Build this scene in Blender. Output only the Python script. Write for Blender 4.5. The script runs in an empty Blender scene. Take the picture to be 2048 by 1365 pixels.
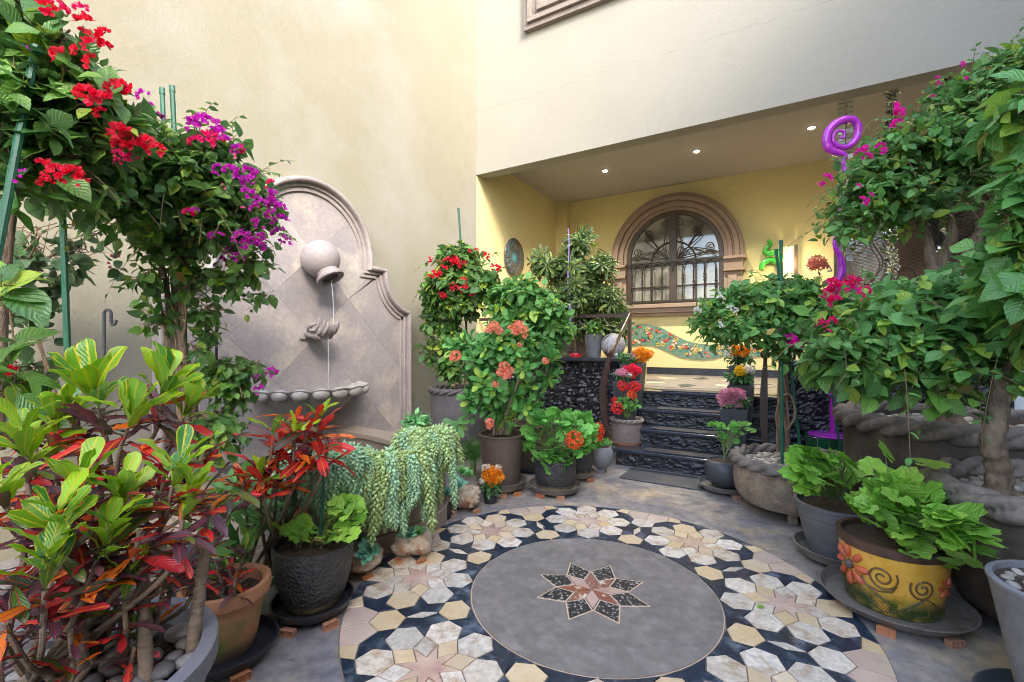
import bpy, math, random
import numpy as np
from mathutils import Vector, Matrix, noise
R = math.radians
PI = math.pi
random.seed(7)
rng = np.random.default_rng(11)
sc = bpy.context.scene
COL = sc.collection
# ------------------------------------------------------------ camera, sky, sun, exposure
F = 910.2          # focal length in pixels of the 2048 px wide photograph (16 mm lens)
H = 1.22           # eye height
CX = 3.75          # distance of the camera from the fountain wall
HOR = 687.0        # row of the horizon
YAW = R(30.5)
FW = np.array([-math.sin(YAW), math.cos(YAW), 0.0])
RT = np.array([math.cos(YAW), math.sin(YAW), 0.0])
UP = np.array([0, 0, 1.0])
CAM = np.array([CX, 0, H])
cd = bpy.data.cameras.new('camera')
cd.sensor_width = 36.0
cd.lens = F * 36.0 / 2048.0
cd.shift_y = 4.5 / 2048.0
cd.clip_start = 0.05
cd.clip_end = 300
cam = bpy.data.objects.new('camera', cd)
COL.objects.link(cam)
cam.location = CAM
cam.rotation_euler = (R(90), 0, YAW)
sc.camera = cam
w = bpy.data.worlds.new('World')
sc.world = w
w.use_nodes = True
nt = w.node_tree
bg = nt.nodes['Background']
sky = nt.nodes.new('ShaderNodeTexSky')
sky.sky_type = 'NISHITA'
sky.sun_disc = False
SUN_EL, SUN_AZ = R(34), R(-36)      # azimuth of the sun from +X towards +Y
sky.sun_elevation = SUN_EL
sky.sun_rotation = R(90) - SUN_AZ
sky.dust_density = 2.5
sky.air_density = 1.0
nt.links.new(sky.outputs[0], bg.inputs[0])
bg.inputs[1].default_value = 0.15
sl = bpy.data.lights.new('sun', 'SUN')
sl.energy = 0.5
sl.use_shadow = True
sl.angle = R(12)
sl.color = (1.0, 0.96, 0.9)
so = bpy.data.objects.new('sun', sl)
COL.objects.link(so)
sd = Vector((math.cos(SUN_AZ) * math.cos(SUN_EL), math.sin(SUN_AZ) * math.cos(SUN_EL), math.sin(SUN_EL)))
so.rotation_euler = sd.to_track_quat('Z', 'Y').to_euler()
so.location = (8, 0, 12)
sc.view_settings.view_transform = 'Standard'
sc.view_settings.look = 'None'
sc.view_settings.gamma = 1.0
sc.view_settings.exposure = 2.82
sc.cycles.max_bounces = 8
sc.cycles.diffuse_bounces = 5
sc.cycles.glossy_bounces = 3
sc.cycles.transmission_bounces = 5
sc.cycles.transparent_max_bounces = 8
sc.cycles.use_denoising = True
sc.cycles.filter_width = 1.0
sc.cycles.sample_clamp_indirect = 6.0

# ------------------------------------------------------------ where things stand
def at(px, py, d):
    k = (px - 1024) / F
    return CAM + d * (FW + k * RT) + np.array([0, 0, (HOR - py) * d / F])
def atz(px, py, z):
    return at(px, py, (H - z) * F / (py - HOR))
def aty(px, py, y):
    k = (px - 1024) / F
    return at(px, py, y / (FW[1] + k * RT[1]))
def atx(px, py, x):
    k = (px - 1024) / F
    return at(px, py, (x - CX) / (FW[0] + k * RT[0]))
def dep(p):
    return float(np.dot(np.asarray(p)[:2] - CAM[:2], FW[:2]))

# ------------------------------------------------------------ objects
def tag(o, label=None, cat=None, group=None, kind=None):
    if label: o['label'] = label
    if cat: o['category'] = cat
    if group: o['group'] = group
    if kind: o['kind'] = kind
    return o
def empty(name, loc, label, cat, group=None):
    o = bpy.data.objects.new(name, None)
    o.empty_display_size = 0.1
    COL.objects.link(o)
    o.location = [float(c) for c in loc]
    o['off'] = [float(c) for c in loc]
    return tag(o, label, cat, group)
def off_of(p):
    return np.array(p['off'][:]) if (p is not None and 'off' in p) else np.zeros(3)
def link(name, me, parent=None):
    o = bpy.data.objects.new(name, me)
    COL.objects.link(o)
    if parent is not None: o.parent = parent
    return o
class MB:
    """collects shapes and links them as one mesh object"""
    def __init__(s): s.v = []; s.f = []; s.uv = None
    def add(s, vs, fs):
        n = len(s.v)
        s.v.extend([tuple(float(c) for c in p) for p in vs])
        s.f.extend([tuple(i + n for i in f) for f in fs])
        return s
    def box(s, c, sz, rz=0.0, taper=1.0):
        x, y, z = [k / 2 for k in sz]
        cs, sn = math.cos(rz), math.sin(rz)
        vs = []
        for dz in (-1, 1):
            t = 1.0 if dz > 0 else taper
            for dx, dy in ((-1, -1), (1, -1), (1, 1), (-1, 1)):
                a, b = dx * x * t, dy * y * t
                vs.append((c[0] + a * cs - b * sn, c[1] + a * sn + b * cs, c[2] + dz * z))
        return s.add(vs, [(3, 2, 1, 0), (4, 5, 6, 7), (0, 1, 5, 4), (1, 2, 6, 5), (2, 3, 7, 6), (3, 0, 4, 7)])
    def cube(s, a, b):
        return s.box([(a[i] + b[i]) / 2 for i in range(3)], [abs(b[i] - a[i]) for i in range(3)])
    def lathe(s, prof, c=(0, 0, 0), seg=48, wob=0.0, axis=None):
        ax = Matrix.Identity(3)
        if axis is not None: ax = Vector(axis).to_track_quat('Z', 'Y').to_matrix()
        vs = []
        for i, (r, z) in enumerate(prof):
            for j in range(seg):
                a = 2 * PI * j / seg
                rr = r * (1 + wob * noise.noise(Vector((math.cos(a) * 1.3, math.sin(a) * 1.3, z * 4 + c[0] * 7))))
                q = ax @ Vector((rr * math.cos(a), rr * math.sin(a), z))
                vs.append((c[0] + q.x, c[1] + q.y, c[2] + q.z))
        fs = []
        for i in range(len(prof) - 1):
            for j in range(seg):
                k = (j + 1) % seg
                fs.append((i * seg + j, i * seg + k, (i + 1) * seg + k, (i + 1) * seg + j))
        if prof[0][0] > 1e-5: fs.append(tuple(reversed(range(seg))))
        if prof[-1][0] > 1e-5 and len(prof) > 2: fs.append(tuple((len(prof) - 1) * seg + j for j in range(seg)))
        return s.add(vs, fs)
    def tube(s, pts, rad, seg=8, cap=True):
        pts = [Vector([float(c) for c in p]) for p in pts]
        n = len(pts)
        if not hasattr(rad, '__len__'): rad = [rad] * n
        t0 = (pts[1] - pts[0]).normalized()
        ref = Vector((0, 0, 1)) if abs(t0.z) < 0.9 else Vector((1, 0, 0))
        nrm = t0.cross(ref).normalized()
        vs = []
        for i in range(n):
            t = (pts[min(i + 1, n - 1)] - pts[max(i - 1, 0)])
            if t.length < 1e-9: t = t0.copy()
            t.normalize()
            nrm = (nrm - t * nrm.dot(t))
            if nrm.length < 1e-6: nrm = t.orthogonal()
            nrm.normalize()
            b = t.cross(nrm)
            for j in range(seg):
                a = 2 * PI * j / seg
                q = pts[i] + (nrm * math.cos(a) + b * math.sin(a)) * rad[i]
                vs.append(q)
        fs = []
        for i in range(n - 1):
            for j in range(seg):
                k = (j + 1) % seg
                fs.append((i * seg + j, i * seg + k, (i + 1) * seg + k, (i + 1) * seg + j))
        if cap:
            fs.append(tuple(reversed(range(seg)))); fs.append(tuple((n - 1) * seg + j for j in range(seg)))
        return s.add(vs, fs)
    def prism(s, poly, z0, z1, bevel=0.0, plane='z'):
        """polygon (list of 2-D points) extruded; plane tells which axis the extrusion follows"""
        n = len(poly)
        rings = [(poly, z0)]
        if bevel > 0:
            rings.append((poly, z1 - bevel if z1 > z0 else z1 + bevel))
            rings.append((inset(poly, bevel), z1))
        else:
            rings.append((poly, z1))
        vs = []
        for pl, z in rings:
            for a, b in pl:
                vs.append({'z': (a, b, z), 'x': (z, a, b), 'y': (a, z, b)}[plane])
        fs = []
        for k in range(len(rings) - 1):
            for j in range(n):
                m = (j + 1) % n
                fs.append((k * n + j, k * n + m, (k + 1) * n + m, (k + 1) * n + j))
        fs.append(tuple((len(rings) - 1) * n + j for j in range(n)))
        fs.append(tuple(reversed(range(n))))
        return s.add(vs, fs)
    def sphere(s, c, r, seg=16, rings=10, sq=(1, 1, 1)):
        vs = [(c[0], c[1], c[2] + r * sq[2])]
        for i in range(1, rings):
            a = PI * i / rings
            for j in range(seg):
                b = 2 * PI * j / seg
                vs.append((c[0] + r * sq[0] * math.sin(a) * math.cos(b), c[1] + r * sq[1] * math.sin(a) * math.sin(b), c[2] + r * sq[2] * math.cos(a)))
        vs.append((c[0], c[1], c[2] - r * sq[2]))
        fs = []
        for j in range(seg):
            k = (j + 1) % seg
            fs.append((0, 1 + j, 1 + k))
            for i in range(rings - 2):
                fs.append((1 + i * seg + j, 1 + (i + 1) * seg + j, 1 + (i + 1) * seg + k, 1 + i * seg + k))
            fs.append((1 + (rings - 2) * seg + j, len(vs) - 1, 1 + (rings - 2) * seg + k))
        return s.add(vs, fs)
    def build(s, name, m, parent=None, smooth=False, bev=0.0, fix=True):
        o3 = off_of(parent)
        me = bpy.data.meshes.new(name)
        me.from_pydata([(a - o3[0], b - o3[1], c - o3[2]) for a, b, c in s.v], [], s.f)
        if fix:
            import bmesh
            bm = bmesh.new(); bm.from_mesh(me)
            bmesh.ops.recalc_face_normals(bm, faces=bm.faces)
            bm.to_mesh(me); bm.free()
        me.materials.append(m)
        if smooth:
            me.polygons.foreach_set('use_smooth', [True] * len(me.polygons))
            if smooth != 'all':
                me.set_sharp_from_angle(angle=R(42))
        ob = link(name, me, parent)
        if bev:
            b = ob.modifiers.new('bevel', 'BEVEL'); b.width = bev; b.segments = 2; b.limit_method = 'ANGLE'; b.angle_limit = R(40)
        return ob
def inset(poly, d):
    n = len(poly); out = []
    area = sum(poly[i][0] * poly[(i + 1) % n][1] - poly[(i + 1) % n][0] * poly[i][1] for i in range(n))
    sg = 1 if area > 0 else -1
    for i in range(n):
        p0, p1, p2 = poly[i - 1], poly[i], poly[(i + 1) % n]
        e1 = Vector((p1[0] - p0[0], p1[1] - p0[1])); e2 = Vector((p2[0] - p1[0], p2[1] - p1[1]))
        if e1.length < 1e-7 or e2.length < 1e-7: out.append(tuple(p1)); continue
        e1.normalize(); e2.normalize()
        n1 = Vector((-e1.y, e1.x)) * sg; n2 = Vector((-e2.y, e2.x)) * sg
        m = n1 + n2
        if m.length < 1e-4: m = n1
        m.normalize()
        k = d / max(0.45, m.dot(n1))
        out.append((p1[0] + m.x * k, p1[1] + m.y * k))
    return out
def smooth_path(pts, n=8):
    """Catmull-Rom through the points"""
    P = [np.asarray(p, float) for p in pts]
    P = [2 * P[0] - P[1]] + P + [2 * P[-1] - P[-2]]
    out = []
    for i in range(1, len(P) - 2):
        for k in range(n):
            t = k / n
            out.append(0.5 * ((2 * P[i]) + (-P[i - 1] + P[i + 1]) * t + (2 * P[i - 1] - 5 * P[i] + 4 * P[i + 1] - P[i + 2]) * t * t + (-P[i - 1] + 3 * P[i] - 3 * P[i + 1] + P[i + 2]) * t ** 3))
    out.append(P[-2])
    return out

# ------------------------------------------------------------ materials
def nodes(name):
    m = bpy.data.materials.new(name); m.use_nodes = True
    t = m.node_tree
    return m, t, t.nodes['Principled BSDF'], t.nodes['Material Output']
def rgb(c): return (c[0], c[1], c[2], 1.0)
def N(t, kind, **kw):
    n = t.nodes.new(kind)
    for k, v in kw.items(): setattr(n, k, v)
    return n
def mixc(t, fac, a, b, mode='MIX'):
    n = N(t, 'ShaderNodeMix', data_type='RGBA', blend_type=mode)
    for sock, val in ((n.inputs[0], fac), (n.inputs[6], a), (n.inputs[7], b)):
        if isinstance(val, bpy.types.NodeSocket): t.links.new(val, sock)
        elif isinstance(val, (int, float)): sock.default_value = val
        else: sock.default_value = rgb(val)
    return n.outputs[2]
def math_(t, op, a, b=None, c=None, clamp=False):
    n = N(t, 'ShaderNodeMath', operation=op); n.use_clamp = clamp
    for i, val in enumerate((a, b, c)):
        if val is None: continue
        if isinstance(val, bpy.types.NodeSocket): t.links.new(val, n.inputs[i])
        else: n.inputs[i].default_value = val
    return n.outputs[0]
def mapr(t, v, a, b, c=0.0, d=1.0):
    n = N(t, 'ShaderNodeMapRange'); n.clamp = True
    t.links.new(v, n.inputs[0])
    n.inputs[1].default_value = a; n.inputs[2].default_value = b; n.inputs[3].default_value = c; n.inputs[4].default_value = d
    return n.outputs[0]
def noi(t, vec, scale, detail=5, rough=0.6, out=0, dist=0.0):
    n = N(t, 'ShaderNodeTexNoise')
    n.inputs['Scale'].default_value = scale; n.inputs['Detail'].default_value = detail; n.inputs['Roughness'].default_value = rough
    n.inputs['Distortion'].default_value = dist
    if vec is not None: t.links.new(vec, n.inputs['Vector'])
    return n.outputs[out]
def surf(name, a, b=None, scale=3.0, rough=0.7, bump=0.0, bscale=60.0, stain=None, sscale=1.2, slo=0.5, shi=0.75, metal=0.0, spec=0.5,
         objvar=0.0, stretch=None, fine=0.0, coat=0.0, rvar=0.0, bump2=0.0, crack=None):
    m, t, p, o = nodes(name)
    tc = N(t, 'ShaderNodeTexCoord').outputs['Object']
    vec = tc
    oi = N(t, 'ShaderNodeObjectInfo')
    if objvar or stretch:
        mp = N(t, 'ShaderNodeMapping')
        t.links.new(tc, mp.inputs[0])
        if stretch: mp.inputs['Scale'].default_value = stretch
        if objvar:
            mu = N(t, 'ShaderNodeVectorMath', operation='SCALE')
            mu.inputs[0].default_value = (17, 31, 23); t.links.new(oi.outputs['Random'], mu.inputs['Scale'])
            t.links.new(mu.outputs[0], mp.inputs['Location'])
        vec = mp.outputs[0]
    c = a
    if b is not None:
        c = mixc(t, mapr(t, noi(t, vec, scale), 0.32, 0.68), a, b)
    if stain is not None:
        c = mixc(t, mapr(t, noi(t, vec, sscale, 7, 0.65), slo, shi), c, stain)
    if crack is not None:
        sx = N(t, 'ShaderNodeSeparateXYZ'); t.links.new(tc, sx.inputs[0])
        wv = math_(t, 'MULTIPLY', math_(t, 'SUBTRACT', noi(t, tc, 1.7, 8, 0.7), 0.5), 0.22)
        dz = math_(t, 'ABSOLUTE', math_(t, 'ADD', math_(t, 'SUBTRACT', sx.outputs[2], crack), wv))
        g = math_(t, 'MULTIPLY', mapr(t, dz, 0.001, 0.008, 0.3, 0.0), mapr(t, noi(t, tc, 2.3, 3), 0.42, 0.55))
        c = mixc(t, g, c, [q * 0.35 for q in a])
    if fine:
        hs = N(t, 'ShaderNodeHueSaturation')
        t.links.new(mapr(t, noi(t, vec, bscale * 0.7, 3), 0.2, 0.8, 1 - fine, 1 + fine), hs.inputs['Value'])
        if isinstance(c, bpy.types.NodeSocket): t.links.new(c, hs.inputs['Color'])
        else: hs.inputs['Color'].default_value = rgb(c)
        c = hs.outputs[0]
    if objvar:
        hs = N(t, 'ShaderNodeHueSaturation')
        t.links.new(mapr(t, oi.outputs['Random'], 0, 1, 1 - objvar, 1 + objvar), hs.inputs['Value'])
        t.links.new(mapr(t, math_(t, 'FRACT', math_(t, 'MULTIPLY', oi.outputs['Random'], 7.31)), 0, 1, 1 - objvar, 1 + objvar), hs.inputs['Saturation'])
        if isinstance(c, bpy.types.NodeSocket): t.links.new(c, hs.inputs['Color'])
        else: hs.inputs['Color'].default_value = rgb(c)
        c = hs.outputs[0]
    if isinstance(c, bpy.types.NodeSocket): t.links.new(c, p.inputs['Base Color'])
    else: p.inputs['Base Color'].default_value = rgb(c)
    p.inputs['Roughness'].default_value = rough
    if rvar: t.links.new(mapr(t, noi(t, vec, scale * 1.7, 5), 0.3, 0.7, rough - rvar, rough + rvar), p.inputs['Roughness'])
    p.inputs['Metallic'].default_value = metal
    p.inputs['Specular IOR Level'].default_value = spec
    if coat: p.inputs['Coat Weight'].default_value = coat; p.inputs['Coat Roughness'].default_value = 0.15
    if bump:
        bn = N(t, 'ShaderNodeBump'); bn.inputs['Strength'].default_value = 1.0; bn.inputs['Distance'].default_value = bump
        t.links.new(noi(t, vec, bscale, 6, 0.65), bn.inputs['Height'])
        t.links.new(bn.outputs[0], p.inputs['Normal'])
        if bump2:
            b2 = N(t, 'ShaderNodeBump'); b2.inputs['Distance'].default_value = bump2
            t.links.new(noi(t, vec, 5, 4, 0.55, dist=1.2), b2.inputs['Height']); t.links.new(bn.outputs[0], b2.inputs['Normal'])
            t.links.new(b2.outputs[0], p.inputs['Normal'])
    return m
def glow(name, c, s):
    m, t, p, o = nodes(name)
    p.inputs['Base Color'].default_value = rgb(c)
    p.inputs['Emission Color'].default_value = rgb(c); p.inputs['Emission Strength'].default_value = s
    return m
def glass(name, c=(0.9, 0.95, 0.95), rough=0.05):
    m, t, p, o = nodes(name)
    p.inputs['Base Color'].default_value = rgb(c); p.inputs['Roughness'].default_value = rough
    p.inputs['Transmission Weight'].default_value = 1.0; p.inputs['IOR'].default_value = 1.4
    return m
def leafmat(name, a, b, rib=None, ribw=0.08, margin=None, blotch=None, blo=0.5, tr=0.3, rough=0.42, pick=None, vein=0.05, mlo=0.7, radial=False, vb=0.002, bscale=3.0, ribfade=False):
    """a..b picked at random per leaf; rib and margin colours follow the blade; blotch is a pigment that spreads along the blade"""
    m, t, p, o = nodes(name)
    oi = N(t, 'ShaderNodeObjectInfo'); ge = N(t, 'ShaderNodeNewGeometry')
    BO = 2.0
    a = tuple(min(.9, q * BO) for q in a) if tr > 0 and max(a) < 0.5 else a
    b = tuple(min(.9, q * BO) for q in b) if tr > 0 and max(b) < 0.5 else b
    if pick: pick = [(l_, h_, tuple(min(.9, q * 1.3) for q in c_)) for l_, h_, c_ in pick]
    r = math_(t, 'FRACT', math_(t, 'ADD', math_(t, 'MULTIPLY', oi.outputs['Random'], 5.37), math_(t, 'MULTIPLY', ge.outputs['Random Per Island'], 3.71)))
    r2 = math_(t, 'FRACT', math_(t, 'MULTIPLY', r, 13.7))
    uv = N(t, 'ShaderNodeTexCoord').outputs['UV']
    sp = N(t, 'ShaderNodeSeparateXYZ'); t.links.new(uv, sp.inputs[0])
    au = math_(t, 'MULTIPLY', math_(t, 'ABSOLUTE', math_(t, 'SUBTRACT', sp.outputs[0], 0.5)), 2.0)
    c = mixc(t, r, a, b)
    if pick:
        for lo, hi, col in pick:
            g = math_(t, 'MULTIPLY', math_(t, 'GREATER_THAN', r2, lo), math_(t, 'LESS_THAN', r2, hi))
            c = mixc(t, g, c, col)
    cmb = N(t, 'ShaderNodeCombineXYZ'); t.links.new(math_(t, 'MULTIPLY', sp.outputs[0], 0.7), cmb.inputs[0]); t.links.new(sp.outputs[1], cmb.inputs[1])
    t.links.new(math_(t, 'MULTIPLY', r, 40.0), cmb.inputs[2])
    nz = noi(t, cmb.outputs[0], bscale, 4, 0.6)
    if blotch is not None:
        c = mixc(t, mapr(t, nz, blo, blo + 0.12), c, blotch)
    hs = N(t, 'ShaderNodeHueSaturation')
    t.links.new(c, hs.inputs['Color'])
    t.links.new(mapr(t, r2, 0, 1, 0.72, 1.3), hs.inputs['Value'])
    c = hs.outputs[0]
    if vein:
        ph = math_(t, 'ADD', math_(t, 'MULTIPLY', sp.outputs[1], 50.0), math_(t, 'MULTIPLY', au, -16.0))
        if radial: ph = math_(t, 'MULTIPLY', math_(t, 'ARCTAN2', math_(t, 'SUBTRACT', sp.outputs[0], 0.5), math_(t, 'SUBTRACT', sp.outputs[1], 0.12)), 14.0)
        vn = mapr(t, math_(t, 'SINE', ph), 0.75, 1.0, 0.0, vein * 3)
        c = mixc(t, vn, c, [min(1, k * 1.8 + 0.03) for k in (rib or a)])
    if margin is not None:
        c = mixc(t, mapr(t, math_(t, 'ADD', au, math_(t, 'MULTIPLY', nz, 0.35)), mlo + 0.17, mlo + 0.27), c, margin)
    if rib is not None:
        fac = mapr(t, math_(t, 'ADD', au, math_(t, 'MULTIPLY', math_(t, 'SUBTRACT', nz, 0.5), ribw)), ribw * 0.6, ribw * 1.3, 1.0, 0.0)
        c = mixc(t, fac, c, rib)
    bf = mixc(t, math_(t, 'MULTIPLY', ge.outputs['Backfacing'], 0.45), c, [min(1, k * 0.8 + 0.07) for k in a])
    t.links.new(bf, p.inputs['Base Color'])
    p.inputs['Roughness'].default_value = rough
    p.inputs['Specular IOR Level'].default_value = 0.5
    bn = N(t, 'ShaderNodeBump'); bn.inputs['Distance'].default_value = vb; bn.inputs['Strength'].default_value = 0.5
    t.links.new(math_(t, 'SINE', math_(t, 'ADD', math_(t, 'MULTIPLY', sp.outputs[1], 50.0), math_(t, 'MULTIPLY', au, -16.0))), bn.inputs['Height'])
    t.links.new(bn.outputs[0], p.inputs['Normal'])
    tl = N(t, 'ShaderNodeBsdfTranslucent')
    hs2 = N(t, 'ShaderNodeHueSaturation'); hs2.inputs['Saturation'].default_value = 1.15; hs2.inputs['Value'].default_value = 1.5
    t.links.new(bf, hs2.inputs['Color']); t.links.new(hs2.outputs[0], tl.inputs[0])
    ms = N(t, 'ShaderNodeMixShader'); ms.inputs[0].default_value = tr
    t.links.new(p.outputs[0], ms.inputs[1]); t.links.new(tl.outputs[0], ms.inputs[2])
    t.links.new(ms.outputs[0], o.inputs[0])
    return m
def petalmat(name, a, b, tr=0.35, centre=None):
    return leafmat(name, a, b, tr=tr, rough=0.55, vein=0.05, rib=centre, ribw=0.05)

# walls and floors
M_WALL = surf('cream_stucco', (0.252, 0.235, 0.172), (0.232, 0.215, 0.152), 1.3, 0.88, 0.003, 60, stain=(0.285, 0.272, 0.236), sscale=0.6, slo=0.46, shi=0.7, fine=0.05, bump2=0.0035)
M_WALLP = surf('lamplit_yellow_stucco', (0.66, 0.57, 0.28), (0.63, 0.54, 0.26), 1.3, 0.88, 0.004, 50, bump2=0.006, fine=0.04)  # lamp-lit copy of the wall stucco: warm lamp light put into its yellow
M_FAC = surf('pale_stucco', (0.30, 0.282, 0.235), (0.283, 0.266, 0.22), 1.1, 0.88, 0.0022, 60, fine=0.04, bump2=0.003, crack=4.53, stain=(0.285, 0.272, 0.235), sscale=0.9, slo=0.55, shi=0.85)
M_WHITE = surf('white_stucco', (0.8, 0.8, 0.78), (0.74, 0.74, 0.72), 1.5, 0.85, 0.002, 60)
M_CEIL = surf('taupe_ceiling', (0.39, 0.365, 0.34), (0.365, 0.34, 0.315), 1.0, 0.9, 0.002, 50)
M_FLOOR = surf('stained_concrete', (0.16, 0.155, 0.18), (0.36, 0.315, 0.265), 3.0, 0.36, 0.003, 22, stain=(0.46, 0.35, 0.21), sscale=2.6, slo=0.5, shi=0.70, fine=0.45, rvar=0.12)
M_DISC = surf('grey_polished_concrete', (0.165, 0.145, 0.13), (0.235, 0.205, 0.18), 6, 0.5, 0.001, 30, stain=(0.33, 0.29, 0.26), sscale=9, slo=0.52, shi=0.78, fine=0.22, rvar=0.1)
M_STONE = surf('lilac_cantera_stone', (0.32, 0.275, 0.265), (0.26, 0.22, 0.215), 3.2, 0.72, 0.002, 45, stain=(0.42, 0.38, 0.34), sscale=2.4, slo=0.5, shi=0.78, fine=0.15)
M_STONET = surf('lilac_cantera_tile', (0.33, 0.29, 0.28), (0.26, 0.235, 0.24), 3.6, 0.6, 0.0015, 45, stain=(0.44, 0.39, 0.33), sscale=2.2, slo=0.5, shi=0.7, fine=0.16, objvar=0.08)
M_ARCH = surf('brown_cantera_stone', (0.30, 0.215, 0.165), (0.245, 0.175, 0.135), 5, 0.78, 0.002, 60, fine=0.1)
M_GROUT = surf('pale_grout', (0.55, 0.51, 0.46), (0.38, 0.35, 0.31), 6, 0.85, 0.001, 80)
M_GROUTF = surf('brown_floor_grout', (0.26, 0.215, 0.17), (0.17, 0.14, 0.115), 12, 0.85, 0.001, 80)
M_CREAM = surf('cream_travertine', (0.60, 0.52, 0.42), (0.68, 0.60, 0.49), 9, 0.42, 0.0006, 60, stain=(0.42, 0.29, 0.18), sscale=14, slo=0.49, shi=0.66, objvar=0.16, fine=0.3, rvar=0.1)
M_YEL = surf('yellow_travertine', (0.60, 0.43, 0.24), (0.66, 0.52, 0.34), 10, 0.42, 0.0006, 60, stain=(0.38, 0.25, 0.14), sscale=16, slo=0.58, shi=0.8, objvar=0.10, fine=0.08)
M_PINK = surf('pink_travertine', (0.46, 0.27, 0.21), (0.60, 0.45, 0.34), 10, 0.42, 0.0006, 60, stain=(0.30, 0.17, 0.17), sscale=12, slo=0.55, shi=0.78, objvar=0.12)
M_RIMT = surf('mottled_rim_marble', (0.60, 0.49, 0.37), (0.50, 0.36, 0.31), 6, 0.42, 0.0005, 50, stain=(0.36, 0.25, 0.27), sscale=7, slo=0.55, shi=0.78, objvar=0.1)
M_BLK = surf('blue_black_marble', (0.010, 0.017, 0.032), (0.03, 0.045, 0.07), 14, 0.3, 0.0006, 90, stain=(0.16, 0.19, 0.24), sscale=11, slo=0.52, shi=0.72, objvar=0.1, fine=0.4)
M_REDM = surf('rust_red_marble', (0.36, 0.13, 0.075), (0.25, 0.10, 0.07), 22, 0.4, 0.0004, 60, stain=(0.72, 0.58, 0.44), sscale=13, slo=0.55, shi=0.6, objvar=0.1)
M_INLAY = surf('cream_inlay_strip', (0.70, 0.50, 0.34), (0.6, 0.42, 0.27), 20, 0.5)
def granite():
    m, t, p, o = nodes('black_brown_granite')
    tc = N(t, 'ShaderNodeTexCoord').outputs['Object']
    v = N(t, 'ShaderNodeTexVoronoi'); v.inputs['Scale'].default_value = 55; t.links.new(tc, v.inputs[0])
    c = mixc(t, mapr(t, v.outputs['Distance'], 0.18, 0.42), (0.42, 0.38, 0.34), (0.035, 0.033, 0.034))
    c = mixc(t, mapr(t, noi(t, tc, 40), 0.54, 0.66), c, (0.03, 0.03, 0.032))
    t.links.new(c, p.inputs['Base Color']); p.inputs['Roughness'].default_value = 0.3
    return m
M_GRAN = granite()
# dark volcanic stone and metal
M_ROCK = surf('glossy_black_rock', (0.006, 0.006, 0.008), (0.018, 0.018, 0.024), 9, 0.2, 0.012, 22, spec=0.8, rvar=0.08)
M_TREAD = surf('black_polished_slab', (0.022, 0.026, 0.04), (0.04, 0.045, 0.06), 10, 0.14, 0.0006, 60)
def matt(name, c1, c2, sc_, dist):
    m, t, p, o = nodes(name)
    tc = N(t, 'ShaderNodeTexCoord').outputs['Object']
    v = N(t, 'ShaderNodeTexVoronoi'); v.inputs['Scale'].default_value = sc_; t.links.new(tc, v.inputs[0])
    t.links.new(mixc(t, mapr(t, v.outputs['Distance'], 0.1, 0.6), c1, c2), p.inputs['Base Color'])
    bn = N(t, 'ShaderNodeBump'); bn.inputs['Distance'].default_value = dist; bn.invert = True
    t.links.new(v.outputs['Distance'], bn.inputs['Height']); t.links.new(bn.outputs[0], p.inputs['Normal'])
    p.inputs['Roughness'].default_value = 0.5
    return m
M_MAT = matt('embossed_rubber_mat', (0.045, 0.05, 0.062), (0.012, 0.013, 0.018), 42, 0.005)
M_DOORM = matt('speckled_grey_doormat', (0.12, 0.13, 0.145), (0.03, 0.033, 0.04), 130, 0.002)
M_IRON = surf('brown_wrought_iron', (0.045, 0.024, 0.018), (0.065, 0.036, 0.027), 14, 0.38, 0.0006, 90, spec=0.6)
M_IRON2 = surf('dark_iron', (0.016, 0.014, 0.014), (0.03, 0.025, 0.022), 14, 0.4, 0.0004, 90)
M_HOOK = surf('grey_iron_hook', (0.05, 0.055, 0.065), (0.08, 0.085, 0.095), 20, 0.45)
M_WOODW = surf('dark_brown_window_metal', (0.04, 0.025, 0.018), (0.06, 0.037, 0.026), 9, 0.42)
# pots
M_CLAYG = surf('grey_clay', (0.095, 0.085, 0.095), (0.14, 0.125, 0.125), 4, 0.7, 0.0015, 45, stain=(0.20, 0.185, 0.18), sscale=5, slo=0.58, shi=0.8, fine=0.12)
M_CLAYB = surf('weathered_grey_brown_clay', (0.175, 0.135, 0.12), (0.235, 0.185, 0.16), 5, 0.75, 0.002, 50, stain=(0.10, 0.085, 0.08), sscale=4, slo=0.52, shi=0.8, fine=0.12)
M_CLAYD = surf('dark_mossy_clay', (0.065, 0.052, 0.043), (0.13, 0.10, 0.08), 5, 0.5, 0.004, 35, stain=(0.03, 0.028, 0.022), sscale=4, slo=0.48, shi=0.7, fine=0.3)
M_ROUGH = surf('rough_volcanic_stone', (0.32, 0.25, 0.18), (0.17, 0.13, 0.10), 8, 0.92, 0.014, 38, stain=(0.34, 0.24, 0.125), sscale=3.2, slo=0.52, shi=0.72, fine=0.35)
M_ROPE = surf('grey_stone_rope', (0.15, 0.125, 0.11), (0.23, 0.195, 0.17), 9, 0.8, 0.004, 50, stain=(0.06, 0.05, 0.043), sscale=7, slo=0.5, shi=0.74, fine=0.35)
M_BROWNP = surf('dark_brown_plastic', (0.085, 0.062, 0.05), (0.105, 0.08, 0.065), 4, 0.45, 0.0008, 35, stain=(0.15, 0.13, 0.115), sscale=6, slo=0.6, shi=0.85, stretch=(6, 6, 0.7))
M_GREYP = surf('ribbed_grey_plastic', (0.095, 0.10, 0.11), (0.15, 0.155, 0.165), 9, 0.5, 0.001, 30, stretch=(0.5, 0.5, 9))
M_SLATE = surf('slate_grey_plastic', (0.045, 0.05, 0.058), (0.065, 0.07, 0.08), 4, 0.5, 0.0006, 50)
M_LTGREY = surf('light_grey_stoneware', (0.15, 0.15, 0.165), (0.22, 0.22, 0.235), 6, 0.6, 0.0008, 80, fine=0.15)
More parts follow.
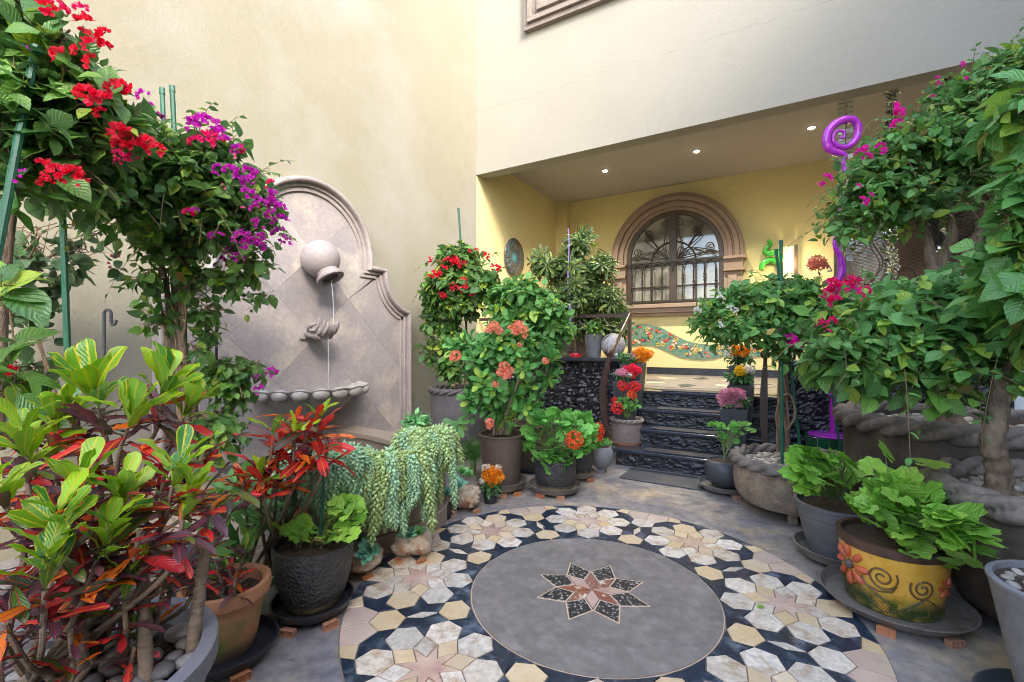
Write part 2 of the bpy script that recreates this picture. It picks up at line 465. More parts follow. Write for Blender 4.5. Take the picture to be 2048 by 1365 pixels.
M_SPECK = surf('speckled_grey_granite', (0.30, 0.29, 0.30), (0.42, 0.41, 0.41), 40, 0.7, 0.001, 90, stain=(0.18, 0.17, 0.18), sscale=60, slo=0.52, shi=0.62)
M_BLACKP = surf('black_plastic', (0.014, 0.014, 0.018), (0.03, 0.03, 0.035), 6, 0.35)
M_SAUCER = surf('grey_brown_saucer', (0.14, 0.125, 0.11), (0.19, 0.17, 0.15), 6, 0.5, 0.0006, 60, stain=(0.08, 0.065, 0.05), sscale=7, slo=0.5, shi=0.7)
def hammered():
    m, t, p, o = nodes('hammered_charcoal')
    tc = N(t, 'ShaderNodeTexCoord').outputs['Object']
    v = N(t, 'ShaderNodeTexVoronoi'); v.inputs['Scale'].default_value = 70; t.links.new(tc, v.inputs[0])
    sx = N(t, 'ShaderNodeSeparateXYZ'); t.links.new(tc, sx.inputs[0])
    c = mixc(t, mapr(t, noi(t, tc, 12), 0.35, 0.7), (0.035, 0.034, 0.036), (0.06, 0.057, 0.056))
    c = mixc(t, mapr(t, math_(t, 'ADD', sx.outputs[2], math_(t, 'MULTIPLY', noi(t, tc, 30), 0.02)), 0.055, 0.035), c, (0.26, 0.20, 0.11))
    t.links.new(c, p.inputs['Base Color']); p.inputs['Roughness'].default_value = 0.42
    bn = N(t, 'ShaderNodeBump'); bn.inputs['Distance'].default_value = 0.006
    t.links.new(v.outputs['Distance'], bn.inputs['Height']); t.links.new(bn.outputs[0], p.inputs['Normal'])
    return m
M_HAMMER = hammered()
def terra_moss():
    m, t, p, o = nodes('terracotta_with_moss')
    tc = N(t, 'ShaderNodeTexCoord').outputs['Object']
    sx = N(t, 'ShaderNodeSeparateXYZ'); t.links.new(tc, sx.inputs[0])
    c = mixc(t, mapr(t, noi(t, tc, 6), 0.3, 0.7), (0.42, 0.18, 0.085), (0.50, 0.26, 0.14))
    z = math_(t, 'ADD', sx.outputs[2], math_(t, 'MULTIPLY', noi(t, tc, 9), 0.10))
    g = math_(t, 'MULTIPLY', mapr(t, z, 0.22, 0.19, 0, 1), mapr(t, noi(t, tc, 5, 6), 0.42, 0.6))
    c = mixc(t, g, c, (0.16, 0.19, 0.03))
    c = mixc(t, mapr(t, z, 0.12, 0.07), c, (0.12, 0.075, 0.05))
    t.links.new(c, p.inputs['Base Color']); p.inputs['Roughness'].default_value = 0.7
    bn = N(t, 'ShaderNodeBump'); bn.inputs['Distance'].default_value = 0.001
    t.links.new(noi(t, tc, 60), bn.inputs['Height']); t.links.new(bn.outputs[0], p.inputs['Normal'])
    return m
M_TERRAM = terra_moss()
M_TERRA = surf('terracotta', (0.42, 0.17, 0.085), (0.50, 0.23, 0.12), 12, 0.75, 0.0008, 80, objvar=0.1)
M_SOIL = surf('dark_potting_soil', (0.035, 0.022, 0.014), (0.09, 0.06, 0.04), 45, 0.95, 0.012, 60, stain=(0.18, 0.13, 0.09), sscale=70, slo=0.58, shi=0.68)
M_PEB = surf('river_pebble', (0.24, 0.225, 0.205), (0.36, 0.33, 0.28), 6, 0.55, 0.0008, 60, objvar=0.35, fine=0.1)
M_PEBD = surf('dark_river_pebble', (0.11, 0.11, 0.12), (0.19, 0.17, 0.15), 9, 0.5, 0.0008, 60, objvar=0.45, fine=0.12)
M_GRIT = surf('ochre_gravel', (0.45, 0.30, 0.14), (0.34, 0.27, 0.19), 70, 0.9, 0.01, 90)
M_ROCKP = surf('ochre_white_rock', (0.42, 0.32, 0.21), (0.60, 0.52, 0.42), 12, 0.8, 0.012, 26, stain=(0.26, 0.11, 0.04), sscale=10, slo=0.48, shi=0.62, fine=0.3)
M_POOL = surf('beige_cantera', (0.36, 0.285, 0.22), (0.29, 0.23, 0.18), 3, 0.75, 0.002, 40, stain=(0.20, 0.165, 0.14), sscale=4, slo=0.52, shi=0.8, fine=0.1)
M_GREENST = surf('green_plastic_cane', (0.012, 0.085, 0.05), (0.02, 0.12, 0.075), 20, 0.4, 0.001, 60)
M_GREENT = surf('green_glazed_tile', (0.006, 0.055, 0.028), (0.012, 0.09, 0.045), 20, 0.15, objvar=0.15)
M_PURP = surf('purple_enamel', (0.36, 0.02, 0.42), (0.46, 0.04, 0.52), 9, 0.22, 0.002, 30, coat=0.4)
M_LILAC = surf('lilac_enamel', (0.24, 0.13, 0.50), (0.42, 0.28, 0.66), 9, 0.3, 0.001, 30)
M_SNAKE = surf('green_blown_glass', (0.03, 0.32, 0.03), (0.06, 0.42, 0.05), 9, 0.12, coat=0.5)
M_BARK = surf('grey_brown_bark', (0.12, 0.08, 0.055), (0.27, 0.20, 0.14), 26, 0.85, 0.02, 45, fine=0.5, stretch=(1, 1, 0.35))
M_BARKC = surf('ringed_croton_bark', (0.16, 0.115, 0.08), (0.24, 0.185, 0.135), 20, 0.8, 0.004, 40, stretch=(0.6, 0.6, 3.5), fine=0.25)
M_TWIG = surf('tan_twig', (0.26, 0.17, 0.10), (0.17, 0.11, 0.07), 30, 0.8)
M_TWIGD = surf('dark_twig', (0.085, 0.055, 0.035), (0.14, 0.09, 0.055), 30, 0.8)
M_GSTEM = surf('green_stem', (0.13, 0.20, 0.05), (0.18, 0.22, 0.08), 20, 0.55)
M_GLASSC = glass('clear_craft_glass', (0.82, 0.93, 0.9), 0.12)
M_RED = surf('red_lacquer', (0.5, 0.01, 0.03), (0.4, 0.01, 0.02), 9, 0.3)
M_BLUE = surf('navy_glaze', (0.02, 0.035, 0.10), (0.03, 0.05, 0.14), 9, 0.25)
M_WHITEC = surf('white_glaze', (0.7, 0.7, 0.68), (0.6, 0.6, 0.58), 9, 0.3)
# leaves and petals
L_BOUG = leafmat('bougainvillea_leaf', (0.024, 0.075, 0.018), (0.085, 0.17, 0.03), rib=(0.12, 0.20, 0.07), ribw=0.05, pick=[(0.88, 0.985, (0.20, 0.27, 0.03)), (0.985, 1.0, (0.24, 0.13, 0.04))], tr=0.28, rough=0.33)
L_BOUGL = leafmat('light_bougainvillea_leaf', (0.05, 0.14, 0.035), (0.10, 0.22, 0.055), rib=(0.16, 0.28, 0.09), ribw=0.05, pick=[(0.84, 0.985, (0.22, 0.32, 0.045)), (0.985, 1.0, (0.30, 0.20, 0.05))], tr=0.3, rough=0.32)
L_VINE = leafmat('dark_round_vine_leaf', (0.022, 0.05, 0.02), (0.045, 0.085, 0.03), rib=(0.07, 0.11, 0.04), ribw=0.05, tr=0.25)
L_SCHEF = leafmat('variegated_schefflera_leaf', (0.018, 0.045, 0.014), (0.035, 0.07, 0.02), rib=(0.06, 0.10, 0.03), ribw=0.07, blotch=(0.55, 0.58, 0.06), blo=0.54, tr=0.2, rough=0.3)
L_EUPH = leafmat('crown_of_thorns_leaf', (0.035, 0.13, 0.03), (0.075, 0.20, 0.045), rib=(0.16, 0.30, 0.10), ribw=0.06, pick=[(0.88, 1.0, (0.20, 0.30, 0.04))], tr=0.25, rough=0.35)
L_GERA = leafmat('geranium_leaf', (0.055, 0.17, 0.03), (0.10, 0.25, 0.045), tr=0.25, rough=0.5, vein=0.12, radial=True)
L_GERAL = leafmat('lime_geranium_leaf', (0.085, 0.20, 0.025), (0.17, 0.29, 0.04), tr=0.25, rough=0.5, vein=0.14, radial=True)
L_KALA = leafmat('kalanchoe_leaf', (0.03, 0.09, 0.03), (0.06, 0.14, 0.04), tr=0.15, rough=0.35, vein=0)
L_CROTG = leafmat('lime_croton_leaf', (0.06, 0.17, 0.01), (0.15, 0.25, 0.012), vein=0.025, vb=0.0005, rib=(0.50, 0.47, 0.03), ribw=0.12, margin=(0.42, 0.42, 0.02), mlo=0.78, blotch=(0.34, 0.38, 0.02), blo=0.6, tr=0.28, rough=0.25, pick=[(0.75, 0.95, (0.03, 0.13, 0.025))])
L_CROTP = leafmat('purple_croton_leaf', (0.035, 0.016, 0.024), (0.055, 0.026, 0.032), rib=(0.38, 0.03, 0.035), ribw=0.08, tr=0.16, rough=0.2, vein=0.012, vb=0.0004, pick=[(0.50, 0.62, (0.26, 0.016, 0.016)), (0.43, 0.5, (0.42, 0.11, 0.01)), (0.62, 0.74, (0.05, 0.10, 0.015)), (0.74, 0.86, (0.025, 0.04, 0.02))], margin=(0.10, 0.02, 0.03), mlo=0.8)
L_CROTR = leafmat('red_croton_leaf', (0.34, 0.02, 0.02), (0.20, 0.015, 0.02), rib=(0.70, 0.16, 0.02), ribw=0.14, blotch=(0.06, 0.014, 0.02), blo=0.52, tr=0.28, vb=0.0004, vein=0.02, rough=0.25, pick=[(0.35, 0.6, (0.62, 0.14, 0.015)), (0.6, 0.75, (0.55, 0.02, 0.03))])
L_SEDUM = leafmat('donkey_tail_leaf', (0.30, 0.42, 0.19), (0.42, 0.52, 0.17), tr=0.12, rough=0.55, vein=0)
L_SEDUMD = leafmat('bluish_donkey_tail_leaf', (0.19, 0.32, 0.21), (0.27, 0.40, 0.22), tr=0.12, rough=0.55, vein=0)
L_ECHE = leafmat('blue_green_echeveria_leaf', (0.08, 0.24, 0.17), (0.16, 0.34, 0.24), margin=(0.26, 0.42, 0.32), mlo=0.75, tr=0.08, rough=0.55, vein=0)
L_ECHEG = leafmat('green_echeveria_leaf', (0.06, 0.20, 0.06), (0.12, 0.28, 0.09), tr=0.08, rough=0.5, vein=0)
L_FERN = leafmat('fern_leaf', (0.05, 0.13, 0.03), (0.09, 0.2, 0.04), tr=0.25, vein=0)
P_RED = petalmat('scarlet_bract', (0.72, 0.015, 0.03), (0.80, 0.03, 0.10))
P_MAG = petalmat('magenta_bract', (0.62, 0.03, 0.42), (0.50, 0.04, 0.52))
P_HOT = petalmat('hot_pink_bract', (0.85, 0.015, 0.40), (0.85, 0.02, 0.55))
P_CRIM = petalmat('crimson_bract', (0.80, 0.015, 0.12), (0.75, 0.02, 0.25))
P_PINK = petalmat('faded_pink_bract', (0.70, 0.20, 0.32), (0.65, 0.12, 0.25))
P_SALM = petalmat('salmon_petal', (0.85, 0.25, 0.17), (0.85, 0.35, 0.22))
P_ORNG = petalmat('orange_red_petal', (0.85, 0.08, 0.015), (0.85, 0.13, 0.03))
P_GERR = petalmat('red_geranium_petal', (0.78, 0.02, 0.02), (0.80, 0.05, 0.04))
P_YORG = petalmat('yellow_orange_petal', (0.85, 0.36, 0.015), (0.85, 0.28, 0.01))
P_YEL = petalmat('yellow_petal', (0.85, 0.60, 0.02), (0.8, 0.5, 0.02))
P_WHT = petalmat('white_petal', (0.8, 0.78, 0.72), (0.78, 0.75, 0.66))
P_LPNK = petalmat('light_pink_petal', (0.75, 0.28, 0.42), (0.78, 0.42, 0.52))

# ============================================================ the place
FY = 5.36      # plane of the upper facade and the black parapet
BY = 8.19      # back wall of the porch
PZ = 0.68      # porch floor
CZ = 3.95      # porch ceiling
BZ = 3.63      # underside of the beam
XR = 7.0       # far side wall
YB = -5.0      # wall behind the camera
TOPZ = 7.0
floor = MB().cube((-0.2, YB - 0.2, -0.3), (XR + 0.2, FY + 0.3, 0.0)).build('floor', M_FLOOR)
tag(floor, 'grey stained concrete courtyard floor around the round mosaic', kind='structure')
g = MB().cube((-40, -40, -0.6), (40, 40, -0.32)).build('ground', surf('packed_earth', (0.2, 0.16, 0.12), (0.14, 0.11, 0.08), 2, 0.95))
tag(g, kind='structure')

def wall(name, a, b, m, label, cat='wall'):
    return tag(MB().cube(a, b).build(name, m), label, cat)
wall('fountain_wall', (-0.3, YB, -0.3), (0.0, FY + 0.003, TOPZ), M_WALL, 'tall cream stucco wall that carries the stone fountain')
wall('porch_side_wall', (-0.3, FY + 0.004, -0.3), (0.0, BY + 0.3, CZ + 0.2), M_WALLP, 'yellow stucco side wall inside the porch with the glass disc on it')
wall('porch_back_wall', (0.0, BY, 0.0), (XR + 0.6, BY + 0.3, CZ + 0.2), M_WALLP, 'yellow stucco wall at the back of the porch around the arched window')
wall('wall_pilaster', (0.001, BY - 0.16, PZ), (0.23, BY - 0.001, CZ), M_WALLP, 'shallow yellow pilaster in the inner corner of the porch', 'pilaster')
# upper facade in one body: the beam is its lower edge
wall('upper_facade', (0.001, FY, BZ), (XR, FY + 0.20, TOPZ), M_FAC, 'pale stucco upper facade above the porch opening')
wall('white_side_pier', (5.42, FY + 0.001, 0.0), (5.95, FY + 0.45, BZ - 0.002), M_WHITE, 'white plastered pier at the end of the porch behind the leafy branches', 'pier')
wall('side_wall', (XR + 0.001, YB, -0.3), (XR + 0.3, BY + 0.3, TOPZ + 0.1), M_FAC, 'pale side wall of the courtyard')
wall('rear_wall', (-0.3, YB - 0.3, -0.3), (XR + 0.3, YB - 0.001, 2.0), M_FAC, 'pale wall on the near side of the courtyard')
pc = MB().cube((0.001, FY + 0.201, CZ), (XR, BY - 0.001, CZ + 0.2)).build('porch_ceiling', M_CEIL)
tag(pc, kind='structure')
pf = MB().cube((0.001, FY + 0.06, 0.001), (XR, BY - 0.001, PZ)).build('porch_floor', surf('cream_porch_stone', (0.16, 0.14, 0.115), (0.20, 0.18, 0.15), 5, 0.4, 0.0004, 50, objvar=0.05))
tag(pf, kind='structure')
MB().cube((0.235, BY - 0.03, PZ + 0.001), (4.3, BY - 0.0005, PZ + 0.12)).build('skirting', M_TREAD, pf)
# inlaid oval star on the porch floor
cst = aty(1392, 770, 6.9)[:2]
MB().prism([(cst[0] + 1.0 * math.cos(a * PI / 24), 6.75 + 1.0 * math.sin(a * PI / 24)) for a in range(48)], PZ, PZ + 0.004).build('inlay_disc', M_DISC, pf)
for k in range(8):
    a0 = k * PI / 4
    pl = [(cst[0] + r_ * math.cos(a0 + b), 6.75 + r_ * math.sin(a0 + b)) for r_, b in ((0.42, 0), (0.62, -0.18), (0.95, 0), (0.62, 0.18))]
    MB().prism(pl, PZ + 0.004, PZ + 0.008).build('inlay_petal', [M_BLK, M_YEL][k % 2], pf)

# ------------------------------------------------------------ floor mosaic
cm = np.array([CX, 0]) + 2.235 * FW[:2] + 0.392 * RT[:2]
MC = (float(cm[0]), float(cm[1]))
RI, RO = 0.592, 1.165
med = MB().prism([(MC[0] + RO * math.cos(a * PI / 60), MC[1] + RO * math.sin(a * PI / 60)) for a in range(120)], 0.0, 0.004).build('medallion', M_GROUTF, floor)
def tile(name, poly, m, z0=0.004, h=0.006, gap=0.0024, bev=0.0012):
    pl = inset(poly, gap)
    return MB().prism([(p[0] - 0, p[1]) for p in pl], z0, z0 + h + random.uniform(-0.0006, 0.0006), bev).build(name, m, med)
def frame2(o, a):
    er = np.array([math.cos(a), math.sin(a)]); et = np.array([-math.sin(a), math.cos(a)])
    return lambda x, y: tuple(np.array(o) + x * er + y * et)
def arc(r, a0, a1, n=6):
    return [(MC[0] + r * math.cos(a0 + (a1 - a0) * i / n), MC[1] + r * math.sin(a0 + (a1 - a0) * i / n)) for i in range(n + 1)]
disc = MB().prism([(MC[0] + (RI - 0.004) * math.cos(a * PI / 60), MC[1] + (RI - 0.004) * math.sin(a * PI / 60)) for a in range(120)], 0.004, 0.0095).build('centre_disc', M_DISC, med)
MB().prism([(MC[0] + RI * math.cos(a * PI / 60), MC[1] + RI * math.sin(a * PI / 60)) for a in range(120)], 0.004, 0.0062).build('disc_border', M_INLAY, med)
RC = 0.885; s_ = 1.0
rb, ra, rside, rtip, hw, rcn = 0.183, 0.129, 0.249, 0.29, 0.07, 0.0554
jit = lambda v=0.002: random.uniform(-v, v)
for k in range(8):
    A = R(22.5) + k * PI / 4
    o = (MC[0] + RC * math.cos(A), MC[1] + RC * math.sin(A))
    star = []
    for j in range(8):
        a = A + PI + j * PI / 4
        f = frame2(o, a)
        hexa = [f(ra, 0), f(rb * math.cos(PI / 8), -hw), f(rside, -hw), f(rtip, 0), f(rside, hw), f(rb * math.cos(PI / 8), hw)]
        tile('hexagon_tile', hexa, M_CREAM if random.random() < 0.9 else M_YEL)
        f2 = frame2(o, a + PI / 8)
        rho = [f(ra, 0), f2(rb, 0), frame2(o, a + PI / 4)(ra, 0), f2(rcn, 0)]
        tile('rhombus_tile', rho, M_YEL if random.random() < 0.55 else M_CREAM)
        star += [f(ra, 0), f2(rcn, 0)]
        # black piece in the gap between this petal and the next (j, j+1)
        g1 = f2(rb, 0); s1 = f(rside, hw); t1 = f(rtip, 0)
        fn = frame2(o, a + PI / 4); s2 = fn(rside, -hw); t2 = fn(rtip, 0)
        if j == 0 or j == 7:
            # inward gaps: reach the centre disc and the inner hexagon
            sg = 1 if j == 0 else -1
            am = A - sg * PI / 8          # mid line towards the neighbour on that side
            am = A + (-1 if j == 0 else 1) * PI / 8
            fm = frame2(MC, am)
            side = 1 if j == 0 else -1
            if j == 0:
                pl = [g1, s1, t1] + arc(RI + 0.002, A, am, 5)[1:-1] + [fm(0.60, 0), fm(0.629, side * 0.0705), fm(0.706, side * 0.0705), t2, s2]
            else:
                pl = [g1, s2, t2] + arc(RI + 0.002, A, am, 5)[1:-1] + [fm(0.60, 0), fm(0.629, side * 0.0705), fm(0.706, side * 0.0705), t1, s1]
            tile('black_marble_tile', pl, M_BLK)
        elif j in (1, 6):
            am = A + (-1 if j == 1 else 1) * PI / 8
            fm = frame2(MC, am); side = 1 if j == 1 else -1
            ti, to = (t1, t2) if j == 1 else (t2, t1)
            si, so_ = (s1, s2) if j == 1 else (s2, s1)
            pl = [g1, si, ti, fm(0.747, 0.003 * side), fm(0.818, 0.024 * side), fm(0.889, 0.003 * side), to, so_]
            tile('black_marble_tile', pl, M_BLK)
        elif j in (2, 5):
            am = A + (-1 if j == 2 else 1) * PI / 8
            fm = frame2(MC, am); side = 1 if j == 2 else -1
            tn, tf = (t1, t2) if j == 2 else (t2, t1)
            sn, sf = (s1, s2) if j == 2 else (s2, s1)
            pl = [g1, sn, tn, fm(1.005, side * 0.0705), fm(1.075, side * 0.135), tf, sf]
            tile('black_marble_tile', pl, M_BLK)
        else:
            tn, tf = (t1, t2) if j == 3 else (t2, t1)
            sn, sf = (s1, s2) if j == 3 else (s2, s1)
            am = A + (-1 if j == 3 else 1) * PI / 8
            side = 1 if j == 3 else -1
            aa = am + side * R(10.0)
            pl = [g1, sn, tn] + arc(RO - 0.004, aa, A, 5) + [sf]
            tile('black_marble_tile', pl, M_BLK)
    tile('star_tile', star, M_PINK)
    am = A + PI / 8
    fm = frame2(MC, am)
    tile('yellow_hexagon_tile', [fm(0.60, 0), fm(0.629, -0.0705), fm(0.706, -0.0705), fm(0.747, 0), fm(0.706, 0.0705), fm(0.629, 0.0705)], M_YEL)
    tile('small_rhombus_tile', [fm(0.747, 0), fm(0.818, -0.024), fm(0.889, 0), fm(0.818, 0.024)], M_CREAM)
    tile('outer_hexagon_tile', [fm(0.889, 0), fm(0.929, -0.0705), fm(1.005, -0.0705), fm(1.046, 0), fm(1.005, 0.0705), fm(0.929, 0.0705)], M_CREAM if k % 2 else M_YEL)
    for sgn in (-1, 1):
        pl = [fm(1.046, 0), fm(1.005, sgn * 0.0705), fm(1.075, sgn * 0.135)] + [p for p in arc(RO - 0.004, am + sgn * R(6.6), am, 4)]
        tile('rim_tile', pl, M_RIMT)
        pl = [fm(1.075, sgn * 0.135), frame2((MC[0] + RC * math.cos(A if sgn < 0 else A + PI / 4), MC[1] + RC * math.sin(A if sgn < 0 else A + PI / 4)), (A if sgn < 0 else A + PI / 4) + (PI / 4 if sgn < 0 else -PI / 4))(rtip, 0)] + \
             arc(RO - 0.004, am + sgn * R(10.0), am + sgn * R(6.6), 2)
        tile('rim_tile', pl, M_YEL)
# centre star
for k in range(8):
    a = k * PI / 4
    f = frame2(MC, a)
    inn = 0.088
    t_in = f(inn * 1.02, 0)
    lf = (MC[0] + 0.178 * math.cos(a + PI / 8), MC[1] + 0.178 * math.sin(a + PI / 8))
    rt_ = (MC[0] + 0.178 * math.cos(a - PI / 8), MC[1] + 0.178 * math.sin(a - PI / 8))
    outer = [t_in, rt_, f(0.285, 0), lf]
    MB().prism(outer, 0.0095, 0.0105).build('inlay_strip', M_INLAY, med)
    MB().prism(inset(outer, 0.006), 0.0105, 0.0118, 0.0004).build('granite_kite', M_GRAN, med)
    lf2 = (MC[0] + 0.165 * math.cos(a + PI / 8), MC[1] + 0.165 * math.sin(a + PI / 8))
    wing = [f(0.084, 0), lf2, frame2(MC, a + PI / 4)(0.084, 0), MC]
    MB().prism(inset(wing, 0.002), 0.0096, 0.0116, 0.0004).build('red_marble_point', M_REDM if k % 3 else M_PINK, med)

# ------------------------------------------------------------ black rock parapets
def rock_face(name, x0, x1, z0, z1, y, parent, amp=0.05, axis='x', res=0.022, cap=0.02):
    nx = max(3, int((x1 - x0) / res)); nz = max(3, int((z1 - z0) / res))
    vs, fs = [], []
    for j in range(nz + 1):
        for i in range(nx + 1):
            u = x0 + (x1 - x0) * i / nx; v = z0 + (z1 - z0) * j / nz
            q = Vector((u * 6.0, v * 13.0, y * 3))
            h = noise.noise(q) * 0.6 + noise.noise(q * 2.3) * 0.45 + noise.noise(q * 5.1) * 0.25
            h = abs(h) * 1.6 - 0.3
            e = min(1.0, min(i, nx - i, j, nz - j) / 1.5)
            dd = -(cap + amp * h * e)
            vs.append((u, y + dd, v) if axis == 'x' else (y - dd, u, v))
    for j in range(nz):
        for i in range(nx):
            a = j * (nx + 1) + i
            fs.append((a, a + 1, a + nx + 2, a + nx + 1))
    m = MB(); m.add(vs, fs)
    return m.build(name, M_ROCK, parent, smooth=False, fix=False)
SX0, SX1 = 2.33, 3.72
def parapet(x0, x1, label):
    p = empty('rock_parapet', ((x0 + x1) / 2, FY, 0), label, 'parapet')
    MB().cube((x0, FY - 0.02, 0.001), (x1, FY + 0.059, 1.0)).build('core', M_ROCK, p)
    rock_face('rock_facing', x0, x1, 0.003, 0.995, FY - 0.02, p)
    MB().cube((x0, FY - 0.12, 1.001), (x1 + (0.03 if x0 < 1 else 0), FY + 0.42, 1.045)).build('cap_slab', M_TREAD, p, bev=0.006)
    MB().cube((x0, FY + 0.30, PZ + 0.001), (x1, FY + 0.40, 1.0)).build('inner_face', M_WALLP, p)
    return p
parapet(0.004, SX0 - 0.02, 'black rock parapet beside the steps under the schefflera')
parapet(SX1 + 0.02, 5.41, 'black rock parapet behind the purple sculpture and stone planters')
# steps
st = empty('staircase', ((SX0 + SX1) / 2, 4.9, 0), 'four black polished steps with rock risers and rubber mats', 'steps')
YS = [4.43, 4.70, 4.97, 5.24]
for k, y in enumerate(YS):
    z = 0.17 * (k + 1)
    yn = YS[k + 1] if k < 3 else FY + 0.10
    MB().cube((SX0, y + 0.05, 0.001 if k == 0 else z - 0.165), (SX1, yn + 0.045, z - 0.03)).build('riser_core', M_ROCK, st)
    rock_face('riser', SX0, SX1, z - 0.168, z - 0.032, y + 0.05, st, amp=0.013, res=0.013, cap=0.003)
    MB().cube((SX0 - 0.015, y, z - 0.029), (SX1 + 0.015, yn + 0.049, z)).build('tread', M_TREAD, st, bev=0.005)
    MB().cube((2.60, y + 0.035, z + 0.001), (3.45, min(yn + 0.02, y + 0.26), z + 0.012)).build('tread_mat', M_MAT, st, bev=0.003)
dm = MB().cube((2.50, 4.03, 0.001), (3.22, 4.41, 0.012)).build('doormat', M_DOORM, bev=0.004)
tag(dm, 'speckled grey doormat on the floor before the black steps', 'doormat')

# ------------------------------------------------------------ iron rails
def newel(x, y, label):
    t = empty('stair_newel', (x, y, 0), label, 'newel post')
    MB().tube([(x, y, 1.02), (x, y, 1.09)], 0.016, 10).build('neck', M_IRON, t, True)
    MB().sphere((x, y, 1.125), 0.04, 20, 14).build('ball', M_IRON, t, 'all')
    # bowed flat strap
    m = MB(); n = 22; vs = []
    for i in range(n + 1):
        s = i / n; z = 1.04 - s * 0.74
        off = -0.055 * math.sin(PI * s) * (1 if x < 3 else 0.2)
        tx = 0.016 + 0.014 * math.sin(PI * s)
        for a, b in ((-tx, -0.028), (tx, -0.028), (tx, 0.028), (-tx, 0.028)):
            vs.append((x + off + a, y + b, z))
    fs = []
    for i in range(n):
        for j in range(4):
            k = (j + 1) % 4
            fs.append((i * 4 + j, i * 4 + k, (i + 1) * 4 + k, (i + 1) * 4 + j))
    fs += [(3, 2, 1, 0), (n * 4, n * 4 + 1, n * 4 + 2, n * 4 + 3)]
    m.add(vs, fs); m.build('bowed_post', M_IRON, t, True)
    pts = [(x - 0.01 - 0.04 * math.cos(a) * (1 - a / 9), y, 0.30 + 0.035 * math.sin(a) * (1 - a / 9)) for a in np.linspace(0, 5.2, 14)]
    MB().tube(pts, 0.014, 8).build('scroll', M_IRON, t, True)
    MB().tube([(x + 0.012, y, 0.31), (x + 0.012, y, 0.0)], 0.014, 8).build('foot', M_IRON, t, True)
    return t
NX, NY = 2.24, 4.50
newel(NX, NY, 'bowed iron newel post with a ball beside the rope pot')
newel(3.64, 4.47, 'bowed iron newel post behind the pink flower planter')
rail = empty('porch_railing', (1.8, FY + 0.1, 1.045), 'brown iron railing on the parapet running down to the newel ball', 'railing')
def bar(a, b, wx, wy, name, parent, m=M_IRON):
    a, b = Vector(a), Vector(b); d = (b - a)
    q = d.to_track_quat('Z', 'Y').to_matrix()
    vs = []
    for e in (a, b):
        for sx, sy in ((-1, -1), (1, -1), (1, 1), (-1, 1)):
            vs.append(e + q @ Vector((sx * wx / 2, sy * wy / 2, 0)))
    return MB().add(vs, [(3, 2, 1, 0), (4, 5, 6, 7), (0, 1, 5, 4), (1, 2, 6, 5), (2, 3, 7, 6), (3, 0, 4, 7)]).build(name, m, parent)
RZT = 1.56
bar((2.2, FY + 0.05, 1.046), (2.2, FY + 0.05, RZT), 0.035, 0.05, 'post', rail)
bar((1.48, FY + 0.05, 1.046), (1.48, FY + 0.05, RZT), 0.035, 0.05, 'post', rail)
bar((0.02, FY + 0.05, RZT), (2.2, FY + 0.05, RZT), 0.014, 0.04, 'top_rail', rail)
bar((2.205, FY + 0.04, RZT), (NX, NY + 0.02, 1.06), 0.012, 0.05, 'handrail', rail)
for x0 in (0.9, 1.5):
    c = x0 + 0.35
    for sg in (-1, 1):
        pts = [(c + sg * (0.02 + 0.28 * s), FY + 0.05, RZT - 0.03 - 0.12 * math.sin(s * PI * 0.9)) for s in np.linspace(0, 1, 10)]
        MB().tube(pts, 0.006, 6).build('curl', M_IRON, rail, True)
        pts = [(c + sg * (0.02 + 0.28 * s), FY + 0.05, RZT - 0.30 + 0.25 * s) for s in np.linspace(0, 1, 6)]
        MB().tube(pts, 0.005, 6).build('brace', M_IRON, rail, True)
rail2 = empty('porch_railing', (4.3, FY + 0.1, 1.045), 'low dark iron table edge on the far parapet behind the white flowering bush', 'railing')
bar((3.78, FY + 0.05, 1.046), (3.78, FY + 0.05, 1.5), 0.03, 0.04, 'post', rail2)
bar((3.78, FY + 0.05, 1.5), (5.38, FY + 0.05, 1.5), 0.014, 0.04, 'top_rail', rail2)

# ------------------------------------------------------------ arched window on the porch
WX, WZ = 2.165, 2.70     # centre of the arch
aw = empty('arched_window', (WX, BY, 1.7), 'arched window with a brown stone surround and scrolled iron grille', 'window')
def arch_pts(r, zb, n=36):
    return [(WX + r, zb)] + [(WX + r * math.cos(a), WZ + r * math.sin(a)) for a in np.linspace(0, PI, n)] + [(WX - r, zb)]
def arch_band(r0, r1, y0, y1, zb, name, m, a0=0.0, a1=PI, parent=aw, n=36):
    """half ring plus straight legs, from depth y0 (front) to y1"""
    P = [(r, z) for r, z in ()]
    inn, out = arch_pts(r0, zb, n), arch_pts(r1, zb, n)
    vs = []
    for (a, b), (c, d) in zip(inn, out):
        vs += [(a, y0, b), (c, y0, d), (c, y1, d), (a, y1, b)]
    fs = []
    for i in range(len(inn) - 1):
        for j in range(4):
            k = (j + 1) % 4
            fs.append((i * 4 + j, i * 4 + k, (i + 1) * 4 + k, (i + 1) * 4 + j))
    fs += [(0, 1, 2, 3), tuple((len(inn) - 1) * 4 + j for j in (3, 2, 1, 0))]
    return MB().add(vs, fs).build(name, m, parent, True, bev=0.006)
IZ = 2.62
for r0, r1, d in ((0.80, 0.86, 0.06), (0.861, 0.93, 0.095), (0.931, 0.96, 0.075), (0.961, 1.03, 0.125), (1.031, 1.09, 0.09)):
    arch_band(r0, r1, BY - d, BY - 0.001, IZ, 'arch_moulding', M_ARCH)
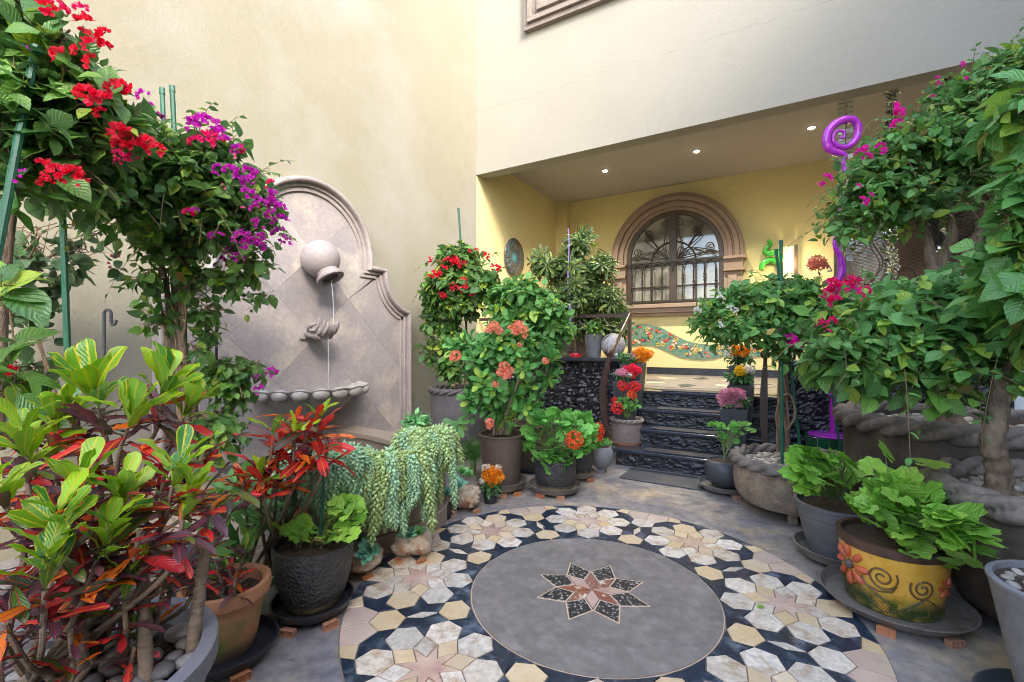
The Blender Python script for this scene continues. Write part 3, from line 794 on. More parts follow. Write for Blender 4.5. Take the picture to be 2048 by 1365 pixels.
for sg in (-1, 1):
    MB().cube((WX + sg * 0.80, BY - 0.10, 1.90), (WX + sg * 1.06, BY - 0.001, IZ - 0.24)).build('jamb', M_ARCH, aw, bev=0.006)
    MB().cube((WX + sg * 0.86, BY - 0.125, 1.95), (WX + sg * 0.99, BY - 0.101, IZ - 0.30)).build('jamb_panel', M_ARCH, aw, bev=0.008)
    for z0, z1, e in ((IZ - 0.239, IZ - 0.2, 0.03), (IZ - 0.199, IZ - 0.05, 0.0), (IZ - 0.049, IZ - 0.001, 0.05)):
        MB().cube((WX + sg * 0.80, BY - 0.14 - e, z0), (WX + sg * (1.08 + e), BY - 0.001, z1)).build('impost', M_ARCH, aw, bev=0.006)
for z0, z1, e in ((1.69, 1.75, 0.0), (1.751, 1.83, 0.05), (1.831, 1.90, 0.09)):
    MB().cube((WX - 1.12 - e, BY - 0.08 - e, z0), (WX + 1.12 + e, BY - 0.001, z1)).build('sill', M_ARCH, aw, bev=0.008)
# frame and panes
def halfdisc(r, zb, y0, y1, n=32):
    pl = [(WX + r, zb)] + [(WX + r * math.cos(a), WZ + r * math.sin(a)) for a in np.linspace(0, PI, n)] + [(WX - r, zb)]
    return MB().prism(pl, y0, y1, plane='y')
def window_glass():
    m, t, p, o = nodes('window_glass')
    tc = N(t, 'ShaderNodeTexCoord').outputs['Object']
    t.links.new(mixc(t, mapr(t, noi(t, tc, 1.6, 3), 0.4, 0.62), (0.30, 0.29, 0.25), (0.09, 0.085, 0.075)), p.inputs['Base Color'])
    p.inputs['Roughness'].default_value = 0.06; p.inputs['Specular IOR Level'].default_value = 1.0
    p.inputs['Coat Weight'].default_value = 0.5; p.inputs['Coat Roughness'].default_value = 0.03
    return m
M_PANE = window_glass()
halfdisc(0.795, 1.902, BY - 0.022, BY - 0.004).build('pane', M_PANE, aw)
arch_band(0.72, 0.798, BY - 0.058, BY - 0.023, 1.902, 'window_frame', M_WOODW)
MB().cube((WX - 0.06, BY - 0.062, 1.902), (WX + 0.06, BY - 0.024, 3.43)).build('centre_post', M_WOODW, aw, bev=0.004)
MB().cube((WX - 0.73, BY - 0.056, 2.56), (WX + 0.73, BY - 0.026, 2.61)).build('transom', M_WOODW, aw)
MB().cube((WX - 0.73, BY - 0.056, 1.903), (WX + 0.73, BY - 0.026, 1.97)).build('bottom_rail', M_WOODW, aw)
MB().cube((WX - 0.73, BY - 0.050, 2.19), (WX + 0.73, BY - 0.030, 2.215)).build('glazing_bar', M_WOODW, aw)
for sx in (-0.37, 0.37):
    MB().cube((WX + sx - 0.014, BY - 0.050, 1.97), (WX + sx + 0.014, BY - 0.030, 2.56)).build('glazing_bar', M_WOODW, aw)
pts = [(WX + 0.37 * math.cos(a), BY - 0.045, 2.60 + 0.37 * math.sin(a)) for a in np.linspace(0, PI, 20)]
MB().tube(pts, 0.014, 6).build('glazing_arc', M_WOODW, aw, True)
for sg in (-1, 1):
    a = R(48)
    MB().tube([(WX + sg * 0.37 * math.cos(a), BY - 0.045, 2.6 + 0.37 * math.sin(a)), (WX + sg * 0.72 * math.cos(a), BY - 0.045, 2.68 + 0.72 * math.sin(a))], 0.013, 6).build('glazing_ray', M_WOODW, aw, True)
gr = empty('window_grille', (WX, BY - 0.12, 1.9), 'scrolled wrought iron grille in front of the arched window', 'grille')
YG = BY - 0.105
def spiral(cx, cz, r, turns, a0, sg=1, n=26):
    return [(cx + (r * (1 - 0.8 * s)) * math.cos(a0 + sg * turns * 2 * PI * s), YG, cz + (r * (1 - 0.8 * s)) * math.sin(a0 + sg * turns * 2 * PI * s)) for s in np.linspace(0, 1, n)]
for z in (1.94, 2.63):
    MB().cube((WX - 0.79, YG - 0.012, z - 0.012), (WX + 0.79, YG + 0.012, z + 0.012)).build('cross_bar', M_IRON2, gr)
for i in range(9):
    x = WX - 0.68 + i * 0.17
    if i == 4: continue
    MB().tube([(x, YG, 1.94), (x, YG, 2.46)], 0.012, 6).build('baluster', M_IRON2, gr, True)
    zk = 2.32 if i % 2 else 2.2
    MB().lathe([(0.008, -0.09), (0.02, -0.05), (0.012, -0.02), (0.024, 0.0), (0.012, 0.02), (0.02, 0.05), (0.008, 0.09)], (x, YG, zk), 8).build('knop', M_IRON2, gr, True)
for i in range(8):
    x = WX - 0.68 + i * 0.17
    pts = [(x + 0.085 + 0.085 * 1.0 * math.cos(a), YG, 2.46 + 0.15 * math.sin(a)) for a in np.linspace(0, PI, 12)]
    MB().tube(pts, 0.009, 5).build('small_arch', M_IRON2, gr, True)
for sg in (-1, 1):
    for (ex, ez, r, c) in ((0.13, 3.28, 0.07, 1), (0.40, 3.12, 0.08, -1), (0.60, 2.82, 0.08, -1), (0.66, 2.72, 0.05, 1)):
        cx_, cz_ = WX + sg * ex, ez
        sp_ = spiral(cx_, cz_, r, 1.5, PI / 2 if c > 0 else -PI / 2, sg * c)
        MB().tube(sp_, 0.009, 5).build('scroll', M_IRON2, gr, True)
        st0 = sp_[0]
        pth = smooth_path([(WX + sg * 0.07, YG, 2.66), (WX + sg * (0.10 + ex * 0.35), YG, 2.66 + (ez - 2.66) * 0.35), (st0[0] - sg * c * 0.06, YG, st0[2] - 0.02), st0], 7)
        MB().tube(pth, 0.009, 5).build('scroll_stem', M_IRON2, gr, True)
    for q in (0.25, 0.5, 0.68):
        pth = smooth_path([(WX + sg * 0.07, YG, 2.66), (WX + sg * q * 0.5, YG, 2.66 + 0.22 - q * 0.1), (WX + sg * (q + 0.05), YG, 2.66 + 0.05)], 7)
        MB().tube(pth, 0.009, 5).build('scroll_stem', M_IRON2, gr, True)

# upper window frame on the facade
M_UPW = surf('grey_brown_cantera', (0.20, 0.165, 0.14), (0.26, 0.21, 0.18), 6, 0.8, 0.002, 60, fine=0.15)
a = aty(1052, 69, FY)
uw = empty('upper_window', (a[0] + 0.85, FY, a[2]), 'upper window with a stepped carved stone frame', 'window')
ux, uz, uw_, uh = a[0], a[2], 1.55, 1.35
for k, (e, d) in enumerate(((0, 0.07), (0.07, 0.11), (0.13, 0.05), (0.20, 0.09))):
    e2 = (0.068, 0.128, 0.198, 0.27)[k]
    x0, x1, z0, z1 = ux + e, ux + uw_ - e, uz + e, uz + uh - e
    X0, X1, Z0, Z1 = ux + e2, ux + uw_ - e2, uz + e2, uz + uh - e2
    for a_, b_ in (((x0, FY - d, z0), (x1, FY - 0.001, Z0)), ((x0, FY - d, Z1), (x1, FY - 0.001, z1)),
                   ((x0, FY - d, Z0 + 0.001), (X0, FY - 0.001, Z1 - 0.001)), ((X1, FY - d, Z0 + 0.001), (x1, FY - 0.001, Z1 - 0.001))):
        MB().cube(a_, b_).build('frame_moulding', M_UPW, uw, bev=0.004)
MB().cube((ux + 0.271, FY - 0.03, uz + 0.271), (ux + uw_ - 0.271, FY - 0.002, uz + uh - 0.271)).build('pane', M_PANE, uw)

# ------------------------------------------------------------ lamps
for i, (px, py) in enumerate(((1210, 343), (1393, 304), (1623, 257))):
    p = at(px, py, (CZ - 0.01 - H) * F / (HOR - py))
    lab = ['recessed ceiling spotlight nearest the inner corner of the porch', 'recessed ceiling spotlight above the arched window', 'recessed ceiling spotlight beside the purple spiral'][i]
    t = empty('ceiling_spotlight', (p[0], p[1], CZ), lab, 'spotlight', 'recessed spotlights in the porch ceiling')
    MB().lathe([(0.034, 0), (0.046, 0), (0.046, -0.006), (0.034, -0.006)], (p[0], p[1], CZ - 0.001), 20).build('trim_ring', M_WHITEC, t, True)
    MB().lathe([(0.0, 0.0), (0.032, 0.0), (0.032, 0.004), (0, 0.004)], (p[0], p[1], CZ - 0.012), 16).build('lens', glow('spot_lens', (1, 0.9, 0.7), 14), t)
    l = bpy.data.lights.new('spot_light', 'SPOT'); l.energy = 62; l.color = (1, 0.88, 0.68); l.spot_size = R(110); l.spot_blend = 0.8; l.shadow_soft_size = 0.04
    lo = bpy.data.objects.new('spot_light', l); COL.objects.link(lo); lo.location = (p[0], p[1], CZ - 0.03)
p = aty(1577, 528, BY - 0.07)
sx_, sz_ = float(p[0]), float(p[2])
t = empty('wall_lamp', (sx_, BY, sz_ - 0.3), 'lit wall lamp with a glowing shade and brown side strips', 'wall lamp')
MB().prism([(sx_ + 0.075 * math.cos(b), BY - 0.03 - 0.075 * math.sin(b)) for b in np.linspace(0, PI, 14)], sz_ - 0.22, sz_ + 0.26).build('shade', glow('lamp_shade', (1, 0.64, 0.28), 0.2), t, True)
for sg in (-1, 1):
    MB().cube((sx_ + sg * 0.078, BY - 0.09, sz_ - 0.32), (sx_ + sg * 0.118, BY - 0.002, sz_ + 0.28)).build('side_strip', M_WOODW, t, bev=0.003)
MB().cube((sx_ - 0.077, BY - 0.03, sz_ - 0.30), (sx_ + 0.077, BY - 0.002, sz_ + 0.265)).build('back_plate', M_WOODW, t)
l = bpy.data.lights.new('wall_lamp_light', 'POINT'); l.energy = 2.2; l.color = (1, 0.72, 0.38); l.shadow_soft_size = 0.05
lo = bpy.data.objects.new('wall_lamp_light', l); COL.objects.link(lo); lo.location = (sx_, BY - 0.2, sz_)

# ------------------------------------------------------------ mosaic mural
def mural_outline():
    top = [(1262, 652), (1290, 650), (1318, 654), (1345, 668), (1380, 684), (1420, 690), (1452, 688)]
    bot = [(1452, 712), (1425, 718), (1395, 719), (1360, 714), (1330, 701), (1300, 691), (1262, 692)]
    P = [aty(px, py, BY) for px, py in top]; Q = [aty(px, py, BY) for px, py in bot]
    x1 = P[-1][0]
    P += [np.array([x1 + 0.5, BY, P[-1][2] - 0.03]), np.array([x1 + 1.0, BY, P[-1][2] + 0.06])]
    Q = [np.array([x1 + 1.0, BY, Q[0][2] + 0.05]), np.array([x1 + 0.5, BY, Q[0][2] + 0.0])] + Q
    x0 = P[0][0]
    P = [np.array([x0 - 0.5, BY, P[0][2] - 0.12])] + P; Q = Q + [np.array([x0 - 0.5, BY, Q[-1][2] + 0.03])]
    return smooth_path(P, 5), smooth_path(Q, 5)
mt_, mb_ = mural_outline()
cmx = (mt_[0][0] + mt_[-1][0]) / 2
mural = empty('mosaic_mural', (cmx, BY, 1.3), 'wavy green mosaic band with red and yellow flowers below the arched window', 'mural')
M_MUR = surf('green_mosaic_chips', (0.08, 0.17, 0.12), (0.16, 0.26, 0.20), 30, 0.45, 0.001, 90, stain=(0.25, 0.16, 0.09), sscale=40, slo=0.60, shi=0.64, fine=0.35)
poly = [(p[0], p[2]) for p in mt_] + [(p[0], p[2]) for p in mb_]
MB().prism(poly, BY - 0.002, BY - 0.016, plane='y').build('panel', M_MUR, mural)
xs_t = [p[0] for p in mt_]; zs_t = [p[2] for p in mt_]
xs_b = [p[0] for p in mb_][::-1]; zs_b = [p[2] for p in mb_][::-1]
flower_me = {}
def mosaic_piece(kind, m):
    b = MB()
    if kind == 'yellow':
        for k in range(6):
            a = k * PI / 3
            b.prism([(0.012 * math.cos(a), 0.012 * math.sin(a)), (0.036 * math.cos(a - 0.35), 0.036 * math.sin(a - 0.35)), (0.045 * math.cos(a), 0.045 * math.sin(a)), (0.036 * math.cos(a + 0.35), 0.036 * math.sin(a + 0.35))], 0, -0.006, plane='y')
    elif kind == 'tulip':
        for a in (-0.5, 0, 0.5):
            c, s = math.sin(a), math.cos(a)
            b.prism([(0, 0), (0.05 * c - 0.014 * s, 0.04 * s), (0.065 * c, 0.065 * s), (0.05 * c + 0.014 * s, 0.04 * s)], 0, -0.006, plane='y')
    elif kind == 'bud':
        b.prism([(0.03 * math.cos(a), 0.022 * math.sin(a)) for a in np.linspace(0, 2 * PI, 8)[:-1]], 0, -0.006, plane='y')
    else:
        b.prism([(0, 0), (0.014, 0.03), (0, 0.07), (-0.014, 0.03)], 0, -0.005, plane='y')
    o = b.build('mosaic_flower', m)
    me = o.data; bpy.data.objects.remove(o)
    return me
MM = [('yellow', surf('yellow_chip', (0.75, 0.5, 0.05), None, rough=0.3)), ('tulip', surf('red_chip', (0.50, 0.06, 0.03), None, rough=0.3)), ('bud', surf('coral_chip', (0.55, 0.16, 0.10), None, rough=0.3)),
      ('leaf', surf('teal_chip', (0.03, 0.22, 0.17), None, rough=0.3)), ('leaf', surf('dark_chip', (0.06, 0.03, 0.03), None, rough=0.3)), ('bud', surf('cream_chip', (0.6, 0.5, 0.35), None, rough=0.3))]
MES = [mosaic_piece(k, m) for k, m in MM]
for i in range(230):
    x = random.uniform(xs_t[0] + 0.05, xs_t[-1] - 0.05)
    zt = float(np.interp(x, xs_t, zs_t)); zb = float(np.interp(x, xs_b, zs_b))
    if zt - zb < 0.12: continue
    z = random.uniform(zb + 0.05, zt - 0.05)
    k = random.choices(range(6), [4 if x > cmx - 0.2 else 1.5, 3, 3, 5, 3, 2])[0]
    o = link('mosaic_flower' if MM[k][0] != 'leaf' else 'mosaic_leaf', MES[k], mural)
    o.location = np.array([x, BY - 0.0165 - 0.0002 * (i % 9), z]) - off_of(mural)
    o.rotation_euler = (0, random.uniform(-0.8, 0.8) if MM[k][0] != 'leaf' else random.uniform(0, 6.28), 0)
    s = random.uniform(0.6, 1.0); o.scale = (s, 1, s)

# glass disc on the porch side wall
def disc_mat():
    m, t, p, o = nodes('fused_glass_disc')
    tc = N(t, 'ShaderNodeTexCoord').outputs['Object']
    sx = N(t, 'ShaderNodeSeparateXYZ'); t.links.new(tc, sx.inputs[0])
    an = math_(t, 'ARCTAN2', sx.outputs[2], sx.outputs[1])
    rr = math_(t, 'SQRT', math_(t, 'ADD', math_(t, 'POWER', sx.outputs[1], 2.0), math_(t, 'POWER', sx.outputs[2], 2.0)))
    cb = N(t, 'ShaderNodeCombineXYZ'); t.links.new(math_(t, 'MULTIPLY', an, 9.0), cb.inputs[0]); t.links.new(math_(t, 'MULTIPLY', rr, 9.0), cb.inputs[1])
    n1 = noi(t, cb.outputs[0], 1.0, 4, 0.7)
    cr = N(t, 'ShaderNodeValToRGB'); t.links.new(n1, cr.inputs[0]); cr.color_ramp.interpolation = 'LINEAR'
    e = cr.color_ramp.elements; e[0].position = 0.30; e[0].color = (0.01, 0.01, 0.015, 1); e[1].position = 0.72; e[1].color = (0.5, 0.4, 0.3, 1)
    for pos, col in ((0.42, (0.14, 0.04, 0.02, 1)), (0.47, (0.02, 0.02, 0.03, 1)), (0.52, (0.08, 0.28, 0.30, 1)), (0.57, (0.03, 0.02, 0.02, 1)), (0.63, (0.45, 0.12, 0.03, 1))):
        q = e.new(pos); q.color = col
    c = mixc(t, mapr(t, rr, 0.10, 0.02), cr.outputs[0], (0.1, 0.4, 0.45))
    t.links.new(c, p.inputs['Base Color']); p.inputs['Roughness'].default_value = 0.12; p.inputs['Coat Weight'].default_value = 0.6
    return m
p = atx(1028, 515, 0.03); 
q0 = atx(1009, 515, 0.03); q1 = atx(1047, 515, 0.03)
rad = float((q1[1] - q0[1]) / 2)
t = MB().lathe([(0.0, 0.0), (rad, 0.02), (rad, 0.032), (rad * 0.5, 0.022), (0.0, 0.015)], (0, 0, 0), 40, axis=(1, 0, 0)).build('glass_disc', disc_mat(), None, 'all')
t.location = (0.02, float(p[1]), float(p[2]))
t.scale = (1, 1, 1)
tag(t, 'round fused glass disc with radial streaks on the yellow side wall', 'wall disc')
for (px, py) in ((1165, 438), (1152, 455)):
    pass
p0 = aty(1158, 455, BY - 0.05); p1 = aty(1175, 432, BY - 0.05)
tag(MB().tube([p0, (p0 + p1) / 2 + np.array([0, 0, 0.01]), p1, p1 + np.array([-0.03, 0, 0.02])], 0.006, 6).build('wall_hook', M_WALLP, None, True), 'small bent hook on the yellow wall above the schefflera', 'hook')

# ------------------------------------------------------------ iron gate with mesh at the back of the porch
GX0, GX1, GZ0, GZ1 = 4.43, 6.62, PZ, 3.22
gate = empty('iron_gate', ((GX0 + GX1) / 2, BY - 0.1, PZ), 'dark double gate of scrolled iron over expanded metal mesh', 'gate')
MB().cube((GX0 + 0.05, BY - 0.012, GZ0 + 0.001), (GX1 - 0.05, BY - 0.002, GZ1 - 0.05)).build('dark_glass', surf('smoky_glass', (0.07, 0.045, 0.035), (0.16, 0.12, 0.095), 2.4, 0.12, spec=0.8), gate)
for a_, b_ in (((GX0, GZ0), (GX0 + 0.09, GZ1)), ((GX1 - 0.09, GZ0), (GX1, GZ1)), (((GX0 + GX1) / 2 - 0.08, GZ0), ((GX0 + GX1) / 2 + 0.08, GZ1 - 0.1))):
    MB().cube((a_[0], BY - 0.10, a_[1] + 0.002), (b_[0], BY - 0.013, b_[1])).build('stile', M_IRON2, gate, bev=0.004)
MB().cube((GX0 + 0.09, BY - 0.099, GZ1 - 0.09), (GX1 - 0.09, BY - 0.014, GZ1)).build('head_rail', M_IRON2, gate)
MB().cube((GX0 + 0.09, BY - 0.098, 1.55), (GX1 - 0.09, BY - 0.014, 1.62)).build('mid_rail', M_IRON2, gate)
mb = MB(); cw, chh = 0.052, 0.024
for d in (1, -1):
    x = GX0 - (GZ1 - GZ0) * cw / chh
    while x < GX1 + (GZ1 - GZ0) * cw / chh:
        # line x + d*s*cw/chh
        z0, z1 = GZ0 + 0.01, GZ1 - 0.09
        xa, xb = x, x + d * (z1 - z0) * cw / chh
        # clip to gate
        def clipx(xa, za, xb, zb, lo, hi):
            if abs(xb - xa) < 1e-9: return None
            t0, t1 = (lo - xa) / (xb - xa), (hi - xa) / (xb - xa)
            if t0 > t1: t0, t1 = t1, t0
            t0, t1 = max(0, t0), min(1, t1)
            if t1 - t0 < 0.003: return None
            return (xa + (xb - xa) * t0, za + (zb - za) * t0, xa + (xb - xa) * t1, za + (zb - za) * t1)
        c = clipx(xa, z0, xb, z1, GX0 + 0.09, GX1 - 0.09)
        if c:
            w_ = 0.0028; yy = BY - 0.035 - 0.002 * d
            mb.add([(c[0], yy, c[1] - w_), (c[2], yy, c[3] - w_), (c[2], yy, c[3] + w_), (c[0], yy, c[1] + w_),
                    (c[0], yy + 0.003, c[1] - w_), (c[2], yy + 0.003, c[3] - w_), (c[2], yy + 0.003, c[3] + w_), (c[0], yy + 0.003, c[1] + w_)],
                   [(0, 1, 2, 3), (7, 6, 5, 4), (0, 4, 5, 1), (3, 2, 6, 7)])
        x += cw * 2
o = mb.build('expanded_mesh', surf('rusty_brown_mesh', (0.18, 0.11, 0.075), (0.13, 0.08, 0.055), 9, 0.6), gate, fix=False); o['kind'] = 'stuff'
YG = BY - 0.125
for k, (cx_, cz_, r, a0, sg) in enumerate(((4.72, 2.6, 0.16, 0, 1), (5.1, 2.75, 0.2, PI, -1), (4.8, 2.1, 0.18, 0, -1), (5.2, 2.15, 0.17, PI, 1), (5.35, 2.95, 0.12, 0, 1),
                                           (5.75, 2.7, 0.2, PI, -1), (5.95, 2.25, 0.18, 0, 1), (6.3, 2.6, 0.17, 0, -1), (5.72, 3.0, 0.13, PI, 1), (6.2, 2.95, 0.15, 0, 1), (4.65, 1.9, 0.12, 0, 1), (5.25, 1.8, 0.13, PI, -1))):
    sp_ = spiral(cx_, cz_, r, 1.4, a0, sg)
    MB().tube(sp_, 0.009, 6).build('scroll', M_IRON2, gate, True)
    pth = smooth_path([sp_[0], (sp_[0][0] + 0.1 * (1 if a0 == 0 else -1), YG, sp_[0][2] - 0.25 * sg), (sp_[0][0] + 0.0, YG, sp_[0][2] - 0.5 * sg)], 8)
    MB().tube([(min(max(p[0], GX0 + .02), GX1 - .02), p[1], min(p[2], GZ1 - 0.05)) for p in pth], 0.009, 6).build('scroll_stem', M_IRON2, gate, True)

# hanging craft glass between porch and courtyard
def glass_strand(name, px, y, z0, z1, w_, label, cat, kind):
    p = aty(px, 400, y); x = float(p[0])
    t = empty(name, (x, y, z1), label, cat)
    MB().tube([(x, y, z1), (x, y, z0)], 0.0015, 4).build('wire', M_IRON2, t)
    if kind == 'blocks':
        b = MB(); b.cube((-0.028, -0.008, -0.022), (0.028, 0.008, 0.022)); o = b.build('glass_block', M_GLASSC, bev=0.004); me = o.data; md = o; bpy.data.objects.remove(o)
        z = z1 - 0.04; i = 0
        while z > z0:
            for dx in (-0.035, 0.035):
                o = link('glass_block', me, t); o.location = (dx, 0, z - z1); o.rotation_euler = (random.uniform(-.1, .1), random.uniform(-.05, .05), random.uniform(-.3, .3))
            z -= 0.052
    else:
        b = MB(); rr = random.Random(3)
        for k in range(7):
            a = k * 2 * PI / 7
            b.add([(0, 0, 0), (0.05 * math.cos(a - .3), 0.05 * math.sin(a - .3), .02), (0.07 * math.cos(a), 0.07 * math.sin(a), -.01), (0.05 * math.cos(a + .3), 0.05 * math.sin(a + .3), .02), (0.03 * math.cos(a), 0.03 * math.sin(a), -0.012)], [(0, 1, 2, 3), (0, 4, 1), (1, 4, 2), (2, 4, 3), (3, 4, 0)])
        o = b.build('glass_blossom', M_GLASSC); me = o.data; bpy.data.objects.remove(o)
        z = z1 - 0.05
        while z > z0:
            o = link('glass_blossom', me, t); o.location = (random.uniform(-.012, .012), 0, z - z1); o.rotation_euler = (random.uniform(.6, 2.4), random.uniform(-.6, .6), random.uniform(0, 6)); s = random.uniform(.8, 1.25); o.scale = (s, s, s)
            z -= 0.07
    return t
glass_strand('glass_curtain', 1691, FY + 0.35, 1.55, 3.94, 0.12, 'double row of clear glass blocks hung behind the purple sculpture', 'glass strand', 'blocks')
glass_strand('glass_garland', 1783, FY + 0.55, 1.85, 3.94, 0.12, 'garland of clear glass blossoms hung in front of the mesh gate', 'glass garland', 'blossom')
glass_strand('glass_garland', 1894, FY + 0.6, 2.05, 3.94, 0.12, 'garland of clear glass blossoms hung nearest the white pier', 'glass garland', 'blossom')

# ============================================================ wall fountain
FC = 2.69
ft = empty('wall_fountain', (0.0, FC, 0), 'lilac stone wall fountain with arched panel, ball spout and shell basin', 'fountain')
HWF, RA, ZA, SH = 1.245, 0.67, 2.06, 0.87
def outline():
    P = [(HWF, 0.0), (HWF, 1.54)]
    P += [(HWF - 0.0 - 0.37 * math.sin(a) + 0.0, 2.0 - 0.37 * 1.1 * math.cos(a)) for a in np.linspace(0.05, PI / 2, 12)][0:]
    P += [(SH, 2.06), (SH, 2.10)] if False else [(SH, 2.03)]
    P += [(RA, 2.03)]
    P += [(RA * math.cos(a), ZA + RA * math.sin(a)) for a in np.linspace(0.02, PI / 2, 22)]
    L = [(-y, z) for y, z in P[::-1][1:]]
    return P + L
OL = [(FC + y, z) for y, z in outline()]
def offset_open(path, d):
    out = []
    n = len(path)
    for i in range(n):
        a = path[max(i - 1, 0)]; b = path[i]; c = path[min(i + 1, n - 1)]
        e1 = Vector((b[0] - a[0], b[1] - a[1])); e2 = Vector((c[0] - b[0], c[1] - b[1]))
        if e1.length < 1e-7: e1 = e2.copy()
        if e2.length < 1e-7: e2 = e1.copy()
        e1.normalize(); e2.normalize()
        n1 = Vector((-e1.y, e1.x)); n2 = Vector((-e2.y, e2.x)); m = (n1 + n2)
        if m.length < 1e-4: m = n1
        m.normalize(); k = d / max(0.5, m.dot(n1))
        out.append((b[0] + m.x * k, b[1] + m.y * k))
    return out
def ribbon(name, d0, d1, x0, x1, m, parent):
    A, B = offset_open(OL, d0), offset_open(OL, d1)
    vs = []
    for (a, b), (c, d) in zip(A, B):
        vs += [(x1, a, b), (x1, c, d), (x0, c, d), (x0, a, b)]
    fs = []
    for i in range(len(A) - 1):
        for j in range(4):
            k = (j + 1) % 4
            fs.append((i * 4 + j, i * 4 + k, (i + 1) * 4 + k, (i + 1) * 4 + j))
    fs += [(0, 1, 2, 3), tuple((len(A) - 1) * 4 + j for j in (3, 2, 1, 0))]
    return MB().add(vs, fs).build(name, m, parent, True, bev=0.005)
# backing panel
MB().prism(offset_open(OL, 0.10), 0.002, 0.018, plane='x').build('backing_panel', M_GROUT, ft)
ribbon('moulding', 0.002, 0.052, 0.002, 0.085, M_STONE, ft)
ribbon('moulding', 0.053, 0.085, 0.002, 0.060, M_STONE, ft)
ribbon('moulding', 0.086, 0.125, 0.002, 0.040, M_STONE, ft)
rp = offset_open(OL, 0.027)
MB().tube([(0.085, y, z) for y, z in rp], 0.024, 10).build('roll_moulding', M_STONE, ft, True)
# diagonal tiles clipped to the panel
inner = offset_open(OL, 0.118)
def clip_poly(sub, clip):
    out = list(sub)
    for i in range(len(clip)):
        a, b = clip[i], clip[(i + 1) % len(clip)]
        inp = out; out = []
        if not inp: return []
        s = inp[-1]
        def ins(p): return (b[0] - a[0]) * (p[1] - a[1]) - (b[1] - a[1]) * (p[0] - a[0]) >= -1e-9
        for e in inp:
            if ins(e) != ins(s):
                d1 = (b[0] - a[0]) * (s[1] - a[1]) - (b[1] - a[1]) * (s[0] - a[0])
                d2 = (b[0] - a[0]) * (e[1] - a[1]) - (b[1] - a[1]) * (e[0] - a[0])
                tt = d1 / (d1 - d2)
                out.append((s[0] + (e[0] - s[0]) * tt, s[1] + (e[1] - s[1]) * tt))
            if ins(e): out.append(e)
            s = e
    return out
TS = 0.385   # half diagonal
for i in range(-6, 7):
    for j in range(-1, 14):
        cy = FC + 0.02 + i * TS; cz = 0.12 + j * TS
        if (i + j) % 2: continue
        tl = [(cy + TS - 0.0025, cz), (cy, cz + TS - 0.0025), (cy - TS + 0.0025, cz), (cy, cz - TS + 0.0025)]
        c = clip_poly(inner, tl)
        q = []
        for pnt in c:
            if not q or (abs(pnt[0] - q[-1][0]) + abs(pnt[1] - q[-1][1])) > 2e-3: q.append(pnt)
        if len(q) < 3: continue
        ar = abs(sum(q[k][0] * q[(k + 1) % len(q)][1] - q[(k + 1) % len(q)][0] * q[k][1] for k in range(len(q)))) / 2
        if ar < 0.003: continue
        MB().prism(q, 0.0185, 0.0212 + random.uniform(-0.0006, 0.0006), plane='x').build('stone_tile', M_STONET, ft)
# base plinth
MB().cube((0.004, FC - HWF, 0.001), (0.12, FC + HWF, 0.24)).build('plinth', M_STONE, ft, bev=0.01)
# ball spout
bc = (0.155, FC - 0.01, 1.985)
MB().sphere(bc, 0.168, 40, 26).build('ball', M_STONE, ft, 'all')
ax = Vector((0.48, 0.14, -0.86)).normalized()
prof = [(0.10, 0.12), (0.094, 0.150), (0.096, 0.168), (0.120, 0.182), (0.126, 0.198), (0.120, 0.214), (0.100, 0.220), (0.080, 0.210), (0.068, 0.165)]
MB().lathe(prof, bc, 36, axis=ax).build('spout_neck', M_STONE, ft, True)
MB().lathe([(0.0, 0.19), (0.075, 0.191)], bc, 24, axis=ax).build('spout_mouth', surf('dark_spout', (0.06, 0.05, 0.045), None), ft)
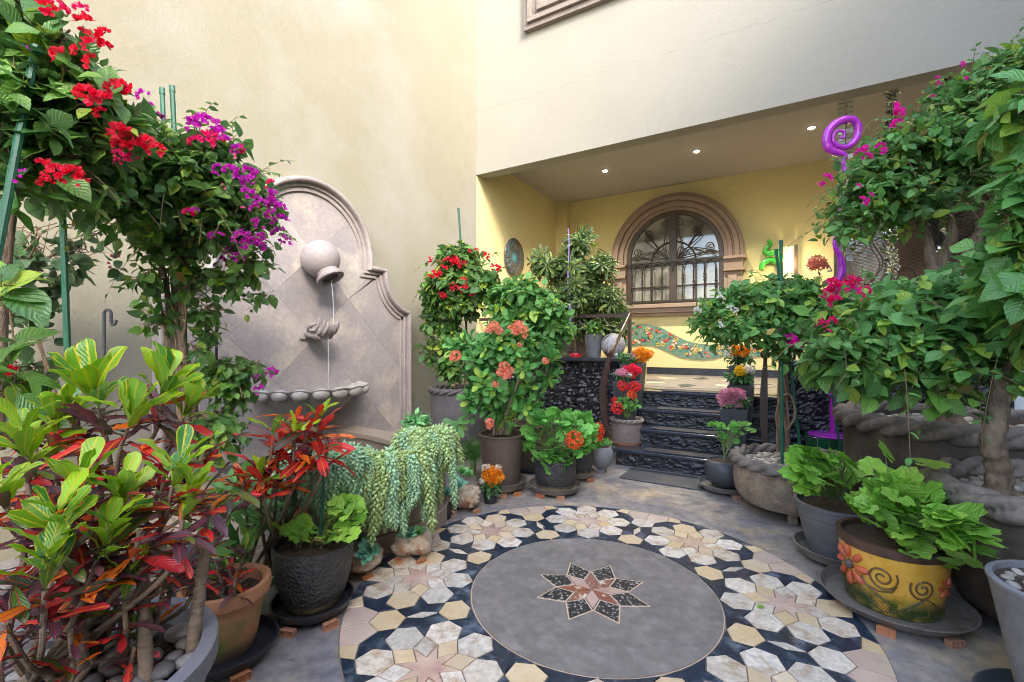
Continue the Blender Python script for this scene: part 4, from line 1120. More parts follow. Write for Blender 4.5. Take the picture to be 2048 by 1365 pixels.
# cupped hands
def hands():
    m = MB()
    hx, hy, hz = 0.03, FC - 0.02, 1.345
    for sg in (-1, 1):
        # wrist and palm: a shallow bowl
        m.tube(smooth_path([(hx, hy + sg * 0.045, hz - 0.03), (hx + 0.07, hy + sg * 0.05, hz - 0.035), (hx + 0.15, hy + sg * 0.052, hz - 0.05), (hx + 0.20, hy + sg * 0.05, hz - 0.05)], 4),
               [0.034 + 0.012 * math.sin(PI * s) for s in np.linspace(0.1, 0.9, 13)], 12)
        for f in range(4):
            yy = hy + sg * (0.014 + f * 0.030)
            L = (0.105, 0.118, 0.11, 0.088)[f]
            x0 = hx + 0.175 - 0.004 * f; z0 = hz - 0.055 + 0.010 * f * f * 0.5
            pts = smooth_path([(x0 - 0.03, yy, z0), (x0 + L * 0.45, yy + sg * 0.002, z0 + 0.0), (x0 + L * 0.82, yy, z0 + 0.028), (x0 + L * 1.0, yy - sg * 0.003, z0 + 0.068), (x0 + L * 1.0, yy - sg * 0.004, z0 + 0.098)], 4)
            rr = [0.0145 - 0.004 * s + 0.0016 * abs(math.sin(s * PI * 2.6)) for s in np.linspace(0, 1, len(pts))]
            m.tube(pts, rr, 10)
            m.sphere(tuple(pts[-1]), rr[-1], 10, 8)
        pts = smooth_path([(hx + 0.07, hy + sg * 0.07, hz - 0.02), (hx + 0.12, hy + sg * 0.105, hz + 0.01), (hx + 0.165, hy + sg * 0.11, hz + 0.035), (hx + 0.20, hy + sg * 0.10, hz + 0.045)], 4)
        m.tube(pts, [0.022 - 0.008 * s for s in np.linspace(0, 1, len(pts))], 10)
        m.sphere(tuple(pts[-1]), 0.0142, 10, 8)
        m.sphere((hx + 0.13, hy + sg * 0.05, hz - 0.055), 0.052, 18, 12, (1.4, 1.0, 0.55))
    m.cube((0.02, hy - 0.11, hz - 0.09), (0.045, hy + 0.11, hz + 0.05))
    o = m.build('cupped_hands', M_STONE, ft, 'all')
    rm = o.modifiers.new('merge', 'REMESH'); rm.mode = 'VOXEL'; rm.voxel_size = 0.0028; rm.use_smooth_shade = True
    sm = o.modifiers.new('soften', 'SMOOTH'); sm.iterations = 1
    return o
hands()
# shell basin
def shell():
    cy, cz, RB = FC - 0.02, 0.80, 0.50
    NL = 9
    vs = []; nseg = 108
    rows = [(0.35, -0.26), (0.60, -0.17), (0.82, -0.09), (0.96, -0.03), (1.07, 0.004), (1.085, 0.018), (0.93, 0.016), (0.90, 0.002), (0.6, -0.02), (0.0, -0.03)]
    for r, z in rows:
        for j in range(nseg + 1):
            a = PI * j / nseg
            lobe = abs(math.sin(a * NL))
            rr = RB * r * (1 + (0.06 * (lobe ** 0.6) - 0.03) * min(1, r * 1.1))
            zz = z + (0.012 * lobe if 0.8 < r else 0)
            vs.append((0.03 + rr * math.sin(a) * 0.80, cy + rr * math.cos(a), cz + zz))
    fs = []
    for i in range(len(rows) - 1):
        for j in range(nseg):
            b = i * (nseg + 1) + j
            fs.append((b, b + 1, b + nseg + 2, b + nseg + 1))
    MB().add(vs, fs).build('shell_basin', surf('grey_shell_stone', (0.33, 0.30, 0.28), (0.40, 0.37, 0.345), 6, 0.5, 0.001, 50, stain=(0.28, 0.30, 0.26), sscale=5, slo=0.5, shi=0.75), ft, True)
    M_SHELL = surf('pale_shell_lobe', (0.34, 0.31, 0.29), (0.41, 0.38, 0.355), 6, 0.5, 0.001, 50)
    for k in range(NL):
        a = PI * (k + 0.5) / NL
        rr = RB * 1.0
        c = (0.03 + rr * math.sin(a) * 0.80, cy + rr * math.cos(a), cz - 0.03)
        pts = [(0.03 + (rr + 0.028 * math.sin(b)) * math.sin(a + (b2 - 0.5) * 0.30) * 0.80, cy + (rr + 0.01) * math.cos(a + (b2 - 0.5) * 0.30), cz - 0.01 - 0.055 * math.sin(b)) for b, b2 in zip(np.linspace(0, PI, 12), np.linspace(0, 1, 12))]
        MB().sphere((0.03 + (rr + 0.004) * math.sin(a) * 0.80, cy + rr * math.cos(a), cz - 0.012), 0.085, 18, 12, (0.42 + 0.35 * abs(math.cos(a)), 0.5 + 0.5 * math.sin(a), 0.62)).build('scallop', M_SHELL, ft, 'all')
    MB().cube((0.03, cy - 0.16, 0.50), (0.16, cy + 0.16, 0.62)).build('bracket', M_STONE, ft, bev=0.02)
shell()
M_WATER = surf('running_water', (0.75, 0.78, 0.80), None, rough=0.08)
M_WATER.node_tree.nodes['Principled BSDF'].inputs['Alpha'].default_value = 0.3
p0 = Vector(bc) + ax * 0.22
pts = smooth_path([p0, (p0.x + 0.02, p0.y + 0.004, p0.z - 0.20), (p0.x + 0.022, p0.y + 0.006, 1.34)], 5)
o = MB().tube(pts, 0.0035, 6).build('water_jet', M_WATER, None, True); tag(o, 'thin water jet falling from the ball spout into the stone hands', 'water jet')
o = MB().tube(smooth_path([(0.24, FC - 0.02, 1.33), (0.265, FC - 0.02, 1.31), (0.275, FC - 0.02, 1.1), (0.27, FC - 0.015, 0.79)], 5), 0.0028, 6).build('water_jet', M_WATER, None, True)
tag(o, 'thin water jet falling from the stone hands into the shell basin', 'water jet')

# pool in front of the fountain
PP = [(0.0, 1.42), (0.6, 1.35), (1.10, 1.36), (1.50, 1.50), (1.76, 1.78), (1.84, 2.12), (1.80, 2.42), (1.58, 2.72), (1.2, 2.98), (0.65, 3.12), (0.0, 3.18)]
pp = [tuple(p) for p in smooth_path([(a, b, 0) for a, b in PP], 6)]
pp = [(p[0], p[1]) for p in pp]
pool = empty('fountain_pool', (0.9, 2.4, 0), 'curved beige stone pool wall below the fountain', 'pool')
def pool_wall(name, d0, d1, z0, z1, m):
    A, B = offset_open(pp, d0), offset_open(pp, d1)
    vs = []
    for (a, b), (c, d) in zip(A, B):
        a = max(a, 0.003); c = max(c, 0.003)
        vs += [(a, b, z1), (c, d, z1), (c, d, z0), (a, b, z0)]
    fs = []
    for i in range(len(A) - 1):
        for j in range(4):
            k = (j + 1) % 4
            fs.append((i * 4 + j, i * 4 + k, (i + 1) * 4 + k, (i + 1) * 4 + j))
    return MB().add(vs, fs).build(name, m, pool, True, bev=0.006)
pool_wall('base_course', -0.0, 0.22, 0.001, 0.115, M_POOL)
pool_wall('pool_wall', 0.022, 0.20, 0.1155, 0.335, M_POOL)
pool_wall('coping', 0.004, 0.235, 0.336, 0.385, M_POOL)
ww = [(max(a, 0.004), b) for a, b in offset_open(pp, 0.19)]
MB().prism(ww, 0.002, 0.26).build('water', surf('dark_pool_water', (0.02, 0.03, 0.025), (0.03, 0.04, 0.03), 3, 0.06, 0.002, 8, spec=0.6), pool)

# ============================================================ pots
def rope(c, rr, a, m, name, parent, nl, seg=200, ph=0.0, squash=1.0, ratio=-1.5):
    """a twisted stone rope lying on a circle"""
    vs = []; nf = 20; seg = int(seg * 1.5)
    for i in range(seg):
        th = 2 * PI * i / seg
        for j in range(nf):
            fi = 2 * PI * j / nf
            h = abs(math.sin(nl * th / 2 + fi * ratio + ph))
            r = a * (0.34 + 0.74 * h ** 0.6) * (1 + 0.05 * noise.noise(Vector((th * 9, fi, rr * 5))))
            q = rr + r * math.cos(fi)
            vs.append((c[0] + q * math.cos(th), c[1] + q * math.sin(th), c[2] + r * math.sin(fi) * squash))
    fs = []
    for i in range(seg):
        for j in range(nf):
            k, l = (i + 1) % seg, (j + 1) % nf
            fs.append((i * nf + j, k * nf + j, k * nf + l, i * nf + l))
    return MB().add(vs, fs).build(name, m, parent, 'all')
def round_pot(name, label, cat, c, z0, z1, r0, r1, m, prof=None, rim=0.012, soil=True, rimh=0.02, group=None, seg=56, wob=0.0, soilz=None):
    t = empty(name, (c[0], c[1], z0), label, cat, group)
    h = z1 - z0
    if prof is None: prof = [(0, 0), (1, 1)]
    P = [(r0 + (r1 - r0) * b if isinstance(b, float) or isinstance(b, int) else b, a * h) for a, b in prof]
    P2 = [(0.0, 0.0)] + P
    th = max(0.008, r1 * 0.07)
    rl = P[-1][0]
    if rim:
        P2[-1] = (rl, h - rimh)
        P2 += [(rl + rim, h - rimh), (rl + rim, h - 0.003), (rl + rim - 0.004, h), (rl - th, h)]
    else:
        P2 += [(rl - th, h)]
    P2 += [(rl - th - 0.003, h - 0.05), (rl - th - 0.01, h - 0.08)]
    MB().lathe(P2, (c[0], c[1], z0), seg, wob=wob).build('pot_body', m, t, True)
    if soil:
        sz = soilz if soilz is not None else z1 - 0.035
        n = 20; vs = [(c[0], c[1], sz + 0.01)]; fs = []
        rs = rl - th - 0.002
        for q in range(1, 5):
            for j in range(n):
                a = 2 * PI * j / n; r = rs * q / 4
                vs.append((c[0] + r * math.cos(a), c[1] + r * math.sin(a), sz + 0.01 * noise.noise(Vector((r * 30, a * 3, c[0] * 9)))))
        for j in range(n):
            fs.append((0, 1 + j, 1 + (j + 1) % n))
            for q in range(3): fs.append((1 + q * n + j, 1 + (q + 1) * n + j, 1 + (q + 1) * n + (j + 1) % n, 1 + q * n + (j + 1) % n))
        MB().add(vs, fs).build('soil', M_SOIL, t, True)
    return t
def saucer(c, z, r, m, label, h=0.035, group='saucers under the flowerpots'):
    o = MB().lathe([(0, 0), (r * 0.86, 0), (r * 0.97, h * 0.8), (r, h), (r - 0.008, h + 0.002), (r * 0.90, 0.010), (0, 0.008)], (0, 0, 0), 48).build('saucer', m, None, True)
    o.location = (c[0], c[1], z)
    return tag(o, label, 'saucer', group)
foot_me = []
def foot_mesh():
    b = MB()
    for k in range(3):
        b.cube((-0.03 + k * 0.021, -0.012, 0.001), (-0.03 + k * 0.021 + 0.018, 0.012, 0.006))
    b.cube((-0.03, -0.012, 0.006), (0.03, 0.012, 0.026))
    for k in range(4): b.cube((-0.031 + k * 0.0198, 0.0125, 0.004), (-0.031 + k * 0.0198 + 0.003, 0.019, 0.027))
    b.cube((-0.031, 0.0125, 0.0005), (0.0315, 0.019, 0.0036)); b.cube((-0.031, 0.0125, 0.0272), (0.0315, 0.019, 0.030))
    o = b.build('pot_foot', M_TERRA); me = o.data; bpy.data.objects.remove(o); return me
FOOT = foot_mesh()
def foot(x, y, rz, label, s=1.0, z=0.0):
    o = link('pot_foot', FOOT); o.location = (x, y, z); o.rotation_euler = (0, 0, rz); o.scale = (s, s, s)
    return tag(o, label, 'pot foot', 'terracotta feet under pots and saucers')
def feet(c, r, label, angs=(-2.4, -1.4, -0.3), s=1.0):
    names = ['leftmost visible', 'front', 'rightmost visible', 'rear']
    for k, a in enumerate(angs):
        ang = a + YAW
        foot(c[0] + r * math.cos(ang), c[1] + r * math.sin(ang), ang + PI / 2 + 3.14159, '%s terracotta foot under %s' % (names[k], label), s)
peb_mes = []
def pebble_meshes():
    for k in range(4):
        b = MB(); b.sphere((0, 0, 0), 1.0, 10, 7)
        rr = random.Random(k)
        b.v = [(x * (1 + 0.22 * noise.noise(Vector((x + k * 5, y, z)))) * 1.0, y * (0.72 + 0.1 * rr.random()), z * 0.45) for x, y, z in b.v]
        for m in (M_PEB, M_PEBD):
            o = b.build('pebble', m, None, 'all'); peb_mes.append(o.data); bpy.data.objects.remove(o)
pebble_meshes()
def pebbles(parent, c, z, r, n, s0, s1, dark=False, keep=None):
    pts = []; tries = 0
    off = off_of(parent)
    while len(pts) < n and tries < n * 30:
        tries += 1
        a = random.uniform(0, 2 * PI); q = r * math.sqrt(random.random()); s = random.uniform(s0, s1)
        x, y = c[0] + q * math.cos(a), c[1] + q * math.sin(a)
        if any((x - u) ** 2 + (y - v) ** 2 < (0.7 * (s + w_)) ** 2 for u, v, w_ in pts): continue
        pts.append((x, y, s))
        me = peb_mes[random.randrange(4) * 2 + (1 if dark else 0)]
        o = link('pebble', me, parent)
        o.location = (x - off[0], y - off[1], z + s * 0.25 - off[2]); o.scale = (s, s, s)
        o.rotation_euler = (random.uniform(-.3, .3), random.uniform(-.3, .3), random.uniform(0, 6.28))
def ground_pos(px, yfront, z, rpx):
    """centre of a round thing whose front lower edge shows at row yfront; returns centre, depth and metres per pixel"""
    d = (H - z) * F / (yfront - HOR)
    r = rpx * d / F
    r = rpx * (d + r) / F
    return at(px, HOR, d + r)[:2], d + r, (d + r) / F

pots = {}
# --- big stone planters on the near side
c, d, s = None, 3.3, 0
cc = at(1592, HOR, 3.3)[:2]
t = empty('stone_planter', (cc[0], cc[1], 0), 'rough round volcanic stone planter with pebbles beside the steps', 'planter')
MB().lathe([(0, 0.06), (0.30, 0.062), (0.37, 0.085), (0.40, 0.14), (0.41, 0.22), (0.41, 0.33), (0.34, 0.345), (0.335, 0.30), (0, 0.30)], (cc[0], cc[1], 0), 72, wob=0.02).build('planter_body', M_ROUGH, t, True)
rope((cc[0], cc[1], 0.365), 0.40, 0.042, M_ROPE, 'rope_rim', t, 22, 240)
MB().lathe([(0.0, 0.335), (0.335, 0.335)], (cc[0], cc[1], 0), 32).build('gravel', M_GRIT, t)
for a in (-2.2, -0.9, 0.6):
    x, y = cc[0] + 0.27 * math.cos(a + YAW), cc[1] + 0.27 * math.sin(a + YAW)
    MB().cube((x - 0.03, y - 0.03, 0.0), (x + 0.03, y + 0.03, 0.072)).build('foot_block', M_ROUGH, t, bev=0.006)
pebbles(t, cc, 0.34, 0.315, 130, 0.022, 0.036)
pots['stone'] = (cc, 0.345)
cc = at(1906, HOR, 2.94)[:2]
t = empty('stone_planter', (cc[0], cc[1], 0), 'largest grey stone planter with thick rope rim behind the geraniums', 'planter')
MB().lathe([(0, 0.04), (0.5, 0.042), (0.56, 0.08), (0.575, 0.3), (0.58, 0.71), (0.50, 0.72), (0.49, 0.66), (0, 0.66)], (cc[0], cc[1], 0), 80, wob=0.008).build('planter_body', M_CLAYD, t, True)
rope((cc[0], cc[1], 0.715), 0.575, 0.062, M_ROPE, 'rope_rim', t, 22, 300)
MB().lathe([(0.0, 0.672), (0.495, 0.672)], (cc[0], cc[1], 0), 32).build('gravel', M_GRIT, t)
pebbles(t, cc, 0.672, 0.46, 110, 0.026, 0.05)
pots['large'] = (cc, 0.68)
cc = at(2170, HOR, 1.93)[:2]
t = empty('stone_planter', (cc[0], cc[1], 0), 'dark stone planter with rope rim and a leaning tree trunk behind the painted pot', 'planter')
MB().lathe([(0, 0.03), (0.33, 0.032), (0.40, 0.06), (0.455, 0.16), (0.485, 0.32), (0.49, 0.53), (0.41, 0.545), (0.40, 0.50), (0, 0.50)], (cc[0], cc[1], 0), 80, wob=0.01).build('planter_body', M_CLAYD, t, True)
rope((cc[0], cc[1], 0.56), 0.475, 0.058, M_ROPE, 'rope_rim', t, 16, 300)
MB().lathe([(0.0, 0.53), (0.41, 0.53)], (cc[0], cc[1], 0), 32).build('gravel', M_GRIT, t)
pebbles(t, cc, 0.532, 0.38, 120, 0.022, 0.042)
pots['near'] = (cc, 0.54)
# grey wall-side planter of the red bougainvillea
cc = at(918, HOR, 4.95)[:2]
t = empty('rope_pot', (cc[0], cc[1], 0), 'large grey-blue clay pot with rope rim by the wall under the red bougainvillea', 'pot')
MB().lathe([(0, 0.02), (0.24, 0.02), (0.27, 0.06), (0.30, 0.4), (0.305, 0.70), (0.27, 0.705), (0.26, 0.62), (0, 0.62)], (cc[0], cc[1], 0), 64).build('pot_body', M_CLAYG, t, True)
rope((cc[0], cc[1], 0.715), 0.295, 0.036, M_CLAYG, 'rope_rim', t, 20, 220)
MB().lathe([(0.0, 0.64), (0.265, 0.64)], (cc[0], cc[1], 0), 24).build('soil', M_SOIL, t)
pots['wall'] = (cc, 0.64)
# rope pot under the schefflera, standing on the porch floor
cc = aty(1150, HOR, FY + 0.85)[:2]
t = empty('rope_pot', (cc[0], cc[1], PZ), 'purplish clay pot with rope rim holding the schefflera on the porch', 'pot')
MB().lathe([(0, 0.0), (0.30, 0.0), (0.33, 0.05), (0.36, 0.62), (0.32, 0.63), (0.31, 0.56), (0, 0.56)], (cc[0], cc[1], PZ), 56).build('pot_body', M_CLAYB, t, True)
rope((cc[0], cc[1], PZ + 0.64), 0.355, 0.036, M_CLAYB, 'rope_rim', t, 22, 220)
pots['schef'] = (cc, PZ + 0.6)
# rope pot on the first step
cc = at(1253, HOR, 4.80)[:2]
t = empty('rope_pot', (cc[0], cc[1], 0.17), 'weathered clay pot with rope rim on the lowest step', 'pot')
MB().lathe([(0, 0.03), (0.155, 0.03), (0.16, 0.09), (0.158, 0.235), (0.13, 0.24), (0.125, 0.2), (0, 0.2)], (cc[0], cc[1], 0.17), 48).build('pot_body', M_CLAYB, t, True)
rope((cc[0], cc[1], 0.415), 0.158, 0.021, M_CLAYB, 'rope_rim', t, 20, 200)
MB().lathe([(0, 0), (0.15, 0.0), (0.165, 0.028), (0.14, 0.026), (0, 0.01)], (cc[0], cc[1], 0.171), 40).build('clay_tray', M_TERRA, t, True)
MB().lathe([(0.0, 0.385), (0.13, 0.385)], (cc[0], cc[1], 0), 24).build('soil', M_SOIL, t)
pots['step'] = (cc, 0.39)

# --- euphorbia pot
c, d, s = ground_pos(1003, 985, 0.045, 52)
feet(c, 50 * s, 'the saucer of the tall brown pot', (-1.5, -0.9))
saucer(c, 0.03, 52 * s, M_SAUCER, 'thick dark saucer under the tall brown pot', 0.06)
c = at(1003, HOR, d)[:2]
round_pot('flower_pot', 'tall dark brown tapered pot holding the crown of thorns', 'pot', c, 0.045, 0.47, 35 * s, 45 * s, M_BROWNP, rim=0.008, rimh=0.012)
pots['euph'] = (c, 0.44)
# --- geranium pot
c, d, s = ground_pos(1110, 992, 0.04, 53)
feet(c, 46 * s, 'the wide saucer of the big red geranium', (-2.3, -1.45))
saucer(c, 0.03, 53 * s, M_SAUCER, 'wide grey saucer under the bushy geranium with two orange-red heads', 0.045)
round_pot('flower_pot', 'dark grey rounded pot under the bushy geranium', 'pot', c, 0.04, 0.28, 30 * s, 42 * s, M_HAMMER, prof=[(0, 0.2), (0.15, 0.6), (0.5, 0.95), (1, 1.0)], rim=0.0)
pots['ger1'] = (c, 0.25)
c, d, s = ground_pos(1155, 958, 0.04, 36)
feet(c, 34 * s, 'the saucer behind the bushy geranium', (-0.9,))
saucer(c, 0.03, 37 * s, M_SAUCER, 'grey saucer half hidden behind the bushy geranium', 0.04)
round_pot('flower_pot', 'dark rounded pot half hidden behind the bushy geranium', 'pot', c, 0.04, 0.27, 22 * s, 31 * s, M_HAMMER, prof=[(0, 0.2), (0.15, 0.6), (0.5, 0.95), (1, 1.0)], rim=0.0)
pots['ger2'] = (c, 0.25)
c = at(1063, HOR, 4.45)[:2]
saucer(c, 0.005, 0.23, M_BLACKP, 'black saucer on the floor behind the tall brown pot', 0.05)
round_pot('flower_pot', 'brown bowl-topped pot behind the crown of thorns', 'pot', c, 0.02, 0.44, 0.14, 0.20, M_BROWNP, rim=0.008, rimh=0.012)
pots['lightb'] = (c, 0.41)
# --- ball pot with orange geranium
c = at(1203, HOR, 4.30)[:2]
t = empty('ball_pot', (c[0], c[1], 0), 'round light grey stoneware bowl on a foot block with an orange geranium', 'pot')
MB().lathe([(0, 0.045), (0.05, 0.046), (0.09, 0.08), (0.112, 0.14), (0.108, 0.20), (0.085, 0.245), (0.078, 0.25), (0.072, 0.245), (0.07, 0.2), (0, 0.2)], (c[0], c[1], 0), 48).build('pot_body', M_LTGREY, t, 'all')
MB().cube((c[0] - 0.035, c[1] - 0.035, 0), (c[0] + 0.035, c[1] + 0.035, 0.05)).build('foot_block', M_LTGREY, t)
MB().lathe([(0.0, 0.235), (0.074, 0.235)], (c[0], c[1], 0), 20).build('soil', M_SOIL, t)
pots['ball'] = (c, 0.24)
# --- marigold pot
c, d, s = ground_pos(981, 1010, 0, 14)
round_pot('nursery_pot', 'small black nursery pot with orange and white kalanchoe', 'pot', c, 0.001, 0.125, 13 * s, 16 * s, M_BLACKP, rim=0.003, rimh=0.01, seg=32)
pots['kal'] = (c, 0.10)
c, d, s = ground_pos(889, 1042, 0, 14)
round_pot('nursery_pot', 'small black cylindrical pot beside the carved rock planter', 'pot', c, 0.001, 0.10, 13 * s, 14 * s, M_BLACKP, rim=0.0, seg=32)
pots['smallb'] = (c, 0.08)
# --- hammered pot
c, d, s = ground_pos(626, 1252, 0.045, 77)
feet(c, 74 * s, 'the saucer of the hammered charcoal pot', (-2.62, -1.75, -0.75), 1.0)
saucer(c, 0.03, 78 * s, M_BLACKP, 'black saucer under the hammered charcoal pot', 0.04)
c = at(628, HOR, d + 0.01)[:2]
round_pot('flower_pot', 'hammered charcoal pot with a small red geranium and green cane', 'pot', c, 0.04, 0.318, 46 * s, 76 * s, M_HAMMER, prof=[(0, 0.0), (0.04, 0.15), (0.2, 0.48), (0.5, 0.82), (0.8, 0.97), (1, 1.0)], rim=0.0, soilz=0.285)
pots['ham'] = (c, 0.29); 
# --- terracotta pot
c, d, s = ground_pos(452, 1362, 0.045, 92)
feet(c, 88 * s, 'the saucer of the mossy terracotta pot', (-0.75,), 1.0)
saucer(c, 0.025, 95 * s, M_BLACKP, 'black saucer under the mossy terracotta pot', 0.04)
c = at(452, HOR, d + 0.01)[:2]
t = empty('flower_pot', (c[0], c[1], 0.035), 'terracotta pot with green moss and a thick rolled rim', 'pot')
r1 = 80 * s
MB().lathe([(0, 0), (50 * s, 0), (55 * s, 0.03), (68 * s, 0.18), (68.5 * s, 0.205), (r1, 0.212), (r1 * 1.03, 0.232), (r1, 0.258), (r1 - 0.014, 0.262), (r1 - 0.028, 0.25), (r1 - 0.032, 0.19), (0, 0.185)], (c[0], c[1], 0.035), 64).build('pot_body', M_TERRAM, t, True)
MB().lathe([(0.0, 0.245), (r1 - 0.03, 0.245)], (c[0], c[1], 0), 24).build('soil', M_SOIL, t)
pots['terra'] = (c, 0.25)
# --- big grey pot nearest the camera
c = at(110, HOR, 1.04)[:2]
round_pot('flower_pot', 'large smooth grey pot full of croton stems and river stones nearest the camera', 'pot', c, 0.002, 0.47, 0.22, 0.30, M_LTGREY, rim=0.014, rimh=0.05, seg=72, soilz=0.41)
t = bpy.data.objects[-1] if False else None
bigpot = [o for o in COL.objects if o.get('label', '').startswith('large smooth grey pot')][0]
pebbles(bigpot, c, 0.42, 0.25, 90, 0.022, 0.05, dark=True)
pots['big'] = (c, 0.42)
c = at(548, HOR, 2.25)[:2]
round_pot('flower_pot', 'small white glazed pot with a succulent behind the hammered pot', 'pot', c, 0.001, 0.09, 0.042, 0.052, M_WHITEC, rim=0.004, rimh=0.008, seg=32)
pots['white'] = (c, 0.08)
c = at(383, HOR, 1.62)[:2]
t = empty('glazed_cup', (c[0], c[1], 0.24), 'small navy and white glazed cup in the terracotta pot', 'cup')
MB().lathe([(0, 0), (0.02, 0), (0.024, 0.07), (0.021, 0.07), (0.018, 0.01), (0, 0.01)], (c[0], c[1], 0.24), 24).build('cup_body', M_BLUE, t, True)
MB().lathe([(0.0247, 0.05), (0.0254, 0.07), (0.021, 0.072)], (c[0], c[1], 0.24), 24).build('white_band', M_WHITEC, t, True)
# --- near geranium pots
c, d, s = ground_pos(1678, 1142, 0.045, 78)
saucer(c, 0.025, 79 * s, M_SAUCER, 'brown-grey wet saucer under the ribbed grey pot', 0.05)
feet(c, 70 * s, 'the saucer of the ribbed grey pot', (-2.2, -1.3), 0.9)
round_pot('flower_pot', 'ribbed charcoal pot with a lime geranium', 'pot', c, 0.04, 0.325, 52 * s, 77 * s, M_GREYP, rim=0.004, rimh=0.01)
pots['rib'] = (c, 0.29)
c, d, s = ground_pos(1786, 1275, 0.05, 124)
saucer(c, 0.028, 124 * s, M_SAUCER, 'wide grey saucer under the painted yellow pot', 0.04)
feet(c, 112 * s, 'the saucer of the painted yellow pot', (-2.35, -1.45), 1.0)
# painted pot with relief
def painted_mat():
    m, t, p, o = nodes('glazed_yellow_and_green')
    tc = N(t, 'ShaderNodeTexCoord').outputs['Object']
    sx = N(t, 'ShaderNodeSeparateXYZ'); t.links.new(tc, sx.inputs[0])
    n1 = noi(t, tc, 14, 6, 0.7); n2 = noi(t, tc, 5, 4)
    c = mixc(t, mapr(t, n1, 0.35, 0.65), (0.66, 0.33, 0.025), (0.74, 0.44, 0.08))
    c = mixc(t, mapr(t, noi(t, tc, 30, 5), 0.6, 0.7), c, (0.42, 0.20, 0.05))
    z = math_(t, 'ADD', sx.outputs[2], math_(t, 'MULTIPLY', n2, 0.10))
    g = math_(t, 'MULTIPLY', mapr(t, z, 0.155, 0.105), mapr(t, noi(t, tc, 12, 4), 0.34, 0.52))
    c = mixc(t, g, c, (0.03, 0.075, 0.008))
    t.links.new(c, p.inputs['Base Color']); p.inputs['Roughness'].default_value = 0.35; p.inputs['Coat Weight'].default_value = 0.25
    bn = N(t, 'ShaderNodeBump'); bn.inputs['Distance'].default_value = 0.002
    t.links.new(n1, bn.inputs['Height']); t.links.new(bn.outputs[0], p.inputs['Normal'])
    return m
c = at(1784, HOR, d + 0.0)[:2]
t = empty('painted_pot', (c[0], c[1], 0.04), 'glazed yellow and green pot with red flower and spirals in relief', 'pot')
rt, rb_ = 90 * s, 76 * s
hh = 0.30
M_PAINT = painted_mat()
MB().lathe([(0, 0), (rb_ * 0.96, 0), (rb_, 0.012), (rb_ + (rt - rb_) * 0.86, hh * 0.86)], (c[0], c[1], 0.04), 72).build('pot_body', M_PAINT, t, True)
MB().lathe([(rb_ + (rt - rb_) * 0.86 + 0.0005, hh * 0.86), (rt + 0.005, hh * 0.88), (rt + 0.008, hh * 0.93), (rt + 0.007, hh), (rt - 0.014, hh + 0.002), (rt - 0.02, hh * 0.8), (0, hh * 0.78)], (c[0], c[1], 0.04), 72, wob=0.012).build('brown_rim', surf('rough_brown_glaze', (0.05, 0.028, 0.02), (0.10, 0.05, 0.032), 12, 0.5, 0.002, 50), t, True)
MB().lathe([(0.0, 0.315), (rt - 0.016, 0.315)], (c[0], c[1], 0), 32).build('soil', M_SOIL, t)
def on_pot(a, zz, lift=0.002):
    """point on the tapered wall: a = angle seen from the camera (0 = front), zz = height share"""
    ca = math.atan2(CAM[1] - c[1], CAM[0] - c[0]) + a
    r = rb_ + (rt - rb_) * zz + lift
    return (c[0] + r * math.cos(ca), c[1] + r * math.sin(ca), 0.04 + hh * zz)
M_LINE = surf('dark_olive_line', (0.05, 0.05, 0.015), (0.08, 0.07, 0.02), 20, 0.4)
M_SPIR = surf('brown_relief', (0.11, 0.065, 0.025), (0.16, 0.09, 0.03), 20, 0.4)
M_REDF = surf('rust_red_relief', (0.42, 0.07, 0.03), (0.55, 0.13, 0.06), 20, 0.35)
def spir(a0, z0, ra_, rz, sg, tail):
    pts = [on_pot(a0 + sg * ra_ * (0.15 + 0.85 * s_) * math.cos(2.0 * 2 * PI * s_ + 0.5), z0 + rz * (0.15 + 0.85 * s_) * math.sin(2.0 * 2 * PI * s_ + 0.5)) for s_ in np.linspace(0, 1, 40)]
    if tail: pts += [on_pot(a, z) for a, z in tail]
    MB().tube(pts, 0.0042, 6).build('relief_spiral', M_SPIR, t, True)
fa, fz = -0.88, 0.56
spir(-0.18, 0.56, 0.29, 0.19, 1, [])
spir(0.55, 0.50, 0.25, 0.17, -1, [])
MB().tube([on_pot(a, z) for a, z in ((fa + 0.3, 0.48), (-0.5, 0.38), (-0.25, 0.34), (-0.0, 0.38), (0.08, 0.48))], 0.0042, 6).build('relief_stem', M_SPIR, t, True)
for k in range(8):
    a = k * PI / 4
    pts = [on_pot(fa + 0.46 * s_ * math.cos(a), fz + 0.30 * s_ * math.sin(a), 0.003) for s_ in (0.35, 0.55, 0.8, 1.0)]
    MB().tube(pts, [0.006, 0.014, 0.017, 0.008], 8).build('relief_petal', M_REDF, t, True)
MB().sphere(on_pot(fa, fz, 0.0), 0.022, 14, 10, (1, 1, 1)).build('relief_flower_centre', surf('dark_flower_centre', (0.07, 0.05, 0.04), (0.14, 0.11, 0.09), 90, 0.5, 0.002, 90), t, 'all')
for k in range(6):
    a = k * PI / 3
    pts = [on_pot(1.12 + 0.24 * s_ * math.cos(a), 0.50 + 0.14 * s_ * math.sin(a), 0.003) for s_ in (0.35, 0.7, 1.0)]
    MB().tube(pts, [0.004, 0.009, 0.005], 8).build('relief_petal', M_REDF, t, True)
zig = [(-1.35, 0.42), (-0.95, 0.20), (-0.55, 0.40), (0.10, 0.12), (0.62, 0.36), (1.2, 0.14)]
for i in range(len(zig) - 1):
    a_, b_ = zig[i], zig[i + 1]
    MB().tube([on_pot(a_[0] + (b_[0] - a_[0]) * q, a_[1] + (b_[1] - a_[1]) * q, 0.001) for q in np.linspace(0, 1, 6)], 0.003, 6).build('relief_line', M_LINE, t, True)
